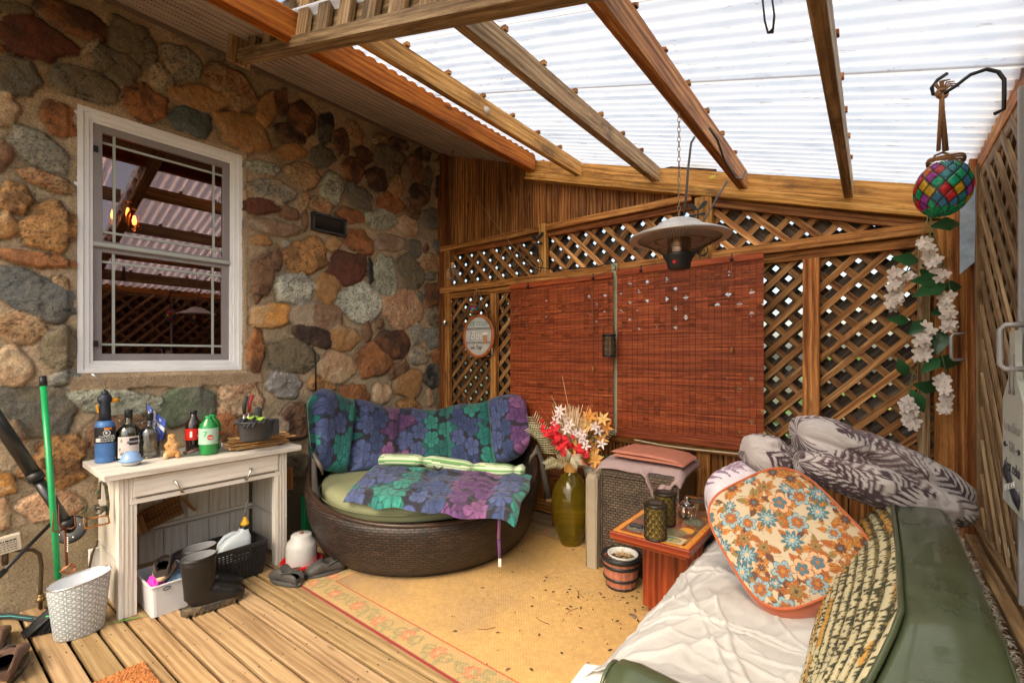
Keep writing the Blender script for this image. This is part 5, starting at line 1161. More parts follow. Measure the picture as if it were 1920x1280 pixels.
# ================================================================== rug
def ellm(u, v, cx, cy, a, b, rot):
    x = (u-cx)*math.cos(rot)+(v-cy)*math.sin(rot); y = -(u-cx)*math.sin(rot)+(v-cy)*math.cos(rot)
    return (x/a)**2+(y/b)**2, x, y
def leafp(C, u, v, cx, cy, L, W, rot, col, line=None, serr=0):
    """painted leaf: pointed oval with a midrib"""
    x = (u-cx)*math.cos(rot)+(v-cy)*math.sin(rot); y = -(u-cx)*math.sin(rot)+(v-cy)*math.cos(rot)
    t = np.clip(x/L, 0, 1); w = W*np.sin(np.pi*t**.8)*(1+serr*np.sin(t*40))
    m = (x > 0) & (x < L) & (abs(y) < w*.5)
    C[m] = np.array(col)
    if line is not None:
        e = m & ((abs(y) < L*.012+.0004) | (abs(y) > w*.5-max(L*.018, .0008))); C[e] = np.array(line)
def flowerp(C, u, v, cx, cy, R, n, rot, col, line, cen, inner=None, sharp=.6, serr=0):
    x = u-cx; y = v-cy; r = np.hypot(x, y); th = np.arctan2(y, x)-rot
    pr_ = R*(.50+.50*abs(np.cos(th*n/2))**sharp)*(1+serr*np.sin(th*n*5))
    m = r < pr_; C[m] = np.array(col)
    if inner is not None: C[r < pr_*.6] = np.array(inner)
    vein = m & (abs(np.sin(th*n/2)) > .985) | (m & (r > pr_-R*.07)) | (m & (abs(np.sin(th*n*1.5)) < .10) & (r < pr_*.75) & (r > R*.25))
    C[vein] = np.array(line); C[r < R*.17] = np.array(cen)
RX0, RX1, RY0, RY1 = -2.68, .2, 1.34, 3.0
st = .0065; xs = np.arange(RX0, RX1, st); ys = np.arange(RY0, RY1, st); X2, Y2 = np.meshgrid(xs, ys, indexing='ij')
ZR = .006+.004*fbm(X2*2, Y2*2, 3)
ZR[0, :] = ZR[-1, :] = 0.001; ZR[:, 0] = ZR[:, -1] = .001
C2 = np.zeros(X2.shape+(3,)); C2[:] = (.50, .315, .12)
n_ = fbm(X2*1.6, Y2*1.6, 20); C2 = mixc(C2, (.33, .22, .12), np.clip((n_-.5)*5, 0, 1)*.8); C2 = mixc(C2, (.60, .36, .11), np.clip((fbm(X2*1.1, Y2*1.3, 33)-.5)*5, 0, 1)*.8)
C2 *= (.86+.28*fbm(X2*60, Y2*60, 41, 2))[..., None]
db = np.minimum(np.minimum(X2-RX0, RX1-X2), np.minimum(Y2-RY0, RY1-Y2))
bm = db < .155; C2[bm] = np.array((.46, .31, .13))*(.85+.3*fbm(X2[bm]*9, Y2[bm]*9, 2))[:, None]
def sub(cx, cy, R):
    return slice(max(int((cx-R-RX0)/st), 0), max(int((cx+R-RX0)/st), 0)), slice(max(int((cy-R-RY0)/st), 0), max(int((cy+R-RY0)/st), 0))
rs = random.Random(5)
def motif(cx, cy, along, k):
    big = k % 2 == 0
    def loc(a, b): return (cx+a, cy+b) if along == 'x' else (cx+b, cy+a)
    ro = 0 if along == 'x' else math.pi/2
    for q in range(7):
        a, b = loc(rs.uniform(-.09, .09), rs.uniform(-.05, .05)); sx, sy = sub(a, b, .09)
        if X2[sx, sy].size: leafp(C2[sx, sy], X2[sx, sy], Y2[sx, sy], a, b, rs.uniform(.035, .05), .022, ro+rs.uniform(-2.5, 2.5), (.22, .22, .10), (.33, .27, .13))
    for dd in (-.05, .05):
        a, b = loc(dd, .0); sx, sy = sub(a, b, .08); u, v = X2[sx, sy], Y2[sx, sy]
        if u.size:
            m = abs(np.hypot(u-a, (v-b))-.03) < .0035; C2[sx, sy][m] = (.20, .20, .09)
    if big:
        a, b = loc(0, rs.uniform(-.015, .015)); sx, sy = sub(a, b, .06)
        if X2[sx, sy].size: flowerp(C2[sx, sy], X2[sx, sy], Y2[sx, sy], a, b, .044, 7, rs.random(), (.56, .13, .07), (.42, .06, .04), (.62, .42, .2), (.62, .22, .12))
k = 0; x = RX0+.08
while x < RX1-.05: motif(x, RY0+.078, 'x', k); motif(x, RY1-.078, 'x', k); x += .105; k += 1
k = 0; y = RY0+.18
while y < RY1-.1: motif(RX0+.078, y, 'y', k); y += .105; k += 1
C2[bm] = C2[bm]*.62+np.array((.44, .31, .15))*.38*(.9+.2*fbm(X2[bm]*30, Y2[bm]*30, 6))[:, None]
for d0, w0, cc in ((.0, .007, (.20, .02, .02)), (.010, .0, (0, 0, 0)), (.155, .006, (.42, .06, .03))):
    m = (db >= d0) & (db < d0+w0); C2[m] = cc
uvr = np.stack([X2, Y2], -1)
m_rug, nt_, b_ = nodes('woven_rug')
at_ = N(nt_, 'ShaderNodeAttribute', {'attribute_name': 'Col'}); uv_ = N(nt_, 'ShaderNodeTexCoord').outputs['UV']
br_ = N(nt_, 'ShaderNodeTexBrick', {'offset': .5}, Vector=uv_, Color1=(1, 1, 1, 1), Color2=(.9, .9, .9, 1), Mortar=(.66, .62, .55, 1), Scale=1.0, Mortar_Size=.0022, Mortar_Smooth=.8, Brick_Width=.017, Row_Height=.0105)
nz_ = N(nt_, 'ShaderNodeTexNoise', Vector=uv_, Scale=55.0, Detail=4.0, Roughness=.8)
c_ = mixrgb(nt_, 'MULTIPLY', 1.0, mixrgb(nt_, 'MULTIPLY', .9, at_.outputs['Color'], br_.outputs[0]), ramp(nt_, nz_.outputs[0], [(.22, (.55, .5, .45)), (.36, (1, 1, 1)), (.7, (1.12, 1.1, 1.06))]).outputs[0])
nt_.links.new(c_, b_.inputs['Base Color']); nt_.links.new(N(nt_, 'ShaderNodeBump', Strength=.7, Distance=.003, Height=br_.outputs[0]).outputs[0], b_.inputs['Normal']); b_.inputs['Roughness'].default_value = .9
tag(fast_grid('area_rug', np.stack([X2, Y2, ZR], -1), C2, m_rug, None, uv=uvr), 'tan woven rug with faded floral border lying on the deck', 'rug')
# crumbs and dead leaves
mb = MB(); rs = random.Random(8)
for k in range(420):
    x, y = rs.uniform(-1.9, -.5), rs.uniform(1.45, 2.95)
    if rs.random() < .35: x, y = -1.15+rs.gauss(0, .14), 2.25+rs.gauss(0, .13)
    s = rs.choice((.0025, .004, .005, .009, .016)) if k % 3 else .003; g = rs.uniform(.5, 1.4)
    mb.leaf((x, y, .0125), (rs.uniform(-1, 1), rs.uniform(-1, 1), .05), (0, 0, 1), s*1.6, s, .2, 2, (.12*g, .06*g, .03*g))
for k in range(5):
    x, y = rs.uniform(-1.6, -.8), rs.uniform(1.5, 2.3); a = rs.uniform(0, 6)
    mb.tube([(x+.03*i*math.cos(a+i*.12), y+.03*i*math.sin(a+i*.12), .013) for i in range(4)], .0014, 4, col=(.22, .09, .03))
tag(mb.build('dead_leaf_crumbs', mat('dead_leaf', attr=True, rough=.9), kind='stuff'), 'scattered dark leaf crumbs and twigs on the tan rug', 'leaf litter')
# ================================================================== wicker daybed
DC = Vector((-2.66, 2.33, 0)); DF = Vector((-DC.x, -DC.y, 0)).normalized(); DS = Vector((-DF.y, DF.x, 0))     # DF faces the camera, DS to its right as seen
def dp(a, r, z): return DC+DF*(r*math.cos(a))+DS*(r*math.sin(a))+Vector((0, 0, z))
db_ = thing('wicker_daybed', 'round dark brown wicker daybed with olive seat cushion', 'daybed', DC)
WICK = weave('dark_brown_wicker', (.017, .010, .008), (.003, .002, .002), .045, .016, rough=.5, light=(.048, .025, .016), gapw=.0034, bump=1.0)
def rimh(a):
    c = (1-math.cos(a))/2; return .335+.37*c**1.15+.07*math.exp(-((abs(a)-1.65)/.35)**2)
nA = 120; rg_ = []
A = []; UVd = []
prof_t = [(0, .70, 0), (.02, .715, .01), (.15, .76, .0), (.35, .80, 0), (.6, .835, 0), (.85, .85, 0), (.97, .852, 0), (1.0, .842, .018), (1.01, .82, .026), (1.0, .80, .018), (.9, .785, 0), (.55, .76, 0), (.35, .74, 0)]
for i in range(nA+1):
    a = -math.pi+2*math.pi*i/nA; h = rimh(a); row = []; ur = []; L = 0; pv = None
    for (t_, r_, e_) in prof_t:
        p = dp(a, r_, .012+t_*(h-.012)+e_); L += (p-pv).length if pv is not None else 0; pv = p; row.append(tuple(p)); ur.append((a*.82, L))
    A.append(row); UVd.append(ur)
mb = MB(); mb.grid(np.array(A), uv=np.array(UVd)); mb.build('wicker_shell', WICK, db_)
mb = MB(); mb.tube([dp(a, .822, rimh(a)+.028) for a in np.linspace(-math.pi, math.pi, 90)], .016, 8); mb.build('rim_braid', weave('braid', (.06, .03, .018), (.01, .006, .004), .012, .012, .3), db_)
mb = MB(); mb.lathe([(.72, .30), (.3, .305), (0, .305)], DC, 40, cap=False); mb.build('seat_base', BLACK, db_)
OLIVE = mat('olive_canvas', (.235, .245, .135), rough=.85, var=.12, vs=4, bump=.1, bs=400)
nth, nr_ = 90, 18; A = np.zeros((nth+1, nr_*2, 3))
for i in range(nth+1):
    a = -math.pi+2*math.pi*i/nth
    for j in range(nr_*2):
        q = j/(nr_*2-1); 
        if q < .5: r = .755*(q*2)**.8; z = .335
        else: r = .755*((1-q)*2)**.8; z = .478
        e = max(0, (r-.66)/.095); z = (.335+.478)/2+(z-(.335+.478)/2)*math.sqrt(max(1-e**2.2, 0)); A[i, j] = tuple(dp(a, r, z+.008*math.sin(a*3)*r))
mb = MB(); mb.grid(A); mb.build('seat_cushion', OLIVE, db_)
mb = MB(); mb.tube([dp(a, .757, .407+.008*math.sin(a*3)*.75) for a in np.linspace(-math.pi, math.pi, 80)], .0045, 6); mb.build('cushion_piping', mat('olive_piping', (.17, .18, .09), rough=.8), db_)
# hibiscus fabric
BL1, BL2, TL1, TL2, PU1, PU2 = (.045, .075, .20), (.085, .12, .29), (.015, .21, .19), (.035, .31, .25), (.14, .05, .19), (.27, .10, .27)
def hibiscus(U, V, seed, sc=1.0):
    rs = random.Random(seed); Cc = np.zeros(U.shape+(3,)); Cc[:] = (.018, .018, .03)
    u0, u1, v0, v1 = U.min(), U.max(), V.min(), V.max(); du = (u1-u0)/(U.shape[0]-1)
    def band(u):
        k = int(math.floor(u/(.145*sc))) % 6
        return ((BL1, BL2), (TL1, TL2), (BL1, BL2), (PU1, PU2), (BL1, BL2), (TL1, TL2))[k]
    S = .105*sc; i = 0; uu = u0-.05
    spots = []
    while uu < u1+.08:
        vv = v0-.05+(S*.5 if i % 2 else 0)
        while vv < v1+.08: spots.append((uu+rs.uniform(-.02, .02), vv+rs.uniform(-.02, .02))); vv += S
        uu += S*.82; i += 1
    rs.shuffle(spots)
    for (a, b) in spots:
        for q in range(3):
            c1, c2 = band(a); cc = c1 if rs.random() < .6 else c2; an = rs.uniform(0, 6.28); g = rs.uniform(.5, .85)
            m = (abs(U-a) < .1*sc) & (abs(V-b) < .1*sc)
            if m.any():
                t_ = Cc[m]; leafp(t_, U[m], V[m], a+.02*math.cos(an), b+.02*math.sin(an), .085*sc, .038*sc, an, tuple(x*g for x in cc), tuple(x*g*.3 for x in cc)); Cc[m] = t_
    for (a, b) in spots:
        c1, c2 = band(a); cc = c2 if rs.random() < .55 else c1
        m = (abs(U-a) < .07*sc) & (abs(V-b) < .07*sc)
        if m.any():
            t_ = Cc[m]; flowerp(t_, U[m], V[m], a, b, rs.uniform(.046, .060)*sc, 5, rs.random()*6, cc, tuple(x*.32 for x in cc), tuple(x*.6 for x in cc), tuple(x*.85 for x in cc), .45); Cc[m] = t_
    Cc *= .82; Cc *= (.8+.4*np.clip(np.sin(U*2200/sc)*.5+.5, 0, 1)*.5+.25*(fbm(U*8, V*120, 3)-.5))[..., None]
    return Cc
FAB = mat('printed_canvas', rough=.8, attr=True, var=.06, bump=.35, bs=500, sheen=.15)
nu, nv = 420, 120; Uq, Vq = np.meshgrid(np.linspace(0, 1, nu), np.linspace(0, 1, nv), indexing='ij')
an = np.radians(-102+196*Uq); leftb = np.clip((.5-Uq)*2, 0, 1); rightb = np.clip((Uq-.5)*2, 0, 1)
ztop = .845+.29*leftb**1.5+.22*rightb**1.5+.012*np.sin(Uq*31); zbot = .475+.17*leftb**6+.19*rightb**5; cR = lambda w: 1-np.sqrt(np.clip(1-(1-np.clip(w/.07, 0, 1))**2, 0, 1)); ztop = ztop-.16*cR(Uq)-.14*cR(1-Uq); zbot = zbot+.06*cR(Uq)+.05*cR(1-Uq)
seam = np.abs(((Uq*5+.0) % 1)-.0); seam = np.minimum(seam, 1-seam); puff = .062*np.clip(1-np.exp(-(seam*9)**2), 0, 1)
ed = np.clip(np.minimum(Vq, 1-Vq)*7, 0, 1); eu = np.clip(np.minimum(Uq, 1-Uq)*26, 0, 1); prf = np.sqrt(1-(1-ed)**2)*np.sqrt(1-(1-eu)**2)
wr = .012*(fbm(Uq*14, Vq*3, 5)-.5)+.006*(fbm(Uq*40, Vq*14, 8)-.5)
sw = .4*np.sin(an)+.6*an/1.75; cosa = np.sqrt(np.clip(1-sw**2, 0, 1))-.12*np.clip(abs(sw)-.95, 0, 1)/.05; lat = .81*sw*(1+.03*Vq)
dep = np.where(cosa > 0, .85*cosa, .6*cosa)*Vq+(np.where(cosa > 0, .79*cosa-.62*np.clip(cosa, 0, 1)**.6, .6*cosa))*(1-Vq)
def bpos(off, z):
    f_ = dep+off*np.clip(cosa+.25, 0, 1); l_ = lat+off*np.sin(an)
    x = -DF.x*f_+DS.x*l_+DC.x; y = -DF.y*f_+DS.y*l_+DC.y
    return np.stack([x, y, z], -1)
zz = zbot+(ztop-zbot)*Vq
front = bpos(-(.022+puff)*prf-wr*prf, zz+.4*(.022+puff)*prf*(1-Vq)); back = bpos(.042*prf, zz)
Cb = hibiscus(Uq*2.75, Vq*.62, 11, 2.0)
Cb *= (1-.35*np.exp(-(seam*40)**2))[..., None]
pad = thing('hibiscus_back_cushion', 'blue, teal and purple hibiscus print cushion standing along the daybed back', 'cushion', DC+Vector((0, 0, .5)))
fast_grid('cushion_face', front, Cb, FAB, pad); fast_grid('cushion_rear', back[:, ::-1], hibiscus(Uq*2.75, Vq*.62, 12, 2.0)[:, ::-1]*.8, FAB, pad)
for px, py, qx, qy in ((768, 771, 780, 764), (806, 776, 816, 772)):
    mb = MB(); a = P(px, py, d=4.25); mb.box(a+Vector((0, 0, .0)), (.05, .002, .03), Matrix.Rotation(PSI, 3, 'Z')); mb.build('care_tag', WHITE, pad)
# flat seat pad with striped roll
cn = [P(640, 930, z=.505), P(968, 966, z=.495), P(1000, 888, z=.52), P(700, 872, z=.52)]
nu, nv = 230, 120; Uq, Vq = np.meshgrid(np.linspace(0, 1, nu), np.linspace(0, 1, nv), indexing='ij')
def bil(U, V):
    return sum(w_[..., None]*np.array(tuple(c)) for w_, c in zip(((1-U)*(1-V), U*(1-V), U*V, (1-U)*V), cn))
Bq = bil(Uq, Vq); e_ = np.clip(np.minimum(np.minimum(Uq, 1-Uq)*18, np.minimum(Vq, 1-Vq)*12), 0, 1); pr3 = np.sqrt(1-(1-e_)**2)
tuft = np.minimum(abs(Uq-.42), abs(Uq-.80)); hgt = .03*(1-.75*np.exp(-(tuft*22)**2))
wrk = .020*(fbm(Uq*3+Vq, Vq*9, 4)-.5)+.012*(fbm(Uq*14, Vq*6+Uq*4, 6)-.5)+.006*(fbm(Uq*40, Vq*20, 9)-.5)
sag = -.026*np.clip(1-Vq/.22, 0, 1)**2-.014-.006*np.clip((Uq-.9)/.1, 0, 1)+.010*np.sin(Uq*23)*np.clip(1-Vq/.5, 0, 1); Bq[..., 0] += .012*np.sin(Vq*11+1)*np.clip((Uq-.8)/.2, 0, 1); Bq[..., 1] += (.016*np.sin(Uq*17)+.010*np.sin(Uq*41+1))*np.clip(1-Vq/.25, 0, 1)
top_ = Bq.copy(); top_[..., 2] += (hgt+1.6*wrk)*pr3+sag; bot_ = Bq.copy(); bot_[..., 2] += -.012*pr3+sag
sp = thing('hibiscus_seat_pad', 'hibiscus print seat pad lying wrinkled on the olive daybed cushion', 'cushion', bil(np.array([[.5]]), np.array([[.5]]))[0, 0])
sp.location = Vector(tuple(sp.location))
fast_grid('pad_top', top_, hibiscus(Uq*1.25, Vq*.6, 21, 1.7), FAB, sp); fast_grid('pad_underside', bot_[:, ::-1], hibiscus(Uq*1.25, Vq*.6, 22, 1.7), FAB, sp)
nt1, nr1 = 170, 40; T, Rr = np.meshgrid(np.linspace(0, 1, nt1), np.linspace(0, 1, nr1), indexing='ij')
ra = P(712, 862, z=.56); rb = P(985, 880, z=.55); ax = rb-ra; sd = Vector((-ax.y, ax.x, 0)).normalized()
th = Rr*2*np.pi; tf = np.minimum(np.minimum(abs(T-.32), abs(T-.66)), np.minimum(abs(T-.93), 1)); rad = .052*(1-.35*np.exp(-(tf*30)**2))*(1-.6*np.clip(abs(T-.5)*2-.96, 0, 1)/.04)
AR = np.array(tuple(ra))+T[..., None]*np.array(tuple(ax))+(np.cos(th)*rad*1.25)[..., None]*np.array(tuple(sd))+np.stack([0*th, 0*th, np.sin(th)*rad*.85+.015*np.sin(T*6)], -1)
sv_ = (Rr*9+.08*np.sin(T*9)) % 1; Cs = np.zeros(T.shape+(3,)); Cs[:] = (.62, .66, .5)
Cs[(sv_ > .12) & (sv_ < .5)] = (.13, .36, .09); Cs[(sv_ > .24) & (sv_ < .30)] = (.42, .58, .25); Cs[(sv_ > .60) & (sv_ < .66)] = (.10, .20, .08); Cs[(sv_ > .8) & (sv_ < .86)] = (.2, .28, .15)
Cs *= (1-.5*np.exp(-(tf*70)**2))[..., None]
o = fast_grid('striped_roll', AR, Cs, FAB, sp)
a = P(937, 962, d=2.86); mb = MB(); pts = [P(937, 955, d=2.66), P(936, 975, d=2.67), P(935, 1010, d=2.70), P(937, 1046, d=2.72)]
def ribbon(pts, w, col, sdir=RT):
    n0 = len(mb.v)
    for p in pts: mb.v += [tuple(Vector(p)-sdir*w/2), tuple(Vector(p)+sdir*w/2)]
    for i in range(len(pts)-1): mb.face((n0+2*i, n0+2*i+1, n0+2*i+3, n0+2*i+2), [(0, 0)]*4, col, True)
for q in range(3): ribbon(pts[q:q+2], .018, (BL2, PU2, PU1)[q])
o = mb.build('tie_ribbon', FAB, sp); o.modifiers.new('s', 'SOLIDIFY').thickness = .002
mb = MB(); ribbon([pts[-1], P(937, 1062, d=2.73)], .018, (1, 1, 1)); mb.build('ribbon_end', WHITE, o)
mb = MB(); q = Vector(tuple(top_[100, 105])); mb.tube([q, q+Vector((.03, .02, .03)), q+Vector((.05, -.03, .012)), q+Vector((.09, -.06, .01))], .004, 5); mb.tube([q, q+Vector((-.03, -.01, .03)), q+Vector((-.05, .03, .012))], .004, 5); mb.build('tie_string', BLACK, sp)
# folded black strap hinge at each arm of the daybed
for sgn, lb in ((-1, 'dark folded canopy strap hanging from the left arm of the daybed'), (1, 'dark folded canopy strap hanging from the right arm of the daybed')):
    if sgn < 0: q = [(588, 858), (590, 905), (592, 940), (598, 972)]; dd = 3.0
    else: q = [(1008, 842), (1016, 862), (1022, 900), (1030, 935)]; dd = 3.35
    a = P(*q[0], d=dd); t = thing('canopy_strap', lb, 'strap', a, 'canopy straps on the daybed arms'); mb = MB()
    pts = [P(x, y, d=dd) for x, y in q]; mb.tube(pts, [(.014, .01), (.02, .012), (.03, .012), (.045, .008)] if sgn < 0 else [(.014, .01), (.018, .012), (.02, .012), (.022, .008)], 10, side=RT); mb.build('strap', mat('dark_taupe_canvas', (.045, .04, .036), rough=.8), t)
    mb = MB(); e = pts[-1]; mb.box(e+Vector((0, 0, -.008)), (.085 if sgn < 0 else .05, .02, .018), Matrix.Rotation(PSI, 3, 'Z')); mb.build('bare_end', W_PALE, t)
    mb = MB()
    for k in range(3): mb.tube([pts[0]+RT*(.01*k)+Vector((0, 0, .03-.02*k)), pts[0]+RT*(.035+.006*k)*(-sgn)+Vector((0, 0, -.05)), pts[0]+RT*(.06)*(-sgn)+Vector((0, 0, -.09-.01*k))], [.011, .012, .007], 8)
    mb.build('hinge_bundle', mat('worn_frame', (.10, .08, .065), rough=.5, metal=.3), t)
# ================================================================== vase with dried and silk flowers
VS = P(1066, 1028, z=0)+Vector((-.03, .08, 0)); t = thing('glass_vase', 'tall olive green glass vase with raffia wrapped neck on the rug', 'vase', VS)
mb = MB(); mb.lathe([(.06, 0), (.075, .004), (.078, .025), (.092, .06), (.125, .15), (.142, .25), (.14, .33), (.118, .42), (.07, .49), (.042, .52), (.040, .60)], VS, 40)
m_vg, nt_, b_ = nodes('olive_glass'); b_.inputs['Base Color'].default_value = (.34, .26, .02, 1); b_.inputs['Roughness'].default_value = .04; b_.inputs['Transmission Weight'].default_value = .85; b_.inputs['IOR'].default_value = 1.15; b_.inputs['Coat Weight'].default_value = .6; b_.inputs['Coat Roughness'].default_value = .03
mb.build('vase_body', m_vg, t)
mb = MB()
for k in range(9): mb.tube([VS+Vector((.044*math.cos(q), .044*math.sin(q), .525+.0085*k)) for q in np.linspace(0, 6.283, 20)], .005, 6)
mb.build('raffia_wrap', mat('golden_raffia', (.50, .25, .06), rough=.7, bump=.6), t)
TOPV = VS+Vector((0, 0, .60)); rs = random.Random(12)
fl = thing('flower_arrangement', 'dried grasses with red, yellow and white silk flowers in the olive vase', 'flowers', TOPV)
mb = MB()
for k in range(95):
    a = rs.uniform(-.5, .5); b = rs.gauss(0, .13); L = rs.uniform(.26, .46); d_ = RT*b+FW*rs.uniform(-.15, .0)+Vector((0, 0, 1)); g = rs.uniform(.7, 1.3)
    p0 = TOPV+Vector((0, 0, -.05)); mb.tube([p0, p0+d_*L*.55, p0+d_*L+RT*rs.uniform(-.02, .02)], [.0040, .0036, .0018], 4, col=(.74*g, .54*g, .32*g))
mb.tube([TOPV, TOPV+Vector((0, 0, .3)), P(1054, 704, d=depth(TOPV))], [.003, .002, .001], 5, col=(.75, .55, .3))
mb.build('dried_grass', VC, fl, kind='stuff')
def dpt(px, py, dz=0): return P(px, py, d=depth(TOPV)+dz)
def lily(px, py, col, R, dz=0, name='silk_lily', spread=.5, n=6, cen=(.6, .3, .03)):
    c = dpt(px, py, dz); mb = MB(); ax_ = (Vector((0, 0, CH))-c).normalized()+Vector((rs.uniform(-.4, .4), rs.uniform(-.2, .2), rs.uniform(-.1, .5))); ax_.normalize(); _, s_, u2 = basis(ax_)
    r0 = rs.random()*6
    for k in range(n):
        a = r0+2*math.pi*k/n; dd = ax_*spread+s_*math.cos(a)+u2*math.sin(a); g = rs.uniform(.85, 1.15); mb.leaf(c, dd, ax_, R, R*.42, .35, 4, tuple(x*g for x in col), fold=.3, peak=.5)
    mb.lathe([(.003, 0), (.004, .01), (.001, .016)], c, 6, ax_.to_track_quat('Z', 'Y').to_matrix(), col=cen)
    mb.tube([c, c.lerp(TOPV, .6)+Vector((0, 0, -.02)), TOPV+Vector((0, 0, -.04))], .0016, 4, col=(.12, .16, .05))
    mb.build(name, VC, fl)
for (x, y) in ((1098, 790), (1108, 780), (1095, 802), (1085, 812), (1130, 786), (1137, 800), (1126, 822), (1090, 840), (1076, 838), (1100, 848), (1112, 855), (1120, 862), (1103, 832), (1091, 797), (1104, 796), (1114, 790), (1084, 850), (1096, 860), (1108, 842), (1118, 874)): lily(x+rs.uniform(-3, 3), y, rs.choice(((.66, .33, .08), (.72, .45, .16), (.60, .25, .05))), .060, rs.uniform(-.08, .02))
for (x, y) in ((1048, 776), (1056, 790), (1045, 800), (1062, 806), (1092, 812), (1094, 826), (1088, 818), (1122, 808), (1042, 790), (1053, 822), (1060, 782), (1038, 808), (1050, 768), (1068, 795), (1098, 836), (1078, 812), (1128, 832), (1115, 800), (1060, 818)): lily(x, y, (.74, .62, .58), .042, rs.uniform(-.12, .0), 'silk_orchid', .5, 5, (.5, .05, .3))
mb = MB()
for k in range(150):
    if k in (90, 125): mb.build('red_gladiolus', VC, fl); mb = MB()
    tt = rs.random(); 
    if k < 90: px, py = 1030+28*tt+rs.gauss(0, 6), 800+46*tt+rs.gauss(0, 6)
    elif k < 125: px, py = 1064+rs.gauss(0, 6), 832+rs.gauss(0, 8)
    else: px, py = 1092+rs.gauss(0, 6), 850+rs.gauss(0, 8)
    c = dpt(px, py, rs.uniform(-.14, -.02)); g = rs.uniform(.6, 1.25); mb.leaf(c, (rs.uniform(-1, 1), rs.uniform(-1, 1), rs.uniform(-.6, .8)), (-c.x, -c.y, .3), .042, .034, .4, 3, (.66*g, .02*g, .03*g), fold=.4, peak=.6)
mb.build('red_gladiolus', VC, fl)
def frond(pts, n, L, W, col, name, droop=.35, mdepth=0):
    mb = MB(); P3 = [dpt(x, y, dz) for x, y, dz in pts]; mb.tube(P3, [.0022, .0016, .0008][:len(P3)] if len(P3) <= 3 else [.002]*len(P3), 5, col=col)
    for k in range(n):
        t_ = .15+.85*k/n; seg = min(int(t_*(len(P3)-1)), len(P3)-2); f_ = t_*(len(P3)-1)-seg; c = P3[seg].lerp(P3[seg+1], f_); ax_ = (P3[seg+1]-P3[seg]).normalized(); view = (Vector((0, 0, CH))-c).normalized(); s_ = ax_.cross(view).normalized()
        for sg in (-1, 1):
            g = rs.uniform(.8, 1.15); mb.leaf(c, ax_*.8+s_*sg, view, L*(1-.55*t_), W, droop, 4, tuple(x*g for x in col))
    mb.build(name, VC, fl)
PL = (.42, .40, .24)
frond([(1050, 862, 0), (1025, 822, -.02), (998, 778, -.05)], 16, .11, .007, PL, 'palm_frond'); frond([(1052, 850, 0), (1020, 815, 0), (990, 800, 0)], 14, .10, .007, PL, 'palm_frond')
frond([(1065, 870, -.08), (1072, 852, -.16), (1085, 872, -.2)], 15, .09, .007, (.5, .46, .33), 'palm_frond'); frond([(1085, 860, 0), (1122, 830, 0), (1150, 806, .02)], 12, .07, .008, PL, 'palm_frond')
frond([(1072, 870, -.08), (1045, 862, -.12), (1022, 872, -.13)], 14, .08, .006, PL, 'palm_frond'); frond([(1090, 850, 0), (1125, 812, .02), (1160, 806, .03)], 10, .05, .007, PL, 'palm_frond')
mb = MB(); mb.tube([dpt(1040, 812), dpt(1032, 788), dpt(1010, 760)], [.003, .002, .001], 5, col=(.5, .08, .03)); mb.tube([dpt(1052, 790), dpt(1045, 765), dpt(1034, 742)], [.004, .003, .001], 5, col=(.42, .45, .2)); mb.build('bare_twigs', VC, fl)
# wooden stand and the small pots behind the vase
q0 = P(1090, 885, d=3.55); t = thing('plant_stand', 'low dark brown wooden stand behind the olive vase', 'stand', Vector((q0.x, q0.y, 0)))
ang2 = Matrix.Rotation(0, 3, 'Z'); sz = q0.z-.02; mb = MB(); mb.box((q0.x, q0.y+.05, sz), (.5, .22, .022), tint=(.6, .5, .5)); mb.box((q0.x, q0.y-.06, sz-.03), (.5, .012, .045), tint=(.5, .4, .4)); mb.build('top', W_DARK, t)
for dx in (-.22, .22):
    for dy_ in (-.04, .13): mb = MB(); mb.box((q0.x+dx, q0.y+dy_, (sz-.01)/2), (.03, .03, sz-.01), tint=(.6, .5, .5)); mb.build('leg', W_DARK, t)
c = P(1108, 880, d=3.45); c.z = sz+.011; t = thing('potted_plant', 'small white pot with a green bushy plant behind the flowers', 'plant', c)
mb = MB(); mb.lathe([(.045, 0), (.06, .085), (.055, .085), (.05, .07), (0, .07)], c, 20); mb.build('pot', mat('white_pot', (.6, .58, .5), rough=.5), t)
mb = MB(); c5 = P(1130, 862, d=3.38)
for k in range(130):
    a = rs.uniform(0, 6.28); g = rs.uniform(.5, 1.4); mb.leaf(c5+Vector((rs.gauss(0, .02), rs.gauss(0, .02), rs.uniform(-.03, .02))), (math.cos(a), math.sin(a), rs.uniform(0, 1.4)), (0, 0, 1), rs.uniform(.03, .055), .008, .3, 2, (.03*g, .16*g, .04*g))
mb.build('foliage', VC, t)
# ================================================================== wicker ottoman, foam cushion, cloths
OB = P(1130, 1056, z=0); oc = Vector((-1.14, 2.86, 0)); t = thing('wicker_bin', 'tall dark grey-brown wicker storage bin beside the wooden side table', 'storage bin', oc)
WK2 = weave('grey_brown_wicker', (.075, .055, .04), (.018, .012, .009), .030, .0165, rough=.45, light=(.12, .09, .065), gapw=.0026)
Ro = Matrix.Rotation(math.radians(4), 3, 'Z'); mb = MB()
def rbox_ring(c, w_, l_, z, r, R, n=5):
    pts = []
    for (cx, cy, a0) in ((w_-r, l_-r, 0), (-w_+r, l_-r, 90), (-w_+r, -l_+r, 180), (w_-r, -l_+r, 270)):
        for k in range(n): a = math.radians(a0+k*90/(n-1)); pts.append(c+R @ Vector((cx+r*math.cos(a), cy+r*math.sin(a), z)))
    return pts
mb.rings([rbox_ring(oc, .235, .20, 0, .012, Ro), rbox_ring(oc, .238, .203, .59, .012, Ro)], True, True, True, smooth=False); mb.build('bin_body', WK2, t)
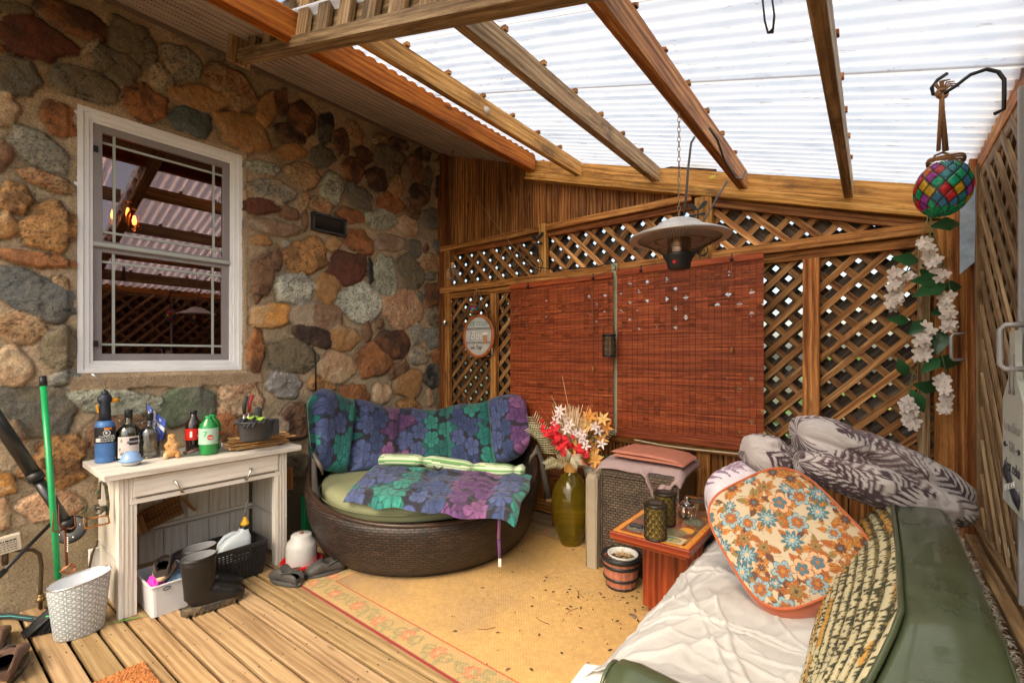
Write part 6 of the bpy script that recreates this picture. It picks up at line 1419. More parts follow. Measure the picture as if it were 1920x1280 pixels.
mb = MB(); mb.rings([rbox_ring(oc, .243, .208, .595, .015, Ro), rbox_ring(oc, .243, .208, .63, .015, Ro), rbox_ring(oc, .225, .19, .645, .02, Ro)], True, True, True, smooth=False); mb.build('lid', WK2, t)
for sx in (-1, 1): mb = MB(); mb.box(oc+Ro @ Vector((sx*.236, -.201, .3)), (.016, .016, .59)); mb.build('corner_strip', WK2, t)
TAUPE = mat('taupe_upholstery', (.30, .25, .18), rough=.8, var=.15, vs=5, bs=400, bump=.2)
c = oc+Ro @ Vector((-.285, -.03, 0)); t = thing('foam_cushion', 'taupe upholstered foam cushion standing on end against the wicker bin', 'cushion', c)
mb = MB(); mb.rings([rbox_ring(c, .036, .225, z, rr, Ro) for z, rr in ((0.0, .01), (.012, .02), (.56, .02), (.585, .018))]+[rbox_ring(c, .026, .21, .60, .01, Ro)], True, True, True); mb.build('cushion_body', TAUPE, t)
mb = MB()
for dx in (-.036, .036): mb.tube([c+Ro @ Vector((dx, -.215, .01)), c+Ro @ Vector((dx, -.217, .3)), c+Ro @ Vector((dx, -.213, .57)), c+Ro @ Vector((dx, .2, .59))], .004, 6)
mb.build('piping', TAUPE, t)
LAV = mat('lavender_cloth', (.36, .26, .26), rough=.85, var=.08, bump=.2, bs=300); SAL = mat('salmon_cloth', (.47, .18, .12), rough=.75, var=.08, bump=.1)
t = thing('lavender_cloth', 'lavender cloth draped over the wicker bin, its corner hanging down the front', 'cloth', oc+Vector((0, 0, .65)))
nu, nv = 90, 90; U, V = np.meshgrid(np.linspace(-1, 1, nu), np.linspace(-1, 1, nv), indexing='ij')
xx = U*.27; yy = V*.24; zz = np.full(U.shape, .668)+.018*(fbm(U*2+3, V*2, 5)-.4)
ovx = np.clip(xx-.20, 0, 1); fold = np.clip(-(V+.62), 0, 1)/.38
# front edge (V=-1) drops, deepest to the right of centre
dep = (.035+.23*np.exp(-((U-.42)/.20)**2)+.07*np.exp(-((U-.75)/.15)**2))*fold**1.3
yy = np.where(fold > 0, -.15-.066*np.clip(fold*1.4, 0, 1)-.02*np.sin(U*15)*fold*np.exp(-((U-.45)/.5)**2), yy); zz = zz-dep
xx = xx*(1-.0*fold)+(.45*.27-xx)*(.55*fold**2)*np.exp(-((U-.45)/.45)**2)
el = np.clip((-U-.86)/.14, 0, 1); zz -= .03*el**2; er = np.clip((U-.86)/.14, 0, 1); zz -= .05*er**2; zz += .022*np.exp(-((V-.0)/.9)**2)
L3 = np.stack([oc.x+math.cos(.07)*xx-math.sin(.07)*yy, oc.y+math.sin(.07)*xx+math.cos(.07)*yy, zz], -1); mb = MB(); mb.grid(L3)
o = mb.build('cloth_sheet', LAV, t); o.modifiers.new('s', 'SOLIDIFY').thickness = .010
c = oc+Vector((.03, .0, .712)); t = thing('salmon_cushion_cover', 'folded salmon pink cushion cover on top of the lavender cloth', 'cloth', c)
for k, (s_, dz, dx) in enumerate(((1, 0, .02), (.97, .018, 0), )):
    mb = MB(); U, V = np.meshgrid(np.linspace(-1, 1, 30), np.linspace(-1, 1, 30), indexing='ij'); e = np.clip(np.minimum(1-abs(U), 1-abs(V))*8, 0, 1); pz = .012*np.sqrt(1-(1-e)**2)
    top2 = np.stack([c.x+dx+U*.215*s_*(1-.04*V), c.y+V*.16*s_, c.z+dz+pz+.006*np.sin(U*2+k)-.012*U], -1); bt2 = np.stack([c.x+dx+U*.215*s_*(1-.04*V), c.y+V*.16*s_, c.z+dz-pz*.5+.006*np.sin(U*2+k)-.012*U], -1)
    mb.grid(top2); mb.grid(bt2[:, ::-1]); mb.build('folded_layer', SAL, t)
# ================================================================== side table with label-covered top
TX0, TX1, TY0, TY1, TZ = -1.005, -.635, 2.05, 2.86, .50
t = thing('side_table', 'reddish wooden side table with cigar-label collage top', 'table', (-.8, 2.4, 0)); stbl = t
MAH = wood('red_mahogany', (.06, .009, .005), (.19, .028, .009), (.32, .065, .018), rough=.35, coat=.3, patch=(.12, .03, .015), pth=.6, crack=.35)
nu, nv = 150, 280; U, V = np.meshgrid(np.linspace(TX0+.004, TX1-.004, nu), np.linspace(TY0+.004, TY1-.004, nv), indexing='ij')
CT = np.zeros(U.shape+(3,)); CT[:] = (.20, .055, .022); rs = random.Random(31)
for k in range(70):
    cx, cy, a, b = rs.uniform(TX0, TX1), rs.uniform(TY0, TY1), rs.uniform(.02, .06), rs.uniform(.02, .05)
    m = (abs(U-cx) < a) & (abs(V-cy) < b); CT[m] = rs.choice([(.24, .07, .03), (.16, .08, .05), (.30, .10, .04), (.12, .09, .06), (.34, .16, .06)])
def lab(cx, cy, a, b, c1, c2, shape='ell'):
    if shape == 'rect': m = (abs(U-cx) < a*1.25) & (abs(V-cy) < b*1.25); CT[m] = (.62, .52, .30)
    e = ((U-cx)/a)**2+((V-cy)/b)**2; CT[e < 1] = c1; CT[(e < .8) & (e > .62)] = c2
    m = e < .5; n = fbm(U[m]*90, V[m]*90, 3, 3); CT[m] = np.where((n > .5)[:, None], np.array(c1), np.array(c2))
for q in ((TX0+.09, TY0+.10, .052, .045, (.10, .10, .09), (.28, .25, .2), 'ell'), (TX0+.27, TY0+.075, .045, .032, (.12, .25, .2), (.5, .35, .12), 'rect'), (TX1-.08, TY0+.22, .035, .045, (.75, .30, .03), (.8, .42, .08), 'ell'), (TX0+.13, TY0+.26, .05, .045, (.70, .33, .03), (.55, .25, .04), 'ell'),
          (TX0+.25, TY0+.17, .055, .05, (.13, .15, .11), (.34, .25, .12), 'ell'), (TX1-.09, TY0+.36, .045, .05, (.20, .22, .15), (.1, .12, .09), 'ell'), (TX0+.08, TY0+.42, .05, .05, (.4, .06, .03), (.6, .3, .1), 'ell'), (TX0+.2, TY0+.62, .06, .04, (.16, .18, .1), (.5, .3, .1), 'ell'), (TX1-.1, TY0+.6, .05, .05, (.45, .22, .06), (.2, .2, .1), 'ell')): lab(*q)
bd = np.minimum(np.minimum(U-TX0, TX1-U), np.minimum(V-TY0, TY1-V)); CT[bd < .03] = (.66, .27, .05); CT[(bd < .033) & (bd > .03)] = (.05, .02, .01)
CT *= (.85+.3*fbm(U*14, V*14, 2))[..., None]
m_tt = mat('varnished_label_top', rough=.28, attr=True, var=.1, bump=.03, coat=.5)
fast_grid('label_top', np.stack([U, V, np.full(U.shape, TZ+.0022)], -1), CT, m_tt, t)
mb = MB(); mb.box(((TX0+TX1)/2, (TY0+TY1)/2, TZ-.016), (TX1-TX0+.012, TY1-TY0+.012, .034)); mb.box(((TX0+TX1)/2, (TY0+TY1)/2, TZ-.042), (TX1-TX0-.02, TY1-TY0-.02, .018)); mb.build('tabletop', MAH, t, bevel=.005)
for yy in (TY0+.27, TY1-.2):
    mb = MB(); mb.box((-.80, yy, .26), (.30, .03, .42)); mb.box((-.80, yy, .02), (.24, .03, .06)); mb.build('pedestal_panel', MAH, t, bevel=.003)
mb = MB(); mb.box((-.665, TY0+.44, .26), (.02, .34, .42), tint=(.15, .15, .2)); mb.build('inner_panel', MAH, t)
# candle lanterns on the table
PM = mat('bronze_black_metal', (.035, .03, .02), rough=.4, metal=.5, var=.4); GLOW = mat('golden_inner_foil', (.40, .28, .06), rough=.35, metal=.5, var=.3)
def lantern(c, r, h, label):
    t = thing('candle_lantern', label, 'lantern', c, 'scale-pattern candle lanterns on the side table')
    mb = MB(); mb.lathe([(r*.93, .004), (r*.93, h-.008)], c, 28, cap=False); mb.build('inner_foil', GLOW, t)
    mb = MB(); rows = 7; n = 11
    for j in range(rows):
        for i in range(n):
            a0 = 2*math.pi*(i+(.5 if j % 2 else 0))/n; z0 = .006+(h-.02)*j/rows
            for s_ in (1.0, .68, .38):
                pts = []
                for q in np.linspace(0, math.pi, 7): pts.append(c+Vector((r*math.cos(a0+s_*math.cos(q)*math.pi/n), r*math.sin(a0+s_*math.cos(q)*math.pi/n), z0+s_*math.sin(q)*(h-.02)/rows*1.05)))
                mb.tube(pts, .0016 if s_ == 1 else .0012, 4, caps=False)
    mb.build('scale_pattern', PM, t)
    mb = MB(); mb.lathe([(r, -.0), (r*1.04, .004), (r*1.02, .010), (r*.6, .010)], c, 28); mb.build('base_ring', PM, t); mb = MB(); mb.lathe([(r*1.0, h-.012), (r*1.12, h-.008), (r*1.12, h), (r*.68, h+.006), (r*.66, h+.001)], c, 28); mb.build('rim_cap', PM, t)
    mb = MB(); mb.lathe([(r*.62, h+.0035), (0, h+.004)], c, 20, cap=False); mb.build('pillar_top', mat('dark_wick_plate', (.05, .045, .04), rough=.5), t)
    mb = MB(); s_ = RT; mb.tube([c+s_*r*1.02+Vector((0, 0, h*.7)), c+s_*r*1.2+Vector((0, 0, h*.55)), c+s_*r*1.32+Vector((0, 0, h*.42)), c+s_*r*1.1+Vector((0, 0, h*.4))], .0016, 5); mb.build('wire_bail', PM, t)
lantern(P(1229, 1008, z=TZ+.003), .050, .16, 'front scale-pattern black candle lantern on the label-covered table'); lantern(P(1247, 982, z=TZ+.003), .050, .16, 'rear scale-pattern black candle lantern with open ring top')
c = P(1288, 970, z=TZ+.003); t = thing('glass_jar', 'cut glass lidded jar on the side table beside the lanterns', 'jar', c); CUT = glass('cut_glass', (.80, .72, .62), .12, 3.0)
mb = MB(); n = 16; prof = [(.034, 0), (.042, .01), (.044, .045), (.038, .062), (.030, .068)]
out = []
for r, z in prof: out.append([c+Vector((r*(1+.09*(k % 2))*math.cos(2*math.pi*k/32), r*(1+.09*(k % 2))*math.sin(2*math.pi*k/32), z)) for k in range(32)])
mb.rings(out, smooth=False); mb.build('jar_body', CUT, t)
mb = MB(); mb.lathe([(.034, .066), (.036, .072), (.022, .082), (.010, .087), (.008, .091), (.014, .098), (.013, .108), (.004, .113)], c, 14, sx=1); mb.build('lid', CUT, t)
c = P(1318, 955, z=TZ+.003); t = thing('glass_tumbler', 'square glass tumbler behind the lidded jar on the side table', 'glass', c); mb = MB(); mb.rings([rbox_ring(c, .03, .03, z, .006, Matrix.Rotation(.4, 3, 'Z')) for z in (0, .075)]+[rbox_ring(c, .027, .027, z, .005, Matrix.Rotation(.4, 3, 'Z')) for z in (.075, .008)], True, True, True, smooth=False); mb.build('tumbler_body', CUT, t)
mb = MB(); mb.box((0, 0, 0), (.07, .035, .008)); mb.xf(Matrix.Translation(P(1305, 938, z=TZ+.09)) @ Matrix.Rotation(.2, 4, 'Z')); tag(mb.build('black_tray', BLACK, bevel=.003), 'small flat black lighter tray resting on the square glass', 'tray')
c = P(1193, 985, z=TZ+.012); mb = MB(); mb.box(c, (.065, .018, .014), Matrix.Rotation(.1, 3, 'Z')); tag(mb.build('black_lighter', BLACK, bevel=.004), 'black lighter lying left of the front candle lantern', 'lighter')
# barrel planter
c = P(1163, 1108, z=0)+Vector((-.02, .05, .01)); t = thing('barrel_planter', 'half barrel planter with black hoops and a white inner pot', 'planter', c)
BAR = mat('terracotta_staves', (.42, .15, .09), rough=.7, var=.35, vs=18, dirt=((.12, .06, .04), 22, .55, .7))
mb = MB(); n = 14
for k in range(n):
    a = 2*math.pi*k/n; out = []
    for z, r in ((.01, .082), (.07, .097), (.16, .107)):
        out.append([c+Vector((rr*math.cos(a+o_), rr*math.sin(a+o_), z)) for rr, o_ in ((r, -.215), (r+.002, 0), (r, .215), (r-.01, .2), (r-.01, -.2))])
    mb.rings(out, smooth=False)
mb.build('staves', BAR, t)
mb = MB()
for z, r, h_ in ((.0, .080, .018), (.052, .097, .018), (.122, .108, .02), (.158, .113, .026)): mb.lathe([(r, z), (r+.004, z+.003), (r+.005, z+h_-.003), (r+.001, z+h_)], c, 36, cap=False)
mb.build('hoop', BLACK, t)
mb = MB(); mb.lathe([(.112, .182), (.104, .184), (.095, .12), (0, .1)], c, 36, cap=False); mb.build('liner', BLACK, t)
mb = MB(); cp = c+Vector((.02, -.015, 0)); mb.lathe([(.065, .10), (.082, .19), (.087, .192), (.087, .20), (.078, .20), (.070, .165)], cp, 36); mb.build('inner_pot', mat('white_plastic_pot', (.62, .6, .55), rough=.5), t)
mb = MB(); mb.lathe([(.072, .172), (.03, .178), (0, .18)], cp, 20, cap=False); sl_ = mb.build('soil', mat('dry_soil', (.07, .035, .02), rough=1, bump=1, bs=200), t)
mb = MB(); rs = random.Random(4)
for k in range(70):
    a = rs.uniform(0, 6.28); q = cp+Vector((.015*math.cos(a), .015*math.sin(a), .178)); d_ = Vector((math.cos(a), math.sin(a), rs.uniform(.1, 1.2))).normalized(); L = rs.uniform(.03, .06); mb.tube([q, q+d_*L*.6, q+d_*L-Vector((0, 0, .012))], [.0018, .0014, .0006], 4)
mb.build('dry_stems', mat('straw', (.55, .38, .2), rough=.9), t)
q = P(1185, 1153, z=.014); mb = MB()
for k in range(5): a = -.4+k*.75; mb.leaf(q, (math.cos(a), math.sin(a), .15), (0, 0, 1), .035, .02, .5, 3, (.20, .14, .13))
tag(mb.build('dead_maple_leaf', mat('grey_dead_leaf', (.22, .16, .14), rough=.8)), 'curled grey dead leaf on the rug by the table foot', 'leaf')
# ================================================================== green sofa
sofa = thing('vinyl_sofa', 'old green vinyl sofa with worn black and gold plaid upholstery along the side wall', 'sofa', (-.2, 1.75, 0))
GVIN = mat('green_vinyl', (.055, .072, .037), rough=.30, var=.4, vs=5, bump=.9, bs=13, coat=.4)
# striped plaid upholstery
nu, nv = 190, 340; U, V = np.meshgrid(np.linspace(0, 1, nu), np.linspace(0, 1, nv), indexing='ij')    # U up the back, V along the sofa
SY0, SY1 = 1.06, 2.36
SY0, SY1 = .90, 2.36
YK = [.90, .93, 1.0, 1.08, 1.16, 1.24, 1.32, 1.7, 2.1, 2.33, 2.36]
ZK = [.50, .56, .645, .70, .742, .770, .785, .79, .79, .785, .76]; XK = [-.10, -.085, -.055, -.02, .01, .033, .048, .055, .055, .055, .06]
yb_ = SY0+.03+(SY1-SY0-.03)*V; zt_ = np.interp(yb_, YK, ZK)+.005; xt_ = np.interp(yb_, YK, XK)
bul = .03*np.sin(np.pi*U)
zb_ = .38+(zt_-.38)*U; xb_ = -.15+(xt_+.15)*(.35*U+.65*U**2)-bul
wb = .012*(fbm(U*4, V*3, 3)-.5)
Bk = np.stack([xb_+wb, yb_, zb_], -1)
s_ = (U+.07*np.sin(V*5+U*2)+.03*(fbm(V*6, U*3, 4)-.5))*15; ph = s_-np.floor(s_)
Cp = np.zeros(U.shape+(3,)); Cp[:] = (.035, .035, .018)
gold = fbm(V*2.2, U*2+np.floor(s_)*3.3, 9, 3)
cr = np.where((gold > .55)[..., None], np.array((.50, .26, .05)), np.array((.52, .46, .28)))
m = ph > .45; Cp[m] = cr[m]
hh_ = (np.floor(V*170)+np.floor(U*70)) % 2; fz = fbm(V*150, U*60, 5, 2)
Cp = np.where((m & (fz < .38))[..., None], np.array((.05, .045, .02)), Cp); Cp = np.where(((~m) & (hh_ > 0) & (fz > .50))[..., None], np.array((.30, .22, .07)), Cp)
Cp = np.where(((~m) & (gold > .6) & (fz > .55))[..., None], np.array((.38, .19, .03)), Cp)
PLAID = mat('plaid_weave', rough=.9, attr=True, var=.15, bump=1.0, bs=260)
Bk[..., 0] += -.007*m*(1-2*abs(ph-.72))+.003*(fz-.5)
fast_grid('plaid_back', Bk, Cp, PLAID, sofa)
# fuzzy yarn ends along the stripes
mb = MB(); rs = random.Random(3)
for k in range(1500):
    i, j = rs.randrange(5, nu-5), rs.randrange(4, nv-4)
    if not m[i, j]: continue
    p = Vector(tuple(Bk[i, j])); c_ = Cp[i, j]*1.2; d_ = Vector((-.6, rs.uniform(-.8, .8), rs.uniform(-.6, .6))); mb.leaf(p, d_, (-1, 0, .3), rs.uniform(.008, .016), .0022, .2, 1, tuple(c_))
mb.build('yarn_fringe', VC, sofa, kind='stuff')
# vinyl outer shell of the back: top roll, end cap, rear
def shell_ring(y, x0, x1, zt, zb, r=.02):
    pts = [(x0, zb), (x0, zt-r)]
    for k in range(5): a = math.pi-k*math.pi/8; pts.append((x0+r+r*math.cos(a), zt-r+r*math.sin(a)))
    pts += [((x0+x1)/2, zt+.006)]
    for k in range(5): a = math.pi/2-k*math.pi/8; pts.append((x1-r*1.6+r*1.6*math.cos(a), zt-r*1.6+r*1.6*math.sin(a)))
    pts += [(x1, zt-.2), (x1-.01, zb)]
    return [Vector((x, y, z)) for x, z in pts]
mb = MB(); rg_ = []
for y, zt, x0 in zip(YK, ZK, XK):
    r_ = shell_ring(y, x0, .208 if .95 < y < 2.34 else .18, zt, .12, .018); r_[0] = Vector((-.13, y, .12)); r_.insert(1, Vector((-.13, y, min(.40, zt-.06)))); rg_.append(r_)
mb.rings(rg_, True, True, True); mb.build('vinyl_shell', GVIN, sofa)
pts = [(y, x-.002, z+.006) for y, z, x in zip(YK, ZK, XK)]
mb = MB(); mb.tube([(x, y, z) for y, x, z in pts], .0065, 8); mb.build('front_welt', GVIN, sofa)
mb = MB(); mb.tube([(.206, y, z-.028) for i, (y, x, z) in enumerate(pts) if i > 1], .0055, 8); mb.build('rear_welt', GVIN, sofa)
FZ = mat('grey_fluff', (.3, .27, .22), rough=1); mb = MB()
for k in range(500):
    t_ = rs.random(); y = SY0+.1+(SY1-SY0-.14)*t_; zt = float(np.interp(y, YK, ZK)); p = Vector((.208, y, zt-.01+rs.uniform(-.02, .008))); d_ = Vector((rs.uniform(.2, 1), rs.uniform(-1, 1), rs.uniform(-.3, .8))).normalized(); mb.tube([p, p+d_*.008, p+d_*.015+Vector((0, 0, -.003))], .0004, 3, caps=False)
mb.build('torn_lining_fluff', FZ, sofa, kind='stuff')
mb = MB(); mb.box((-.36, 1.76, .30), (.50, 1.34, .24)); mb.box((-.2, 1.76, .13), (.7, 1.34, .12)); mb.build('seat_body', GVIN, sofa, bevel=.03)
for (x, y) in ((-.55, 1.15), (-.55, 2.32), (.14, 1.15), (.14, 2.32)): mb = MB(); mb.tube([(x, y, 0), (x, y, .08)], [.016, .024], 10); mb.build('leg', W_DARK, sofa)
# near arm: padded roll
mb = MB(); pts = [(-.50, 1.02, .565), (-.495, 1.02, .565), (-.48, 1.02, .568), (-.44, 1.02, .57), (-.3, 1.01, .57), (-.1, 1.0, .57), (.02, 1.0, .56)]
mb.tube(pts, [(.012, .012), (.045, .035), (.062, .047), (.068, .05), (.068, .05), (.068, .05), (.06, .045)], 22, side=(0, 1, 0)); mb.build('arm_roll', GVIN, sofa)
mb = MB(); mb.rings([[Vector((x, 1.035+dy, z)) for dy, z in ((-.065, .1), (-.065, .54), (.04, .54), (.04, .1))] for x in (-.52, .02)], True, True, True, smooth=False); mb.build('arm_side', GVIN, sofa, bevel=.02)
mb = MB(); mb.tube([(-.502, 1.02+.05*math.cos(a), .563+.04*math.sin(a)) for a in np.linspace(0, 2*math.pi, 24)], .005, 6); mb.build('arm_welt', GVIN, sofa)
# seat plaid peeping out at the front corner below the sheet
nu2, nv2 = 60, 60; Uc, Vc_ = np.meshgrid(np.linspace(0, 1, nu2), np.linspace(0, 1, nv2), indexing='ij'); A = np.stack([np.full(Uc.shape, -.618), 1.1+.5*Uc, .2+.22*Vc_], -1); Cq = Cp[10:10+nu2*2:2, 20:20+nv2*3:3]
fast_grid('plaid_front', A, Cq, PLAID, sofa)
# white sheet over the seat
t = thing('white_sheet', 'off-white cotton sheet spread over the sofa seat and hanging at the front', 'bed sheet', (-.35, 1.8, .45))
nu, nv = 190, 260; U, V = np.meshgrid(np.linspace(0, 1, nu), np.linspace(0, 1, nv), indexing='ij'); Ls = U*.93
yy = 1.135+(2.50-1.135)*V; yy = yy+.03*np.sin(U*9)*(.5-V)
xs_ = np.where(Ls < .50, -.115-Ls, -.615-.035*np.clip((Ls-.5)/.06, 0, 1)); zs2 = np.where(Ls < .50, .445+.03*np.sin(np.pi*np.clip(Ls/.5, 0, 1)), .445-(Ls-.50))
k_ = np.clip((Ls-.44)/.10, 0, 1); rnd = .03*np.exp(-((Ls-.50)/.05)**2); xs_ = xs_+rnd*.4; zs2 = zs2-rnd*.4
edge_up = np.clip((.10-Ls)/.10, 0, 1); xs_ += .03*edge_up*(.3+fbm(V*5, U*0, 6)); zs2 += .03*edge_up*fbm(V*9, U*0+2, 8)
fl_ = fbm(U*2.2+V*1.5, V*3-U*1.2, 4); wrn = .014*(1-abs(2*fl_-1)*2.2)+.012*(1-abs(2*fbm(U*4-V*2, V*5+U*5, 9)-1)*2)+.005*(fbm(U*26, V*20, 12)-.5)
rsf = random.Random(44)
for q_k in range(38):
    cu_, cv_, an_, ln_, wd_, am_ = rsf.uniform(0, .55), rsf.uniform(.05, .95), rsf.uniform(-1.2, 1.2), rsf.uniform(.12, .4), rsf.uniform(.004, .011), rsf.uniform(.003, .011)
    xq = (U*.93-cu_)*math.cos(an_)+(V*1.3-cv_*1.3)*math.sin(an_); yq = -(U*.93-cu_)*math.sin(an_)+(V*1.3-cv_*1.3)*math.cos(an_)+rsf.uniform(-1.5, 1.5)*xq*xq
    wrn = wrn+am_*np.exp(-(yq/wd_)**2)*np.exp(-(xq/ln_)**4)
hang = np.clip((Ls-.52)/.3, 0, 1); zs2 = zs2+wrn*(1-hang); xs_ = xs_-abs(wrn)*hang-.022*hang*np.sin(V*34+U*3)-.02*hang
near = np.clip((.10-V)/.10, 0, 1); zs2 += .04*near*(1-hang)
fast_grid('sheet_cloth', np.stack([xs_, yy, zs2], -1), np.full(U.shape+(3,), .45)*np.array((1, .97, .94)), mat('cotton_sheet', rough=.9, attr=True, var=.05, vs=3, bump=.25, bs=700, dirt=((.5, .42, .3), 6, .68, .25)), t).modifiers.new('s', 'SOLIDIFY').thickness = .003
q = [P(1137, 1252, d=1.22), P(1140, 1232, d=1.22), P(1165, 1215, d=1.24), P(1190, 1205, d=1.27)]
mb = MB(); mb.tube([Vector((-.66, 1.13, .36)), Vector((-.655, 1.14, .41)), Vector((-.63, 1.15, .45)), Vector((-.56, 1.16, .47))], [.022, .028, .03, .022], 12); mb.build('bunched_hem', mat('cotton_bunch', (.62, .59, .56), rough=.9), t)
# ================================================================== pillows
def palm_print(U, V, seed, dark=(.06, .035, .045), mid=(.15, .095, .10), base=(.48, .435, .43), n=9, sc=1.0):
    """fronds: curved leaflets leaving a midrib; U,V in metres"""
    rs = random.Random(seed); Cc = np.zeros(U.shape+(3,)); Cc[:] = base; Cc *= (.9+.2*fbm(U*6, V*6, seed))[..., None]
    u0, u1, v0, v1 = U.min(), U.max(), V.min(), V.max()
    for k in range(n):
        cx, cy, an, L, W = rs.uniform(u0, u1), rs.uniform(v0, v1), rs.uniform(-.7, .7)+(math.pi if rs.random() < .4 else 0), rs.uniform(.22, .34)*sc, rs.uniform(.07, .11)*sc
        x = (U-cx)*math.cos(an)+(V-cy)*math.sin(an); y = -(U-cx)*math.sin(an)+(V-cy)*math.cos(an); y = y+rs.uniform(-1.6, 1.6)*x*x/sc+.03*(fbm(U*5, V*5, k+seed)-.5); x = x+.03*(fbm(U*4, V*6, k+3+seed)-.5)
        w = W*np.sin(np.pi*np.clip((x+L/2)/L, 0, 1))**.6
        ang = x-abs(y)*1.05; ph = (ang*(26/sc)) % 1; fat = .52*(1-abs(y)/np.maximum(w, 1e-4))+.12
        mk = (abs(x) < L/2) & (abs(y) < w) & (ph < fat)
        Cc[mk] = dark if k % 3 else mid
        Cc[(abs(x) < L/2) & (abs(y) < .0022)] = dark
    return Cc
def pillow(name, label, c, ax, ay, az, Lx, Ly, Lz, seed, kw={}, lump=.18, pinch=None, group=None, nu=200, nv=130):
    t = thing(name, label, 'pillow', c, group); ax, ay, az = [Vector(a).normalized() for a in (ax, ay, az)]
    T, Ph = np.meshgrid(np.linspace(0, 2*np.pi, nu), np.linspace(-np.pi/2, np.pi/2, nv), indexing='ij')
    def se(v, p): return np.sign(v)*np.abs(v)**p
    X_ = se(np.sin(Ph), .7); Rr = np.abs(np.cos(Ph))**.62
    Yc = Rr*se(np.cos(T), .9); Zc = Rr*se(np.sin(T), .9)
    nz = fbm(X_*2.2+5, np.cos(T)*1.5+np.sin(T)*1.1+seed, seed, 4)-.5; n2 = fbm(X_*7+np.cos(T)*2, np.sin(T)*4+seed, seed+5, 3)-.5
    fld = -abs(fbm(X_*2.5+np.sin(T), np.cos(T)*2.2, seed+9, 3)-.5)*.30
    sc = 1+lump*nz*2+.10*n2*lump*5+fld*lump*4+.06
    if pinch is not None:
        for px_, wd, dpth in pinch: sc = sc*(1-dpth*np.exp(-((X_-px_)/wd)**2))
    crease = .22*np.exp(-((np.sin(T)*.9-.12-.15*X_)/.14)**2)*(np.cos(T) < 0) if name.endswith('roll') else 0
    sc = sc*(1-crease)
    Pq = np.array(tuple(c))+(X_*Lx)[..., None]*np.array(tuple(ax))+(Yc*sc*Ly)[..., None]*np.array(tuple(ay))+(Zc*sc*Lz)[..., None]*np.array(tuple(az))
    Cc = palm_print(X_*Lx, T/(2*np.pi)*(Ly+Lz)*3.1, seed, **kw)
    fast_grid('pillow_cover', Pq, Cc, FAB, t); return t
Dp = FW
pc = P(1640, 868, d=1.86); c1 = P(1500, 815, d=1.95); c2 = P(1800, 945, d=1.80)
axx = (c2-c1); upv = Vector((0, 0, 1)); pillow('duvet_roll', 'big zebra-striped palm print duvet roll slung over the far end of the sofa back', (c1+c2)/2+Vector((0, 0, .0)), axx, FW, upv, axx.length*.52, .15, .125, 3, dict(n=46, sc=.8), .16, [(-.35, .12, .12)], nu=300, nv=240)
c3 = P(1545, 880, d=1.86); c4_ = P(1700, 925, d=1.80); axx = c4_-c3; pillow('duvet_fold', 'lower fold of palm print bedding tucked beneath the big duvet roll', (c3+c4_)/2, axx, FW, upv, .25, .11, .08, 8, dict(n=26, sc=.8), .2)
pillow('palm_pillow', 'crumpled dark striped palm print pillow between the duvet roll and the floral pad', P(1462, 862, d=2.05), RT+Vector((0, 0, -.25)), FW, upv, .16, .12, .095, 12, dict(n=20, sc=.8), .25, [(.2, .25, .25)])
pillow('palm_pillow', 'pale lilac palm print pillow leaning behind the left edge of the floral pad', P(1412, 935, d=2.1), RT+Vector((0, 0, .3)), FW, upv+RT*-.2, .21, .10, .17, 15, dict(n=7, dark=(.22, .14, .22), mid=(.36, .26, .34), base=(.64, .58, .64)), .10)
# ================================================================== floral chair pad
t = thing('floral_seat_pad', 'cream seat pad with orange and blue flowers and rust orange edging, propped on the sheet', 'cushion', Vector((-.27, 1.98, .68)))
B_, R_, L_ = Vector((-.305, 1.80, .485)), Vector((-.02, 2.0, .662)), Vector((-.52, 1.945, .722)); e1 = R_-B_; e2 = L_-B_; cc = B_+e1*.5+e2*.5; nrm = e1.cross(e2).normalized(); cc = cc+(Vector((0, 0, CH))-cc).normalized()*.075
if nrm.dot(Vector((0, 0, CH))-cc) < 0: nrm = -nrm
u1 = e1.normalized(); v1 = nrm.cross(u1); 
if v1.dot(e2) < 0: v1 = -v1
hu, hv = .216, .218
def outl(th):
    p = 3.6; r = 1/((abs(np.cos(th))**p+abs(np.sin(th))**p)**(1/p)); x = r*np.cos(th); y = r*np.sin(th)
    return x*hu*(1+.10*y*0-.10*(y)*.6), y*hv*1.02
nth, nr_ = 420, 120; T, Rr = np.meshgrid(np.linspace(0, 2*np.pi, nth), np.linspace(0.001, 1, nr_), indexing='ij')
ox, oy = outl(T); sh = Rr*ox+e2.dot(u1)*.0; PX, PY = Rr*ox, Rr*oy; hz = .028*(1-Rr**5)+.006*(fbm(PX*12, PY*12, 3)-.5)+.002
def topt(x, y, h): return np.array(tuple(cc))+x[..., None]*np.array(tuple(u1))+y[..., None]*np.array(tuple(v1))+h[..., None]*np.array(tuple(nrm))
CF = np.zeros(T.shape+(3,)); CF[:] = (.46, .37, .25); rs = random.Random(77)
OR_, OR2, BRN, TEA, SKY_, PCH, OLV = (.33, .10, .018), (.42, .17, .03), (.10, .04, .025), (.06, .14, .17), (.22, .33, .35), (.68, .34, .17), (.22, .16, .05)
spots = []
for i in range(900):
    a, b = rs.uniform(-.22, .22), rs.uniform(-.22, .22)
    if all(math.hypot(a-x, b-y) > r+.024 for x, y, r in spots): spots.append((a, b, rs.uniform(.016, .034)))
    if len(spots) > 70: break
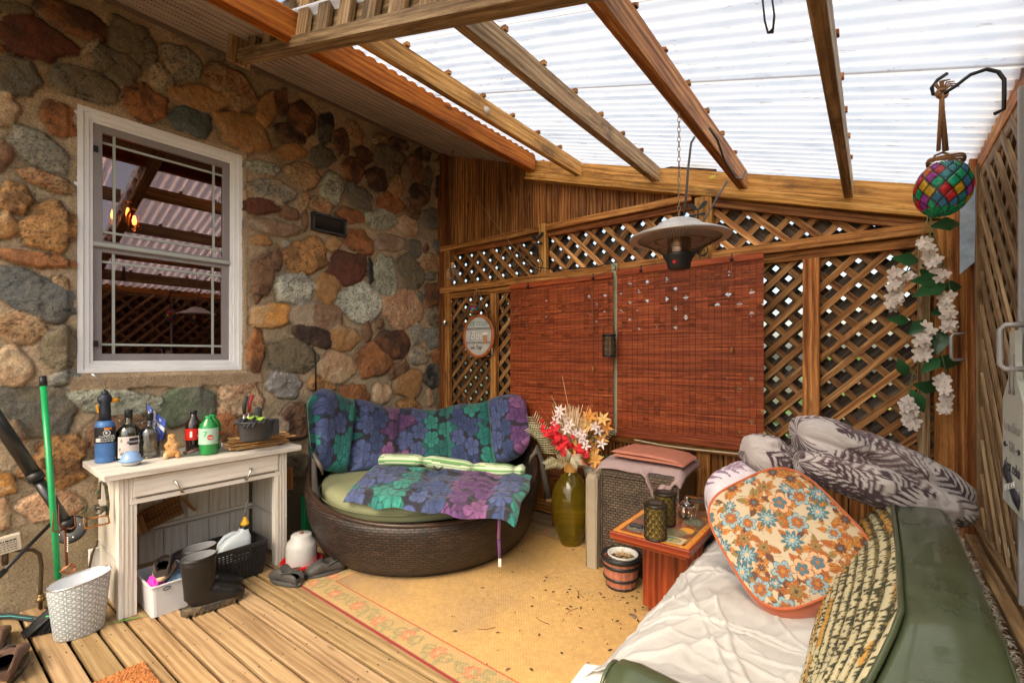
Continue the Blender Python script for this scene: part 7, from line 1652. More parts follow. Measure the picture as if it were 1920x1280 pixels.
for (a, b, r) in spots:
    for q in range(rs.randint(3, 6)):
        an = rs.uniform(0, 6.28); L = rs.uniform(.026, .045); cl = rs.choice((OR_, OR_, OR2, OLV, BRN, OR2)); leafp(CF, PX, PY, a+r*.7*math.cos(an), b+r*.7*math.sin(an), L, L*.55, an+rs.uniform(-.5, .5), cl, (.16, .06, .02), .12)
    for q in range(1):
        an = rs.uniform(0, 6.28)
        for z in np.linspace(0, 1, 26):
            x0, y0 = a+.06*z*math.cos(an+z), b+.06*z*math.sin(an+z); mk = np.hypot(PX-x0, PY-y0) < .0011; CF[mk] = (.20, .09, .03)
for (a, b, r) in spots:
    k = rs.choice((0, 1, 2, 3, 4)); R0 = r*1.15
    if k == 0: flowerp(CF, PX, PY, a, b, R0, 6, rs.random(), SKY_, (.03, .07, .12), OR2, OR_, .7)
    elif k == 1: flowerp(CF, PX, PY, a, b, R0*1.15, 8, rs.random(), OR2, (.2, .07, .02), TEA, BRN, .9, .08)
    elif k == 2: flowerp(CF, PX, PY, a, b, R0*1.15, 5, rs.random(), PCH, (.25, .10, .05), (.3, .12, .05), TEA, .6)
    elif k == 3: flowerp(CF, PX, PY, a, b, R0, 7, rs.random(), OR_, (.15, .05, .02), BRN, OLV, .8, .1)
    else: flowerp(CF, PX, PY, a, b, R0, 9, rs.random(), TEA, (.02, .04, .06), PCH, SKY_, 1.0, .06)
dots = (np.cos(PX*2*np.pi/.0062)*np.cos(PY*2*np.pi/.0062)); CF *= (1-.10*(dots < -.3))[..., None]
hz = hz+.0006*dots
fast_grid('printed_face', topt(PX, PY, hz), CF, mat('printed_canvas_cream', rough=.8, attr=True, var=.05, bump=.2, bs=500), t)
RORG = mat('rust_orange_velour', (.42, .085, .018), rough=.75, var=.15, sheen=.4, bump=.2)
Tt, Q = np.meshgrid(np.linspace(0, 2*np.pi, 160), np.linspace(0, 1, 10), indexing='ij'); ox, oy = outl(Tt); k_ = 1+.03*np.sin(np.pi*Q)
mb = MB(); SHV = np.array(tuple(RT*.028+Vector((0, 0, -.034)))); mb.grid(topt(ox*k_, oy*k_, .002-.05*Q)+Q[..., None]*SHV*1.15, uv=np.stack([Tt, Q], -1)); mb.build('boxing', RORG, t)
mb = MB(); ring = topt(*[z[:, :1] for z in (ox, oy, ox*0+.003)])[:, 0]; mb.tube([Vector(tuple(p)) for p in ring], .0045, 7, caps=False); mb.build('welt', RORG, t)
mb = MB(); T2, R2 = np.meshgrid(np.linspace(0, 2*np.pi, 60), np.linspace(0.001, 1, 10), indexing='ij'); ox, oy = outl(T2); mb.grid(topt(ox*R2, oy*R2, -.048+0*R2)+SHV); mb.build('underside', RORG, t)
# ================================================================== bamboo blinds
BLM = wood('mahogany_slat', (.12, .020, .008), (.26, .050, .015), (.40, .10, .03), gx=4, gy=30, rough=.5, bump=.2, crack=.3)
def blind(name, label, x0, x1, y, z0, z1, seed, split=None):
    t = thing(name, label, 'blind', ((x0+x1)/2, y, z1), 'red-brown bamboo blinds on the back fence'); rs = random.Random(seed); mb = MB(); ps = .0062; nseg = max(int((x1-x0)/.040), 3); sw = (x1-x0)/nseg
    n = int((z1-z0-.06)/ps); off = [0]*nseg
    for k in range(n):
        z = z0+.05+ps*k; rt = rs.uniform(.6, 1.3); f = (z-z0)/(z1-z0); hs = []
        for j in range(nseg):
            g = vn(j*.9+seed, z*14, seed+3); hgt = ps*1.03
            if f > .62 and g > .55: hgt = ps*rs.choice((.55, .78, 1.03))
            elif f < .4 and g > .6: hgt = ps*rs.choice((.70, 1.03))
            hs.append(hgt)
        j = 0
        while j < nseg:
            e = j+1
            while e < nseg and hs[e] == hs[j] and rs.random() > .06: e += 1
            xa_, xb2 = x0+sw*j, x0+sw*e; tt = rt*rs.uniform(.93, 1.07)*(.8+.4*vn(j*.37+seed*2, z*2.2, seed))
            mb.box(((xa_+xb2)/2, y, z), (xb2-xa_+.0005, .0028, hs[j]), tint=(tt, tt, tt)); j = e
    mb.build('slats', BLM, t)
    mb = MB()
    for j in range(1, nseg): mb.tube([(x0+sw*j, y-.003, z0+.04), (x0+sw*j, y-.003, z1)], .0009, 4)
    mb.build('binding_strings', mat('dark_string', (.10, .03, .015), rough=.9), t)
    mb = MB(); mb.box(((x0+x1)/2, y-.006, z1-.005), (x1-x0, .018, .042), tint=(1.15, 1.1, 1.1)); mb.build('head_rail', BLM, t, bevel=.002)
    mb = MB(); mb.box(((x0+x1)/2, y-.008, z0+.03), (x1-x0, .030, .05), tint=(.7, .7, .7)); mb.box(((x0+x1)/2, y-.013, z0+.062), (x1-x0, .018, .02), tint=(.8, .8, .8)); mb.build('bottom_roll', BLM, t, bevel=.006)
    return t
yb = 3.175; L0, L1 = P(957, 600, y=yb).x, P(1150, 600, y=yb).x; R0_, R1_ = P(1157, 600, y=yb-.01).x, P(1432, 600, y=yb-.01).x
zt = P(1432, 478, y=yb).z; zbR = P(1432, 850, y=yb).z; zbL = P(1140, 822, y=yb).z
tl = blind('bamboo_blind', 'left red-brown bamboo blind hanging behind the daybed and flowers', L0, L1, yb, zbL, zt-.01, 2)
tr = blind('bamboo_blind', 'right, wider red-brown bamboo blind hanging above the wicker bin', R0_, R1_, yb-.01, zbR, zt, 5)
CORD = mat('blind_cord', (.28, .09, .03), rough=.9); TASS = mat('turned_wood_tassel', (.35, .14, .05), rough=.5)
for par, pts, lb in ((tr, ((1372, 484), (1372, 655)), 0), (tl, ((1110, 522), (1112, 690)), 0)):
    a, b = P(*pts[0], y=yb-.03), P(*pts[1], y=yb-.03); mb = MB(); mb.tube([a, b], .0016, 5); mb.build('pull_cord', CORD, par); mb = MB(); mb.lathe([(.002, .016), (.008, .010), (.010, -.004), (.006, -.02), (.003, -.024)], b, 10); mb.build('tassel', TASS, par)
for px, py, par in ((990, 536, tl), (1112, 520, tl), (1202, 505, tr), (1372, 484, tr)):
    a = P(px, py, y=yb-.025); mb = MB(); mb.tube([a+Vector((0, 0, .028)), a, a+Vector((.006, -.01, -.008))], .004, 6); mb.lathe([(.004, 0), (.012, -.003), (.010, -.016), (.004, -.02)], a+Vector((0, -.004, .0)), 8); mb.build('hanging_hook', IRON, par)
mb = MB(); q = [(1190, 822), (1240, 832), (1290, 839), (1350, 845), (1400, 850)]; mb.tube([P(x, y+2, y=yb-.06) for x, y in q], .005, 7); tag(mb.build('white_rope', mat('cream_rope', (.55, .45, .3), rough=.9, bump=1, bs=200)), 'thin cream rope lying along the bottom of the right bamboo blind', 'rope')
xg = P(1152, 600, y=yb+.03).x; mb = MB(); mb.box((xg, yb+.035, 1.4), (.045, .012, 1.3), tint=(1, 1, 1)); tag(mb.build('pale_strip', mat('pale_green_paint', (.40, .44, .30), rough=.6, var=.3, vs=10)), 'narrow pale green painted strip showing between the two bamboo blinds', 'trim strip')
# ================================================================== patio heater
hc = Vector((-.668, 2.02, 0)); zr_ = 1.865; t = thing('patio_heater', 'round silver hanging patio heater with black control pot, on a chain', 'heater', (hc.x, hc.y, zr_))
h0 = Vector((hc.x, hc.y, zr_)); SILV = mat('brushed_silver_hood', (.50, .47, .45), rough=.38, metal=.55, var=.1); DKH = mat('dark_hood_inside', (.022, .014, .011), rough=.5, metal=.2)
mb = MB(); mb.lathe([(.208, -.008), (.211, -.003), (.205, .003), (.15, .026), (.10, .046), (.085, .062), (.05, .078), (.0, .082)], h0, 56); mb.build('hood', SILV, t)
mb = MB(); mb.lathe([(.207, -.008), (.14, .016), (.08, .034), (.0, .04)], h0, 48, cap=False); mb.build('hood_inside', DKH, t)
mb = MB()
for k in range(84):
    a = 2*math.pi*k/84; d_ = Vector((math.cos(a), math.sin(a), 0)); mb.tube([h0+d_*.186+Vector((0, 0, -.002)), h0+d_*.135+Vector((0, 0, -.028)), h0+d_*.09+Vector((0, 0, -.055)), h0+d_*.062+Vector((0, 0, -.076))], .0009, 4, caps=False)
for r, z in ((.188, -.002), (.135, -.028), (.09, -.055)): mb.tube([h0+Vector((r*math.cos(a), r*math.sin(a), z)) for a in np.linspace(0, 2*math.pi, 50)], .0014, 4)
mb.build('wire_cage', mat('chrome_wire', (.10, .075, .055), rough=.35, metal=.8), t)
mb = MB(); mb.lathe([(.05, .03), (.05, -.07)], h0, 24, cap=False); mb.build('core', mat('warm_chrome', (.32, .2, .14), rough=.25, metal=1), t)
mb = MB()
for i in range(60):
    pass
mb.tube([h0+Vector(((.10+.006*math.cos(i*1.3))*math.cos(i*2*math.pi/180), (.10+.006*math.cos(i*1.3))*math.sin(i*2*math.pi/180), -.012+.006*math.sin(i*1.3))) for i in range(181)], .0016, 4); mb.build('heating_coil', mat('coil', (.45, .25, .18), rough=.4, metal=.6), t)
mb = MB(); mb.lathe([(.062, -.072), (.068, -.078), (.060, -.090), (.050, -.110), (.048, -.128), (.040, -.138), (.0, -.140)], h0, 32); pot = mb.build('control_pot', BLACK, t)
kd = Vector((-h0.x, -h0.y, 0)).normalized(); kb = h0+kd*.049+Vector((-.018, 0, -.112)); mb = MB(); mb.lathe([(.009, 0), (.009, .006), (.0, .007)], kb, 14, kd.to_track_quat('Z', 'Y').to_matrix()); mb.build('red_button', RED, pot)
ztop = zr(hc.x)-.002
t = thing('hanging_chain', 'thin steel chain from the brown rafter to the patio heater', 'chain', (hc.x, hc.y, zr_+.1)); mb = MB(); z = zr_+.092; k = 0
while z < ztop-.01:
    c = Vector((hc.x, hc.y, z+.013)); d1 = RT if k % 2 else FW
    mb.tube([c+d1*(.0062*math.cos(a))+Vector((0, 0, .0135*math.sin(a))) for a in np.linspace(0, 2*math.pi, 12)], .0016, 5, caps=False); z += .0215; k += 1
mb.build('links', mat('worn_chain', (.30, .22, .15), rough=.4, metal=.8), t)
t = thing('heater_cable', 'grey power cable looping from the heater over the rafter', 'cable', (hc.x, hc.y, 2.1)); GRC = mat('grey_cable', (.06, .055, .055), rough=.5); mb = MB()
mb.tube([P(x, y, d=dd) for x, y, dd in ((1283, 404, 2.0), (1287, 360, 2.0), (1291, 310, 2.03), (1296, 268, 2.07), (1302, 258, 2.1))], .0055, 8)
mb.tube([P(x, y, d=dd) for x, y, dd in ((1330, 240, 2.1), (1345, 262, 2.15), (1358, 300, 2.3), (1378, 333, 2.5), (1392, 336, 2.6), (1398, 322, 2.65))], .0055, 8)
mb.tube([P(x, y, d=dd) for x, y, dd in ((1364, 340, 2.55), (1345, 370, 2.5), (1325, 405, 2.45), (1312, 425, 2.4))], .005, 8); mb.build('cable', GRC, t)
mb = MB(); a = P(1318, 470, y=3.2); mb.tube([a+Vector((.03*math.cos(q)*(1+.1*i), -.01*i, .035*math.sin(q))) for i in range(3) for q in np.linspace(0, 6.28, 14)], .004, 6); mb.box(a+Vector((-.03, -.02, .0)), (.04, .03, .025)); tag(mb.build('coiled_cable', BLACK), 'small coil of black cable with a plug on the fence post behind the heater', 'cable')
# ================================================================== mosaic hanging jars
def mosaic(c, r, nu, nseed, t, sq=.92, tilt=0.0):
    rs = random.Random(nseed); pal = [(.03, .55, .25), (.06, .42, .50), (.48, .06, .55), (.95, .05, .06), (1, .62, .05), (1, .25, .04), (.03, .60, .32), (.08, .30, .55), (.55, .08, .55), (.9, .06, .08)]
    tbl = {}; nU, nV = nu*12, 84; A = np.zeros((nU+1, nV+1, 3)); Cc = np.zeros((nU+1, nV+1, 3)); R = Matrix.Rotation(tilt, 3, FW)
    for i in range(nU+1):
        for j in range(nV+1):
            th = 2*math.pi*i/nU; f = j/nV; ph = math.radians(-75+135*f); uu = i/12; vv = ph/(2*math.pi)*nu
            a, b = uu+vv, uu-vv; ia, ib = int(math.floor(a)), int(math.floor(b)); fa_, fb_ = a-ia, b-ib; ed = min(fa_, 1-fa_, fb_, 1-fb_)
            key = (int(((ia+ib) % (2*nu))), ia-ib); 
            if key not in tbl: tbl[key] = rs.choice(pal)
            rr = r*(1+.035*min(ed*5, 1)); col = tbl[key] if ed > .07 else (.05, .035, .02)
            if ph < math.radians(-52): col = (.02, .40, .17)
            p = Vector((rr*math.cos(ph)*math.cos(th), rr*math.cos(ph)*math.sin(th), rr*sq*math.sin(ph))); A[i, j] = tuple(c+R @ p); g = 1.0 if ed > .16 else .75; Cc[i, j] = tuple(x*g for x in col)
    o = fast_grid('mosaic_body', A, Cc, MOS, t); return R
MOS = bpy.data.materials.new('stained_glass_tiles'); MOS.use_nodes = True; nt_ = MOS.node_tree; b_ = nt_.nodes['Principled BSDF']; at_ = N(nt_, 'ShaderNodeAttribute', {'attribute_name': 'Col'})
tc_ = N(nt_, 'ShaderNodeTexCoord'); nz_ = N(nt_, 'ShaderNodeTexNoise', Vector=tc_.outputs['Object'], Scale=60.0, Detail=3.0); cm = mixrgb(nt_, 'MULTIPLY', 1.0, at_.outputs['Color'], ramp(nt_, nz_.outputs[0], [(.3, (.7, .7, .7)), (.7, (1.25, 1.25, 1.25))]).outputs[0])
nt_.links.new(cm, b_.inputs['Base Color']); b_.inputs['Roughness'].default_value = .12; b_.inputs['Coat Weight'].default_value = .5; nt_.links.new(N(nt_, 'ShaderNodeBump', Strength=.3, Distance=.003, Height=nz_.outputs[0]).outputs[0], b_.inputs['Normal'])
tl_ = N(nt_, 'ShaderNodeBsdfTranslucent', Color=cm); mx_ = N(nt_, 'ShaderNodeMixShader', i0=.62, i1=b_.outputs[0], i2=tl_.outputs[0]); nt_.links.new(mx_.outputs[0], nt_.nodes['Material Output'].inputs['Surface'])
jc = P(1768, 354, d=1.45); t = thing('mosaic_jar_lantern', 'large colourful stained glass mosaic jar hanging by brown rope at the right', 'lantern', jc, None); Rm = mosaic(jc, .070, 12, 6, t, 1.22, .10)
mb = MB(); mb.lathe([(.044, .068), (.040, .080), (.040, .096), (.044, .099)], jc, 36, Rm, cap=False); mb.build('jar_neck', glass('jar_glass', (.85, .85, .82), .05, 2.5), t)
mb = MB()
for z, r_ in ((.080, .044), (.086, .045), (.092, .043)): mb.tube([jc+Rm @ Vector((r_*math.cos(a), r_*math.sin(a), z+.004*math.sin(a*2+z*90))) for a in np.linspace(0, 2*math.pi, 30)], .0032, 6)
for s_ in (-1, 1): mb.tube([jc+Rm @ Vector((0, 0, .1))+RT*s_*.042+Vector((0, 0, -.015)), jc+RT*s_*.025+Vector((0, 0, .105)), jc+Vector((0, 0, .115))], .0035, 6)
mb.build('rope_collar', ROPE, t)
rt_ = P(1766, 176, d=1.45); mb = MB()
for s_ in (-.012, .004, .010): mb.tube([jc+RT*(s_*1.2)+Vector((0, 0, .12)), rt_+RT*s_*.3+Vector((0, 0, -.05)), rt_], [.0055, .005, .006], 8)
for k in range(12): a = random.uniform(.2, 2.6); mb.tube([rt_+Vector((0, 0, .005)), rt_+RT*.03*math.cos(a)+Vector((0, 0, .03*math.sin(a)+.01)), rt_+RT*.06*math.cos(a*.8)+Vector((0, 0, .045*math.sin(a)))], [.003, .0025, .0015], 5)
mb.tube([rt_+RT*.015*math.cos(a)+Vector((0, 0, .012*math.sin(a))) for a in np.linspace(0, 6.28, 14)], .006, 7); mb.build('rope', ROPE, t)
t = thing('plant_hook', 'black iron hook bracket on the right roof beam carrying the mosaic jar', 'hook', P(1885, 180, d=1.38)); mb = MB()
mb.tube([P(x, y, d=dd) for x, y, dd in ((1776, 138, 1.44), (1758, 150, 1.45), (1747, 165, 1.46), (1750, 177, 1.46), (1766, 178, 1.45), (1790, 163, 1.44), (1820, 140, 1.42), (1850, 130, 1.40), (1872, 135, 1.39), (1883, 150, 1.38), (1883, 180, 1.38), (1882, 205, 1.38), (1864, 214, 1.40))], .0055, 9); mb.build('iron_rod', IRON, t)
# small mosaic jar on the back fence
jc2 = P(888, 581, y=3.12); t = thing('mosaic_jar_lantern', 'small stained glass mosaic jar hanging on the back fence above the round sign', 'lantern', jc2); mosaic(jc2, .048, 9, 8, t, .95)
mb = MB(); mb.lathe([(.036, .036), (.038, .048), (.037, .055)], jc2, 20, cap=False)
tp = P(894, 538, y=3.14)
for s_ in (-.7, -.2, .7): mb.tube([jc2+RT*.034*s_+Vector((0, 0, .05)), tp], .003, 5)
mb.lathe([(.006, -.012), (.010, 0), (.006, .012)], tp, 8); mb.build('rope_hanger', ROPE, t)
# ================================================================== round beer sign
sc_ = P(898, 630, y=3.17); t = thing('round_wall_sign', 'round white plank sign reading Ice Cold Beer on Tap with rust orange rim', 'sign', sc_); rr_s = (P(926, 630, y=3.17)-P(869, 630, y=3.17)).length/2; rv = .205
mb = MB(); n = 48; RIMM = mat('rust_painted_rim', (.42, .12, .035), rough=.5, var=.25)
out = []
for s_, yo in ((.86, -.010), (.88, -.018), (1.0, -.018), (1.0, .012)): out.append([sc_+Vector((rr_s*s_*math.cos(2*math.pi*k/n), yo, rv*s_*math.sin(2*math.pi*k/n))) for k in range(n)])
mb.rings(out, True, False, True); mb.build('rim', RIMM, t)
mb = MB(); mb.rings([[sc_+Vector((rr_s*s_*math.cos(2*math.pi*k/n), -.006, rv*s_*math.sin(2*math.pi*k/n))) for k in range(n)] for s_ in (.88, .01)], True, False, True, smooth=False); mb.build('face_board', mat('whitewashed_board', (.52, .50, .46), rough=.7, var=.25, vs=20), t)
mb = MB()
for z in (.075, .064, -.055, -.066): hw = rr_s*.86*math.sqrt(1-(z/rv/.88)**2); mb.box(sc_+Vector((0, -.0085, z)), (hw*2, .002, .004))
mb.build('blue_lines', mat('navy_paint', (.04, .08, .14), rough=.6), t)
Mt = lambda x, z, r=0: Matrix.Translation(sc_+Vector((x, -.0085, z))) @ Matrix.Rotation(math.pi/2, 4, 'X') @ Matrix.Rotation(r, 4, 'Z')
TEAL = mat('teal_paint', (.03, .28, .32), rough=.6); WHP = mat('white_script_paint', (.8, .78, .74), rough=.6); NVY = mat('blue_shadow_paint', (.05, .10, .2), rough=.6)
text('ICE COLD', .052, Mt(0, .115), TEAL, t); text('Beer', .115, Mt(-.008, .0), NVY, t, shear=.3, ext=.0003); text('Beer', .110, Mt(-.003, .003) @ Matrix.Translation((0, 0, .001)), WHP, t, shear=.3); text('on Tap', .052, Mt(-.03, -.105), TEXTD, t, shear=.2)
mb = MB(); mg = sc_+Vector((.085, -.009, -.03)); mb.box(mg, (.05, .003, .085)); mb.build('painted_mug', mat('amber_beer', (.50, .24, .12), rough=.6), t); mb = MB(); mb.box(mg+Vector((0, -.001, .05)), (.056, .004, .024)); mb.build('mug_foam', WHP, t)
mb = MB(); mb.tube([sc_+Vector((rr_s*.9, -.02, .06)), P(896, 541, y=3.15)], .0035, 6); mb.build('hanging_cord', ROPE, t)
# ================================================================== black lantern on the blind
lc = P(1142, 648, y=3.08); t = thing('black_lantern', 'black filigree cylinder lantern hanging in front of the bamboo blinds', 'lantern', lc); r, h = .046, .165
mb = MB(); mb.lathe([(r*.9, -h/2), (r*.9, h/2)], lc, 20, cap=False); mb.build('inner_shade', mat('amber_dark', (.13, .075, .03), rough=.5), t)
mb = MB(); mb.lathe([(r, -h/2), (r*1.08, -h/2+.003), (r*1.08, -h/2+.014), (r, -h/2+.016)], lc, 24); mb.lathe([(r, h/2-.014), (r*1.08, h/2-.012), (r*1.08, h/2), (r, h/2+.002)], lc, 24)
for k in range(9):
    a0 = 2*math.pi*k/9
    for z0 in (-.045, 0, .045):
        mb.tube([lc+Vector((r*math.cos(a0+.3*math.sin(q)*(1-q/9)), r*math.sin(a0+.3*math.sin(q)*(1-q/9)), z0+.024*math.cos(q)*(1-q/9))) for q in np.linspace(0, 8, 16)], .0024, 4)
mb.build('filigree_shell', IRON, t)
mb = MB(); top = P(1142, 608, y=3.08); mb.tube([lc-RT*r+Vector((0, 0, h/2)), lc-RT*r*.7+Vector((0, 0, h/2+.06)), top, lc+RT*r*.7+Vector((0, 0, h/2+.06)), lc+RT*r+Vector((0, 0, h/2))], .002, 5); mb.tube([top, P(1142, 512, y=3.11)], .0014, 4); mb.build('wire_bail', IRON, t)
# cage bulb lamp in the corner, strings
cl = P(849, 508, y=3.08); cl2 = cl; t = thing('cage_lamp', 'small wire cage lamp with pale wooden cap hanging in the back left corner', 'lamp', cl)
mb = MB(); mb.lathe([(.016, .035), (.017, .075), (.008, .08)], cl, 14); mb.build('wooden_cap', mat('pale_turned_wood', (.6, .42, .22), rough=.5), t)
mb = MB(); mb.lathe([(.03, .022), (.032, .03), (.016, .036)], cl, 18); mb.build('socket_disc', STEEL, t)
mb = MB()
for k in range(8): a = k*math.pi/4; mb.tube([cl+Vector((.03*math.cos(a), .03*math.sin(a), .03)), cl+Vector((.055*math.cos(a), .055*math.sin(a), .0)), cl+Vector((.055*math.cos(a), .055*math.sin(a), -.07)), cl+Vector((.04*math.cos(a), .04*math.sin(a), -.085))], .0016, 4)
for z, r_ in ((0, .055), (-.07, .055), (-.085, .04)): mb.tube([cl+Vector((r_*math.cos(a), r_*math.sin(a), z)) for a in np.linspace(0, 6.283, 20)], .0016, 4)
mb.build('wire_cage', STEEL, t)
mb = MB(); mb.tube([cl+Vector((0, 0, .08)), Vector((cl.x+.0, cl.y, zs_(cl.x)-.005))], .0045, 5); mb.build('cord', ROPE, t)
t = thing('draped_twine', 'thin twine running diagonally from the soffit corner down to the blinds', 'string', P(846, 310, y=3.05)); mb = MB(); mb.tube([P(x, y, y=yy_) for x, y, yy_ in ((846, 300, 3.06), (862, 320, 3.06), (900, 382, 3.06), (960, 460, 3.08), (1000, 500, 3.1), (1030, 512, 3.12), (1090, 523, 3.12), (1130, 512, 3.12), (1160, 503, 3.12))], .0042, 5); mb.build('twine', ROPE, t)
mb = MB(); mb.tube([P(x, y, y=3.12) for x, y in ((1008, 502), (1060, 505), (1120, 500), (1145, 492), (1155, 500), (1153, 508))], .004, 6); tag(mb.build('extension_cord', IRON), 'black cord strung along the rail above the left bamboo blind', 'cord')
# butterfly hooks
def butterfly(px, py, yy_, label, s=1.0):
    c = P(px, py, y=yy_); t = thing('butterfly_bracket', label, 'hook', c, 'black iron butterfly brackets on the fence posts'); mb = MB()
    for sx in (-1, 1):
        for (dz, L, an) in ((.02, .085, .75), (-.01, .055, -.1)):
            n0 = len(mb.v); pts = []
            for k in range(14):
                q = k/13*math.pi; rr = L*s*math.sin(q)**.6; a = an-.5+1.0*k/13; pts.append(c+Vector((sx*rr*math.cos(a), -.004, dz*s+rr*math.sin(a))))
            mb.rings([pts, [p+Vector((0, .004, 0)) for p in pts]], True, True, True, smooth=False)
    mb.build('wings', IRON, t); mb = MB(); mb.tube([c+Vector((0, -.005, .03)), c+Vector((0, -.005, -.02)), c+Vector((0, -.004, -.12*s))], .005, 6); mb.tube([c+Vector((0, -.005, -.03)), c+Vector((-.05*s, -.06, -.05)), c+Vector((-.11*s, -.07, -.03)), c+Vector((-.13*s, -.07, .01))], .004, 6); mb.tube([c+Vector((0, -.005, -.07)), c+Vector((.06*s, -.01, -.18)), c+Vector((.03*s, -.01, -.26))], .004, 6); mb.build('bracket_arm', IRON, t); return t
butterfly(1008, 455, 3.19, 'black iron butterfly bracket on the narrow post left of the blinds'); butterfly(1309, 400, 3.18, 'black iron butterfly bracket on the pale post behind the heater', .9)
# handles
GHM = mat('grey_painted_handle', (.36, .34, .33), rough=.4, metal=.3)
def handle(p, dirn, L, out, label, group='grey pull handles on the lattice doors', r=.007):
    t = thing('pull_handle', label, 'handle', p, group); mb = MB(); o = Vector(dirn); mb.tube([p+Vector((0, 0, L/2)), p+o*out*.8+Vector((0, 0, L/2)), p+o*out+Vector((0, 0, L/2-.012)), p+o*out-Vector((0, 0, L/2-.012)), p+o*out*.8-Vector((0, 0, L/2)), p-Vector((0, 0, L/2))], r, 10); mb.build('grip_bar', GHM, t); return t
handle(P(926, 652, y=3.22), (.35, -.9, 0), .13, .05, 'small grey handle on the back lattice, right one under the round sign'); handle(P(918, 656, y=3.20), (-.7, -.6, 0), .11, .04, 'small grey handle on the back lattice, left one under the round sign', r=.005)
handle(P(1808, 650, y=2.96), (-.9, -.3, 0), .12, .05, 'grey handle on the brown door stile beside the orchids'); handle(P(1925, 650, x=.335), (-.9, .2, 0), .125, .055, 'grey handle on the side lattice door at the right edge', r=.008)
# knob on the rafter, strap loop, tin hanging at the corner
kc = P(911, 207, x=-1.86); t = thing('porcelain_insulator', 'small round whitish ceramic ball on the golden rafter', 'ornament', kc); mb = MB(); mb.lathe([(.012, -.012), (.022, -.006), (.024, .004), (.016, .014), (.0, .017)], kc, 18, Vector((.8, -.6, -.1)).normalized().to_track_quat('Z', 'Y').to_matrix()); mb.build('ceramic_ball', mat('worn_ceramic', (.5, .42, .34), rough=.4, var=.3, vs=30), t)
mb = MB(); sp_ = [P(x, y, d=1.25) for x, y in ((1432, -60), (1430, 0), (1434, 40), (1440, 62), (1449, 58), (1452, 30), (1448, 0), (1446, -60))]; mb.tube(sp_, [(.010, .0025)]*8, 8, side=FW+RT*.8); tag(mb.build('strap_loop', mat('grey_metal_strap', (.05, .05, .055), rough=.4)), 'flat dark strap loop hanging down from above between two rafters', 'strap')
mb = MB(); q = P(834, 605, y=3.15); mb.lathe([(.022, -.03), (.026, -.026), (.026, .026), (.022, .03)], q, 14, Matrix.Rotation(.35, 3, 'Y')); tag(mb.build('metal_tin', STEEL), 'small shiny metal tin hanging at the corner where stone meets lattice', 'tin')
mb = MB(); mb.tube([P(x, y, x=XW+.07) for x, y in ((585, 650), (590, 660), (592, 690), (592, 735))], .007, 7); tag(mb.build('wall_cable', IRON), 'dark cable coming out of the stone wall behind the daybed', 'cable')
# plastic strip on the far right
mb = MB(); a = P(1813, 345, y=2.9); q = P(1813, 505, y=2.9); mb.v = [tuple(a+Vector((-.024, 0, 0))), tuple(a+Vector((.03, 0, 0))), tuple(q+Vector((.024, 0, .03))), tuple(q+Vector((-.024, 0, -.02)))]
mb.face((0, 1, 2, 3), [(0, 0), (1, 0), (1, 1), (0, 1)]); o = mb.build('plastic_strip', mat('bluish_clear_plastic', (.36, .45, .56), rough=.15, var=.35, vs=14, bump=.5, bs=30)); o.modifiers.new('s', 'SOLIDIFY').thickness = .004; tag(o, 'bluish clear plastic strip hanging on the corner post beside the mosaic jar', 'plastic strip')
# bottle-shaped sign on the side wall
def bs(px, py): return P(px, py, x=XR-.035)
t = thing('bottle_sign', 'pale blue wooden sign in the shape of a wine bottle on the side lattice', 'sign', bs(1900, 850)); SGN = mat('pale_blue_wash', (.50, .52, .46), rough=.6, var=.12, dirt=((.30, .44, .44), 5, .55, .5))
yA, yB = bs(1881, 800).y, bs(1881, 800).y-.26; yC = (yA+yB)/2; zB_ = bs(1882, 935).z; zS = bs(1884, 735).z
outl_ = [(yA, zB_), (yB, zB_), (yB, zS-.02), (yC-.05, zS+.05), (yC-.035, zS+.10), (yC-.035, zS+.19), (yC+.035, zS+.19), (yC+.035, zS+.10), (yC+.05, zS+.05), (yA, zS-.02)]
mb = MB(); mb.rings([[Vector((XR-.036, y, z)) for y, z in outl_], [Vector((XR-.022, y, z)) for y, z in outl_]], True, True, True, smooth=False); mb.build('board', SGN, t)
Ms = lambda dy, z: Matrix.Translation(Vector((XR-.0375, yC+dy, z))) @ Matrix(((0, 0, -1, 0), (-1, 0, 0, 0), (0, 1, 0, 0), (0, 0, 0, 1)))
GRT = mat('grey_print', (.28, .27, .26), rough=.6); zT = zS-.05
text('Le meilleur', .045, Ms(0, zT-.05), GRT, t); text('VIN', .045, Ms(0, zT-.11), GRT, t); text("c'est celui", .05, Ms(0, zT-.17), TEXTD, t); text("que l'on boit", .036, Ms(0, zT-.225), mat('faded_print', (.42, .42, .39), rough=.7), t)
mb = MB()
for s_ in (-1, 1):
    mb.tube([(XR-.038, yC+s_*.055, zT-.11), (XR-.038, yC+s_*.095, zT-.11)], .002, 4); mb.tube([(XR-.038, yC+s_*.085, zT-.103), (XR-.038, yC+s_*.098, zT-.11), (XR-.038, yC+s_*.085, zT-.117)], .002, 4)
mb.tube([(XR-.039, yC+.095, zB_+.10), (XR-.039, yC+.04, zB_+.085), (XR-.039, yC-.03, zB_+.05), (XR-.039, yC-.095, zB_+.04)], [(.003, .024)]*4, 4, side=(1, 0, 0)); mb.build('black_ribbon', TEXTD, t)
text('ENTRE AMIS', .026, Ms(0, zB_+.066) @ Matrix.Translation((0, 0, .0045)) @ Matrix.Rotation(.28, 4, 'Z') @ Matrix.Rotation(0, 4, 'Z'), WHP, t)
mb = MB()
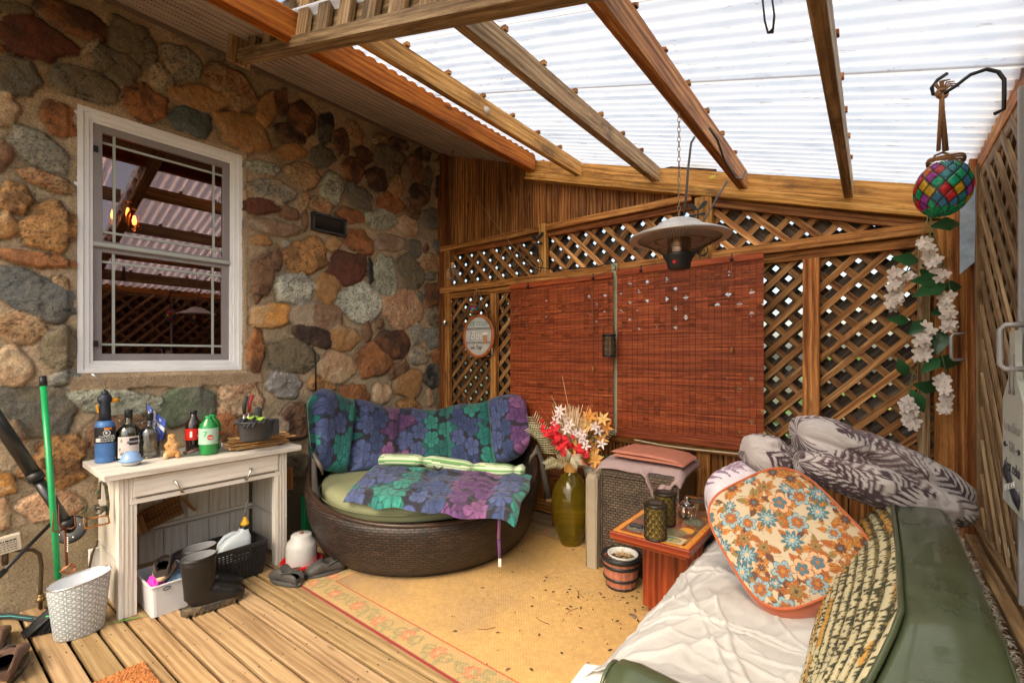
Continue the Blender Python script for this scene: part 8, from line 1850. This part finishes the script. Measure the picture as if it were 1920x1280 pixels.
for s_ in (-.025, .025):
    mb.tube([(XR-.038, yC+s_, zS+.12), (XR-.038, yC+s_, zS+.02)], .0014, 4); mb.lathe([(.011, -.002), (.001, -.003)], (XR-.037, yC+s_, zS+.01), 12, Matrix.Rotation(math.pi/2, 3, 'Y'))
mb.build('painted_glasses', GRT, t)
# ================================================================== orchid garland
t = thing('orchid_garland', 'white silk orchid garland with green leaves draped down the back right corner', 'garland', P(1745, 420, y=3.0)); rs = random.Random(19)
mb = MB(); strands = [[(1742, 400), (1730, 440), (1712, 480), (1695, 520), (1680, 560)], [(1742, 400), (1755, 450), (1775, 510), (1782, 545), (1778, 600)], [(1745, 415), (1742, 520), (1738, 590), (1730, 640), (1722, 680)], [(1738, 600), (1760, 640), (1772, 690), (1776, 740), (1780, 775)], [(1740, 650), (1712, 700), (1702, 740), (1702, 800)]]
for s_ in strands: mb.tube([P(x, y, y=3.04-.02*(i % 2)) for i, (x, y) in enumerate(s_)], .0028, 5)
mb.build('vine', mat('green_vine', (.12, .16, .06), rough=.7), t)
def orch(px, py, R, mb):
    c = P(px, py, y=3.0+rs.uniform(-.03, .03)); view = (Vector((0, 0, CH))-c).normalized(); ax_ = (view+Vector((rs.uniform(-.5, .5), rs.uniform(-.3, .3), rs.uniform(-.2, .5)))).normalized(); _, s1_, u2 = basis(ax_)
    for k, (a, L, W) in enumerate(((1.57, 1, .75), (.25, 1.0, 1.0), (2.9, 1.0, 1.0), (4.0, .95, .65), (5.4, .95, .65))):
        g = rs.uniform(.88, 1.05); mb.leaf(c, ax_*.25+s1_*math.cos(a)+u2*math.sin(a), ax_, R*L, R*W, .25, 3, (.70*g, .62*g, .56*g), fold=.15, peak=.55, tip=.3)
    mb.leaf(c+ax_*.004, ax_*1.0-u2*.6, u2, R*.4, R*.3, .4, 2, (.6, .35, .3))
clus = [((1735, 450), (1752, 500), 9), ((1752, 490), (1766, 520), 7), ((1680, 525), (1676, 575), 9), ((1682, 510), (1674, 545), 5), ((1775, 555), (1782, 620), 10), ((1732, 620), (1728, 675), 11), ((1742, 610), (1724, 640), 4), ((1768, 705), (1776, 770), 10), ((1698, 750), (1710, 800), 11), ((1700, 515), (1702, 520), 2)]
for (a, b, n) in clus:
    mb = MB()
    n = int(n*1.7)
    for k in range(n): f_ = k/max(n-1, 1); orch(a[0]+(b[0]-a[0])*f_+rs.uniform(-9, 9), a[1]+(b[1]-a[1])*f_+rs.uniform(-4, 4), .027*rs.uniform(.8, 1.1), mb)
    mb.build('orchid_spray', VC, t)
LG = mat('glossy_green_leaf', attr=True, rough=.35, var=.2, coat=.1)
for (x, y, dx, dz, L) in ((1745, 425, .7, .1, .12), (1752, 410, -.4, .8, .09), (1722, 490, -.8, .1, .11), (1725, 505, .6, -.6, .13), (1728, 498, .9, .1, .1), (1760, 540, .9, .1, .1), (1775, 530, -1, -.3, .14), (1765, 525, -.9, .0, .12), (1745, 590, .6, .3, .10), (1705, 602, -.9, .1, .09), (1738, 600, -.7, -.4, .10), (1755, 665, .1, 1, .12), (1745, 675, .8, -.1, .12), (1762, 672, -.6, -.3, .1), (1700, 705, -.4, .5, .09), (1712, 720, .8, -.2, .11), (1708, 730, .3, -.8, .11)):
    mb = MB(); g = rs.uniform(.7, 1.3); c = P(x, y, y=3.02); mb.leaf(c, RT*dx+Vector((0, 0, dz))-FW*.2, (-c.x, -c.y, .2), L*1.15, L*.62, .3, 6, (.025*g, .10*g, .035*g), fold=.25, peak=.5); mb.build('leaf', LG, t)
# yellow sprout on the header
mb = MB(); c = P(1335, 335, y=3.2)
for k in range(7): a = rs.uniform(0, 6.28); mb.leaf(c+Vector((rs.uniform(-.015, .015), 0, 0)), (math.cos(a), -.2, .5+rs.random()), (0, -1, 0), .025, .014, .2, 2, (.5, .42, .05))
tag(mb.build('sprout', VC), 'tiny yellow-green sprout growing on the roof header', 'plant')
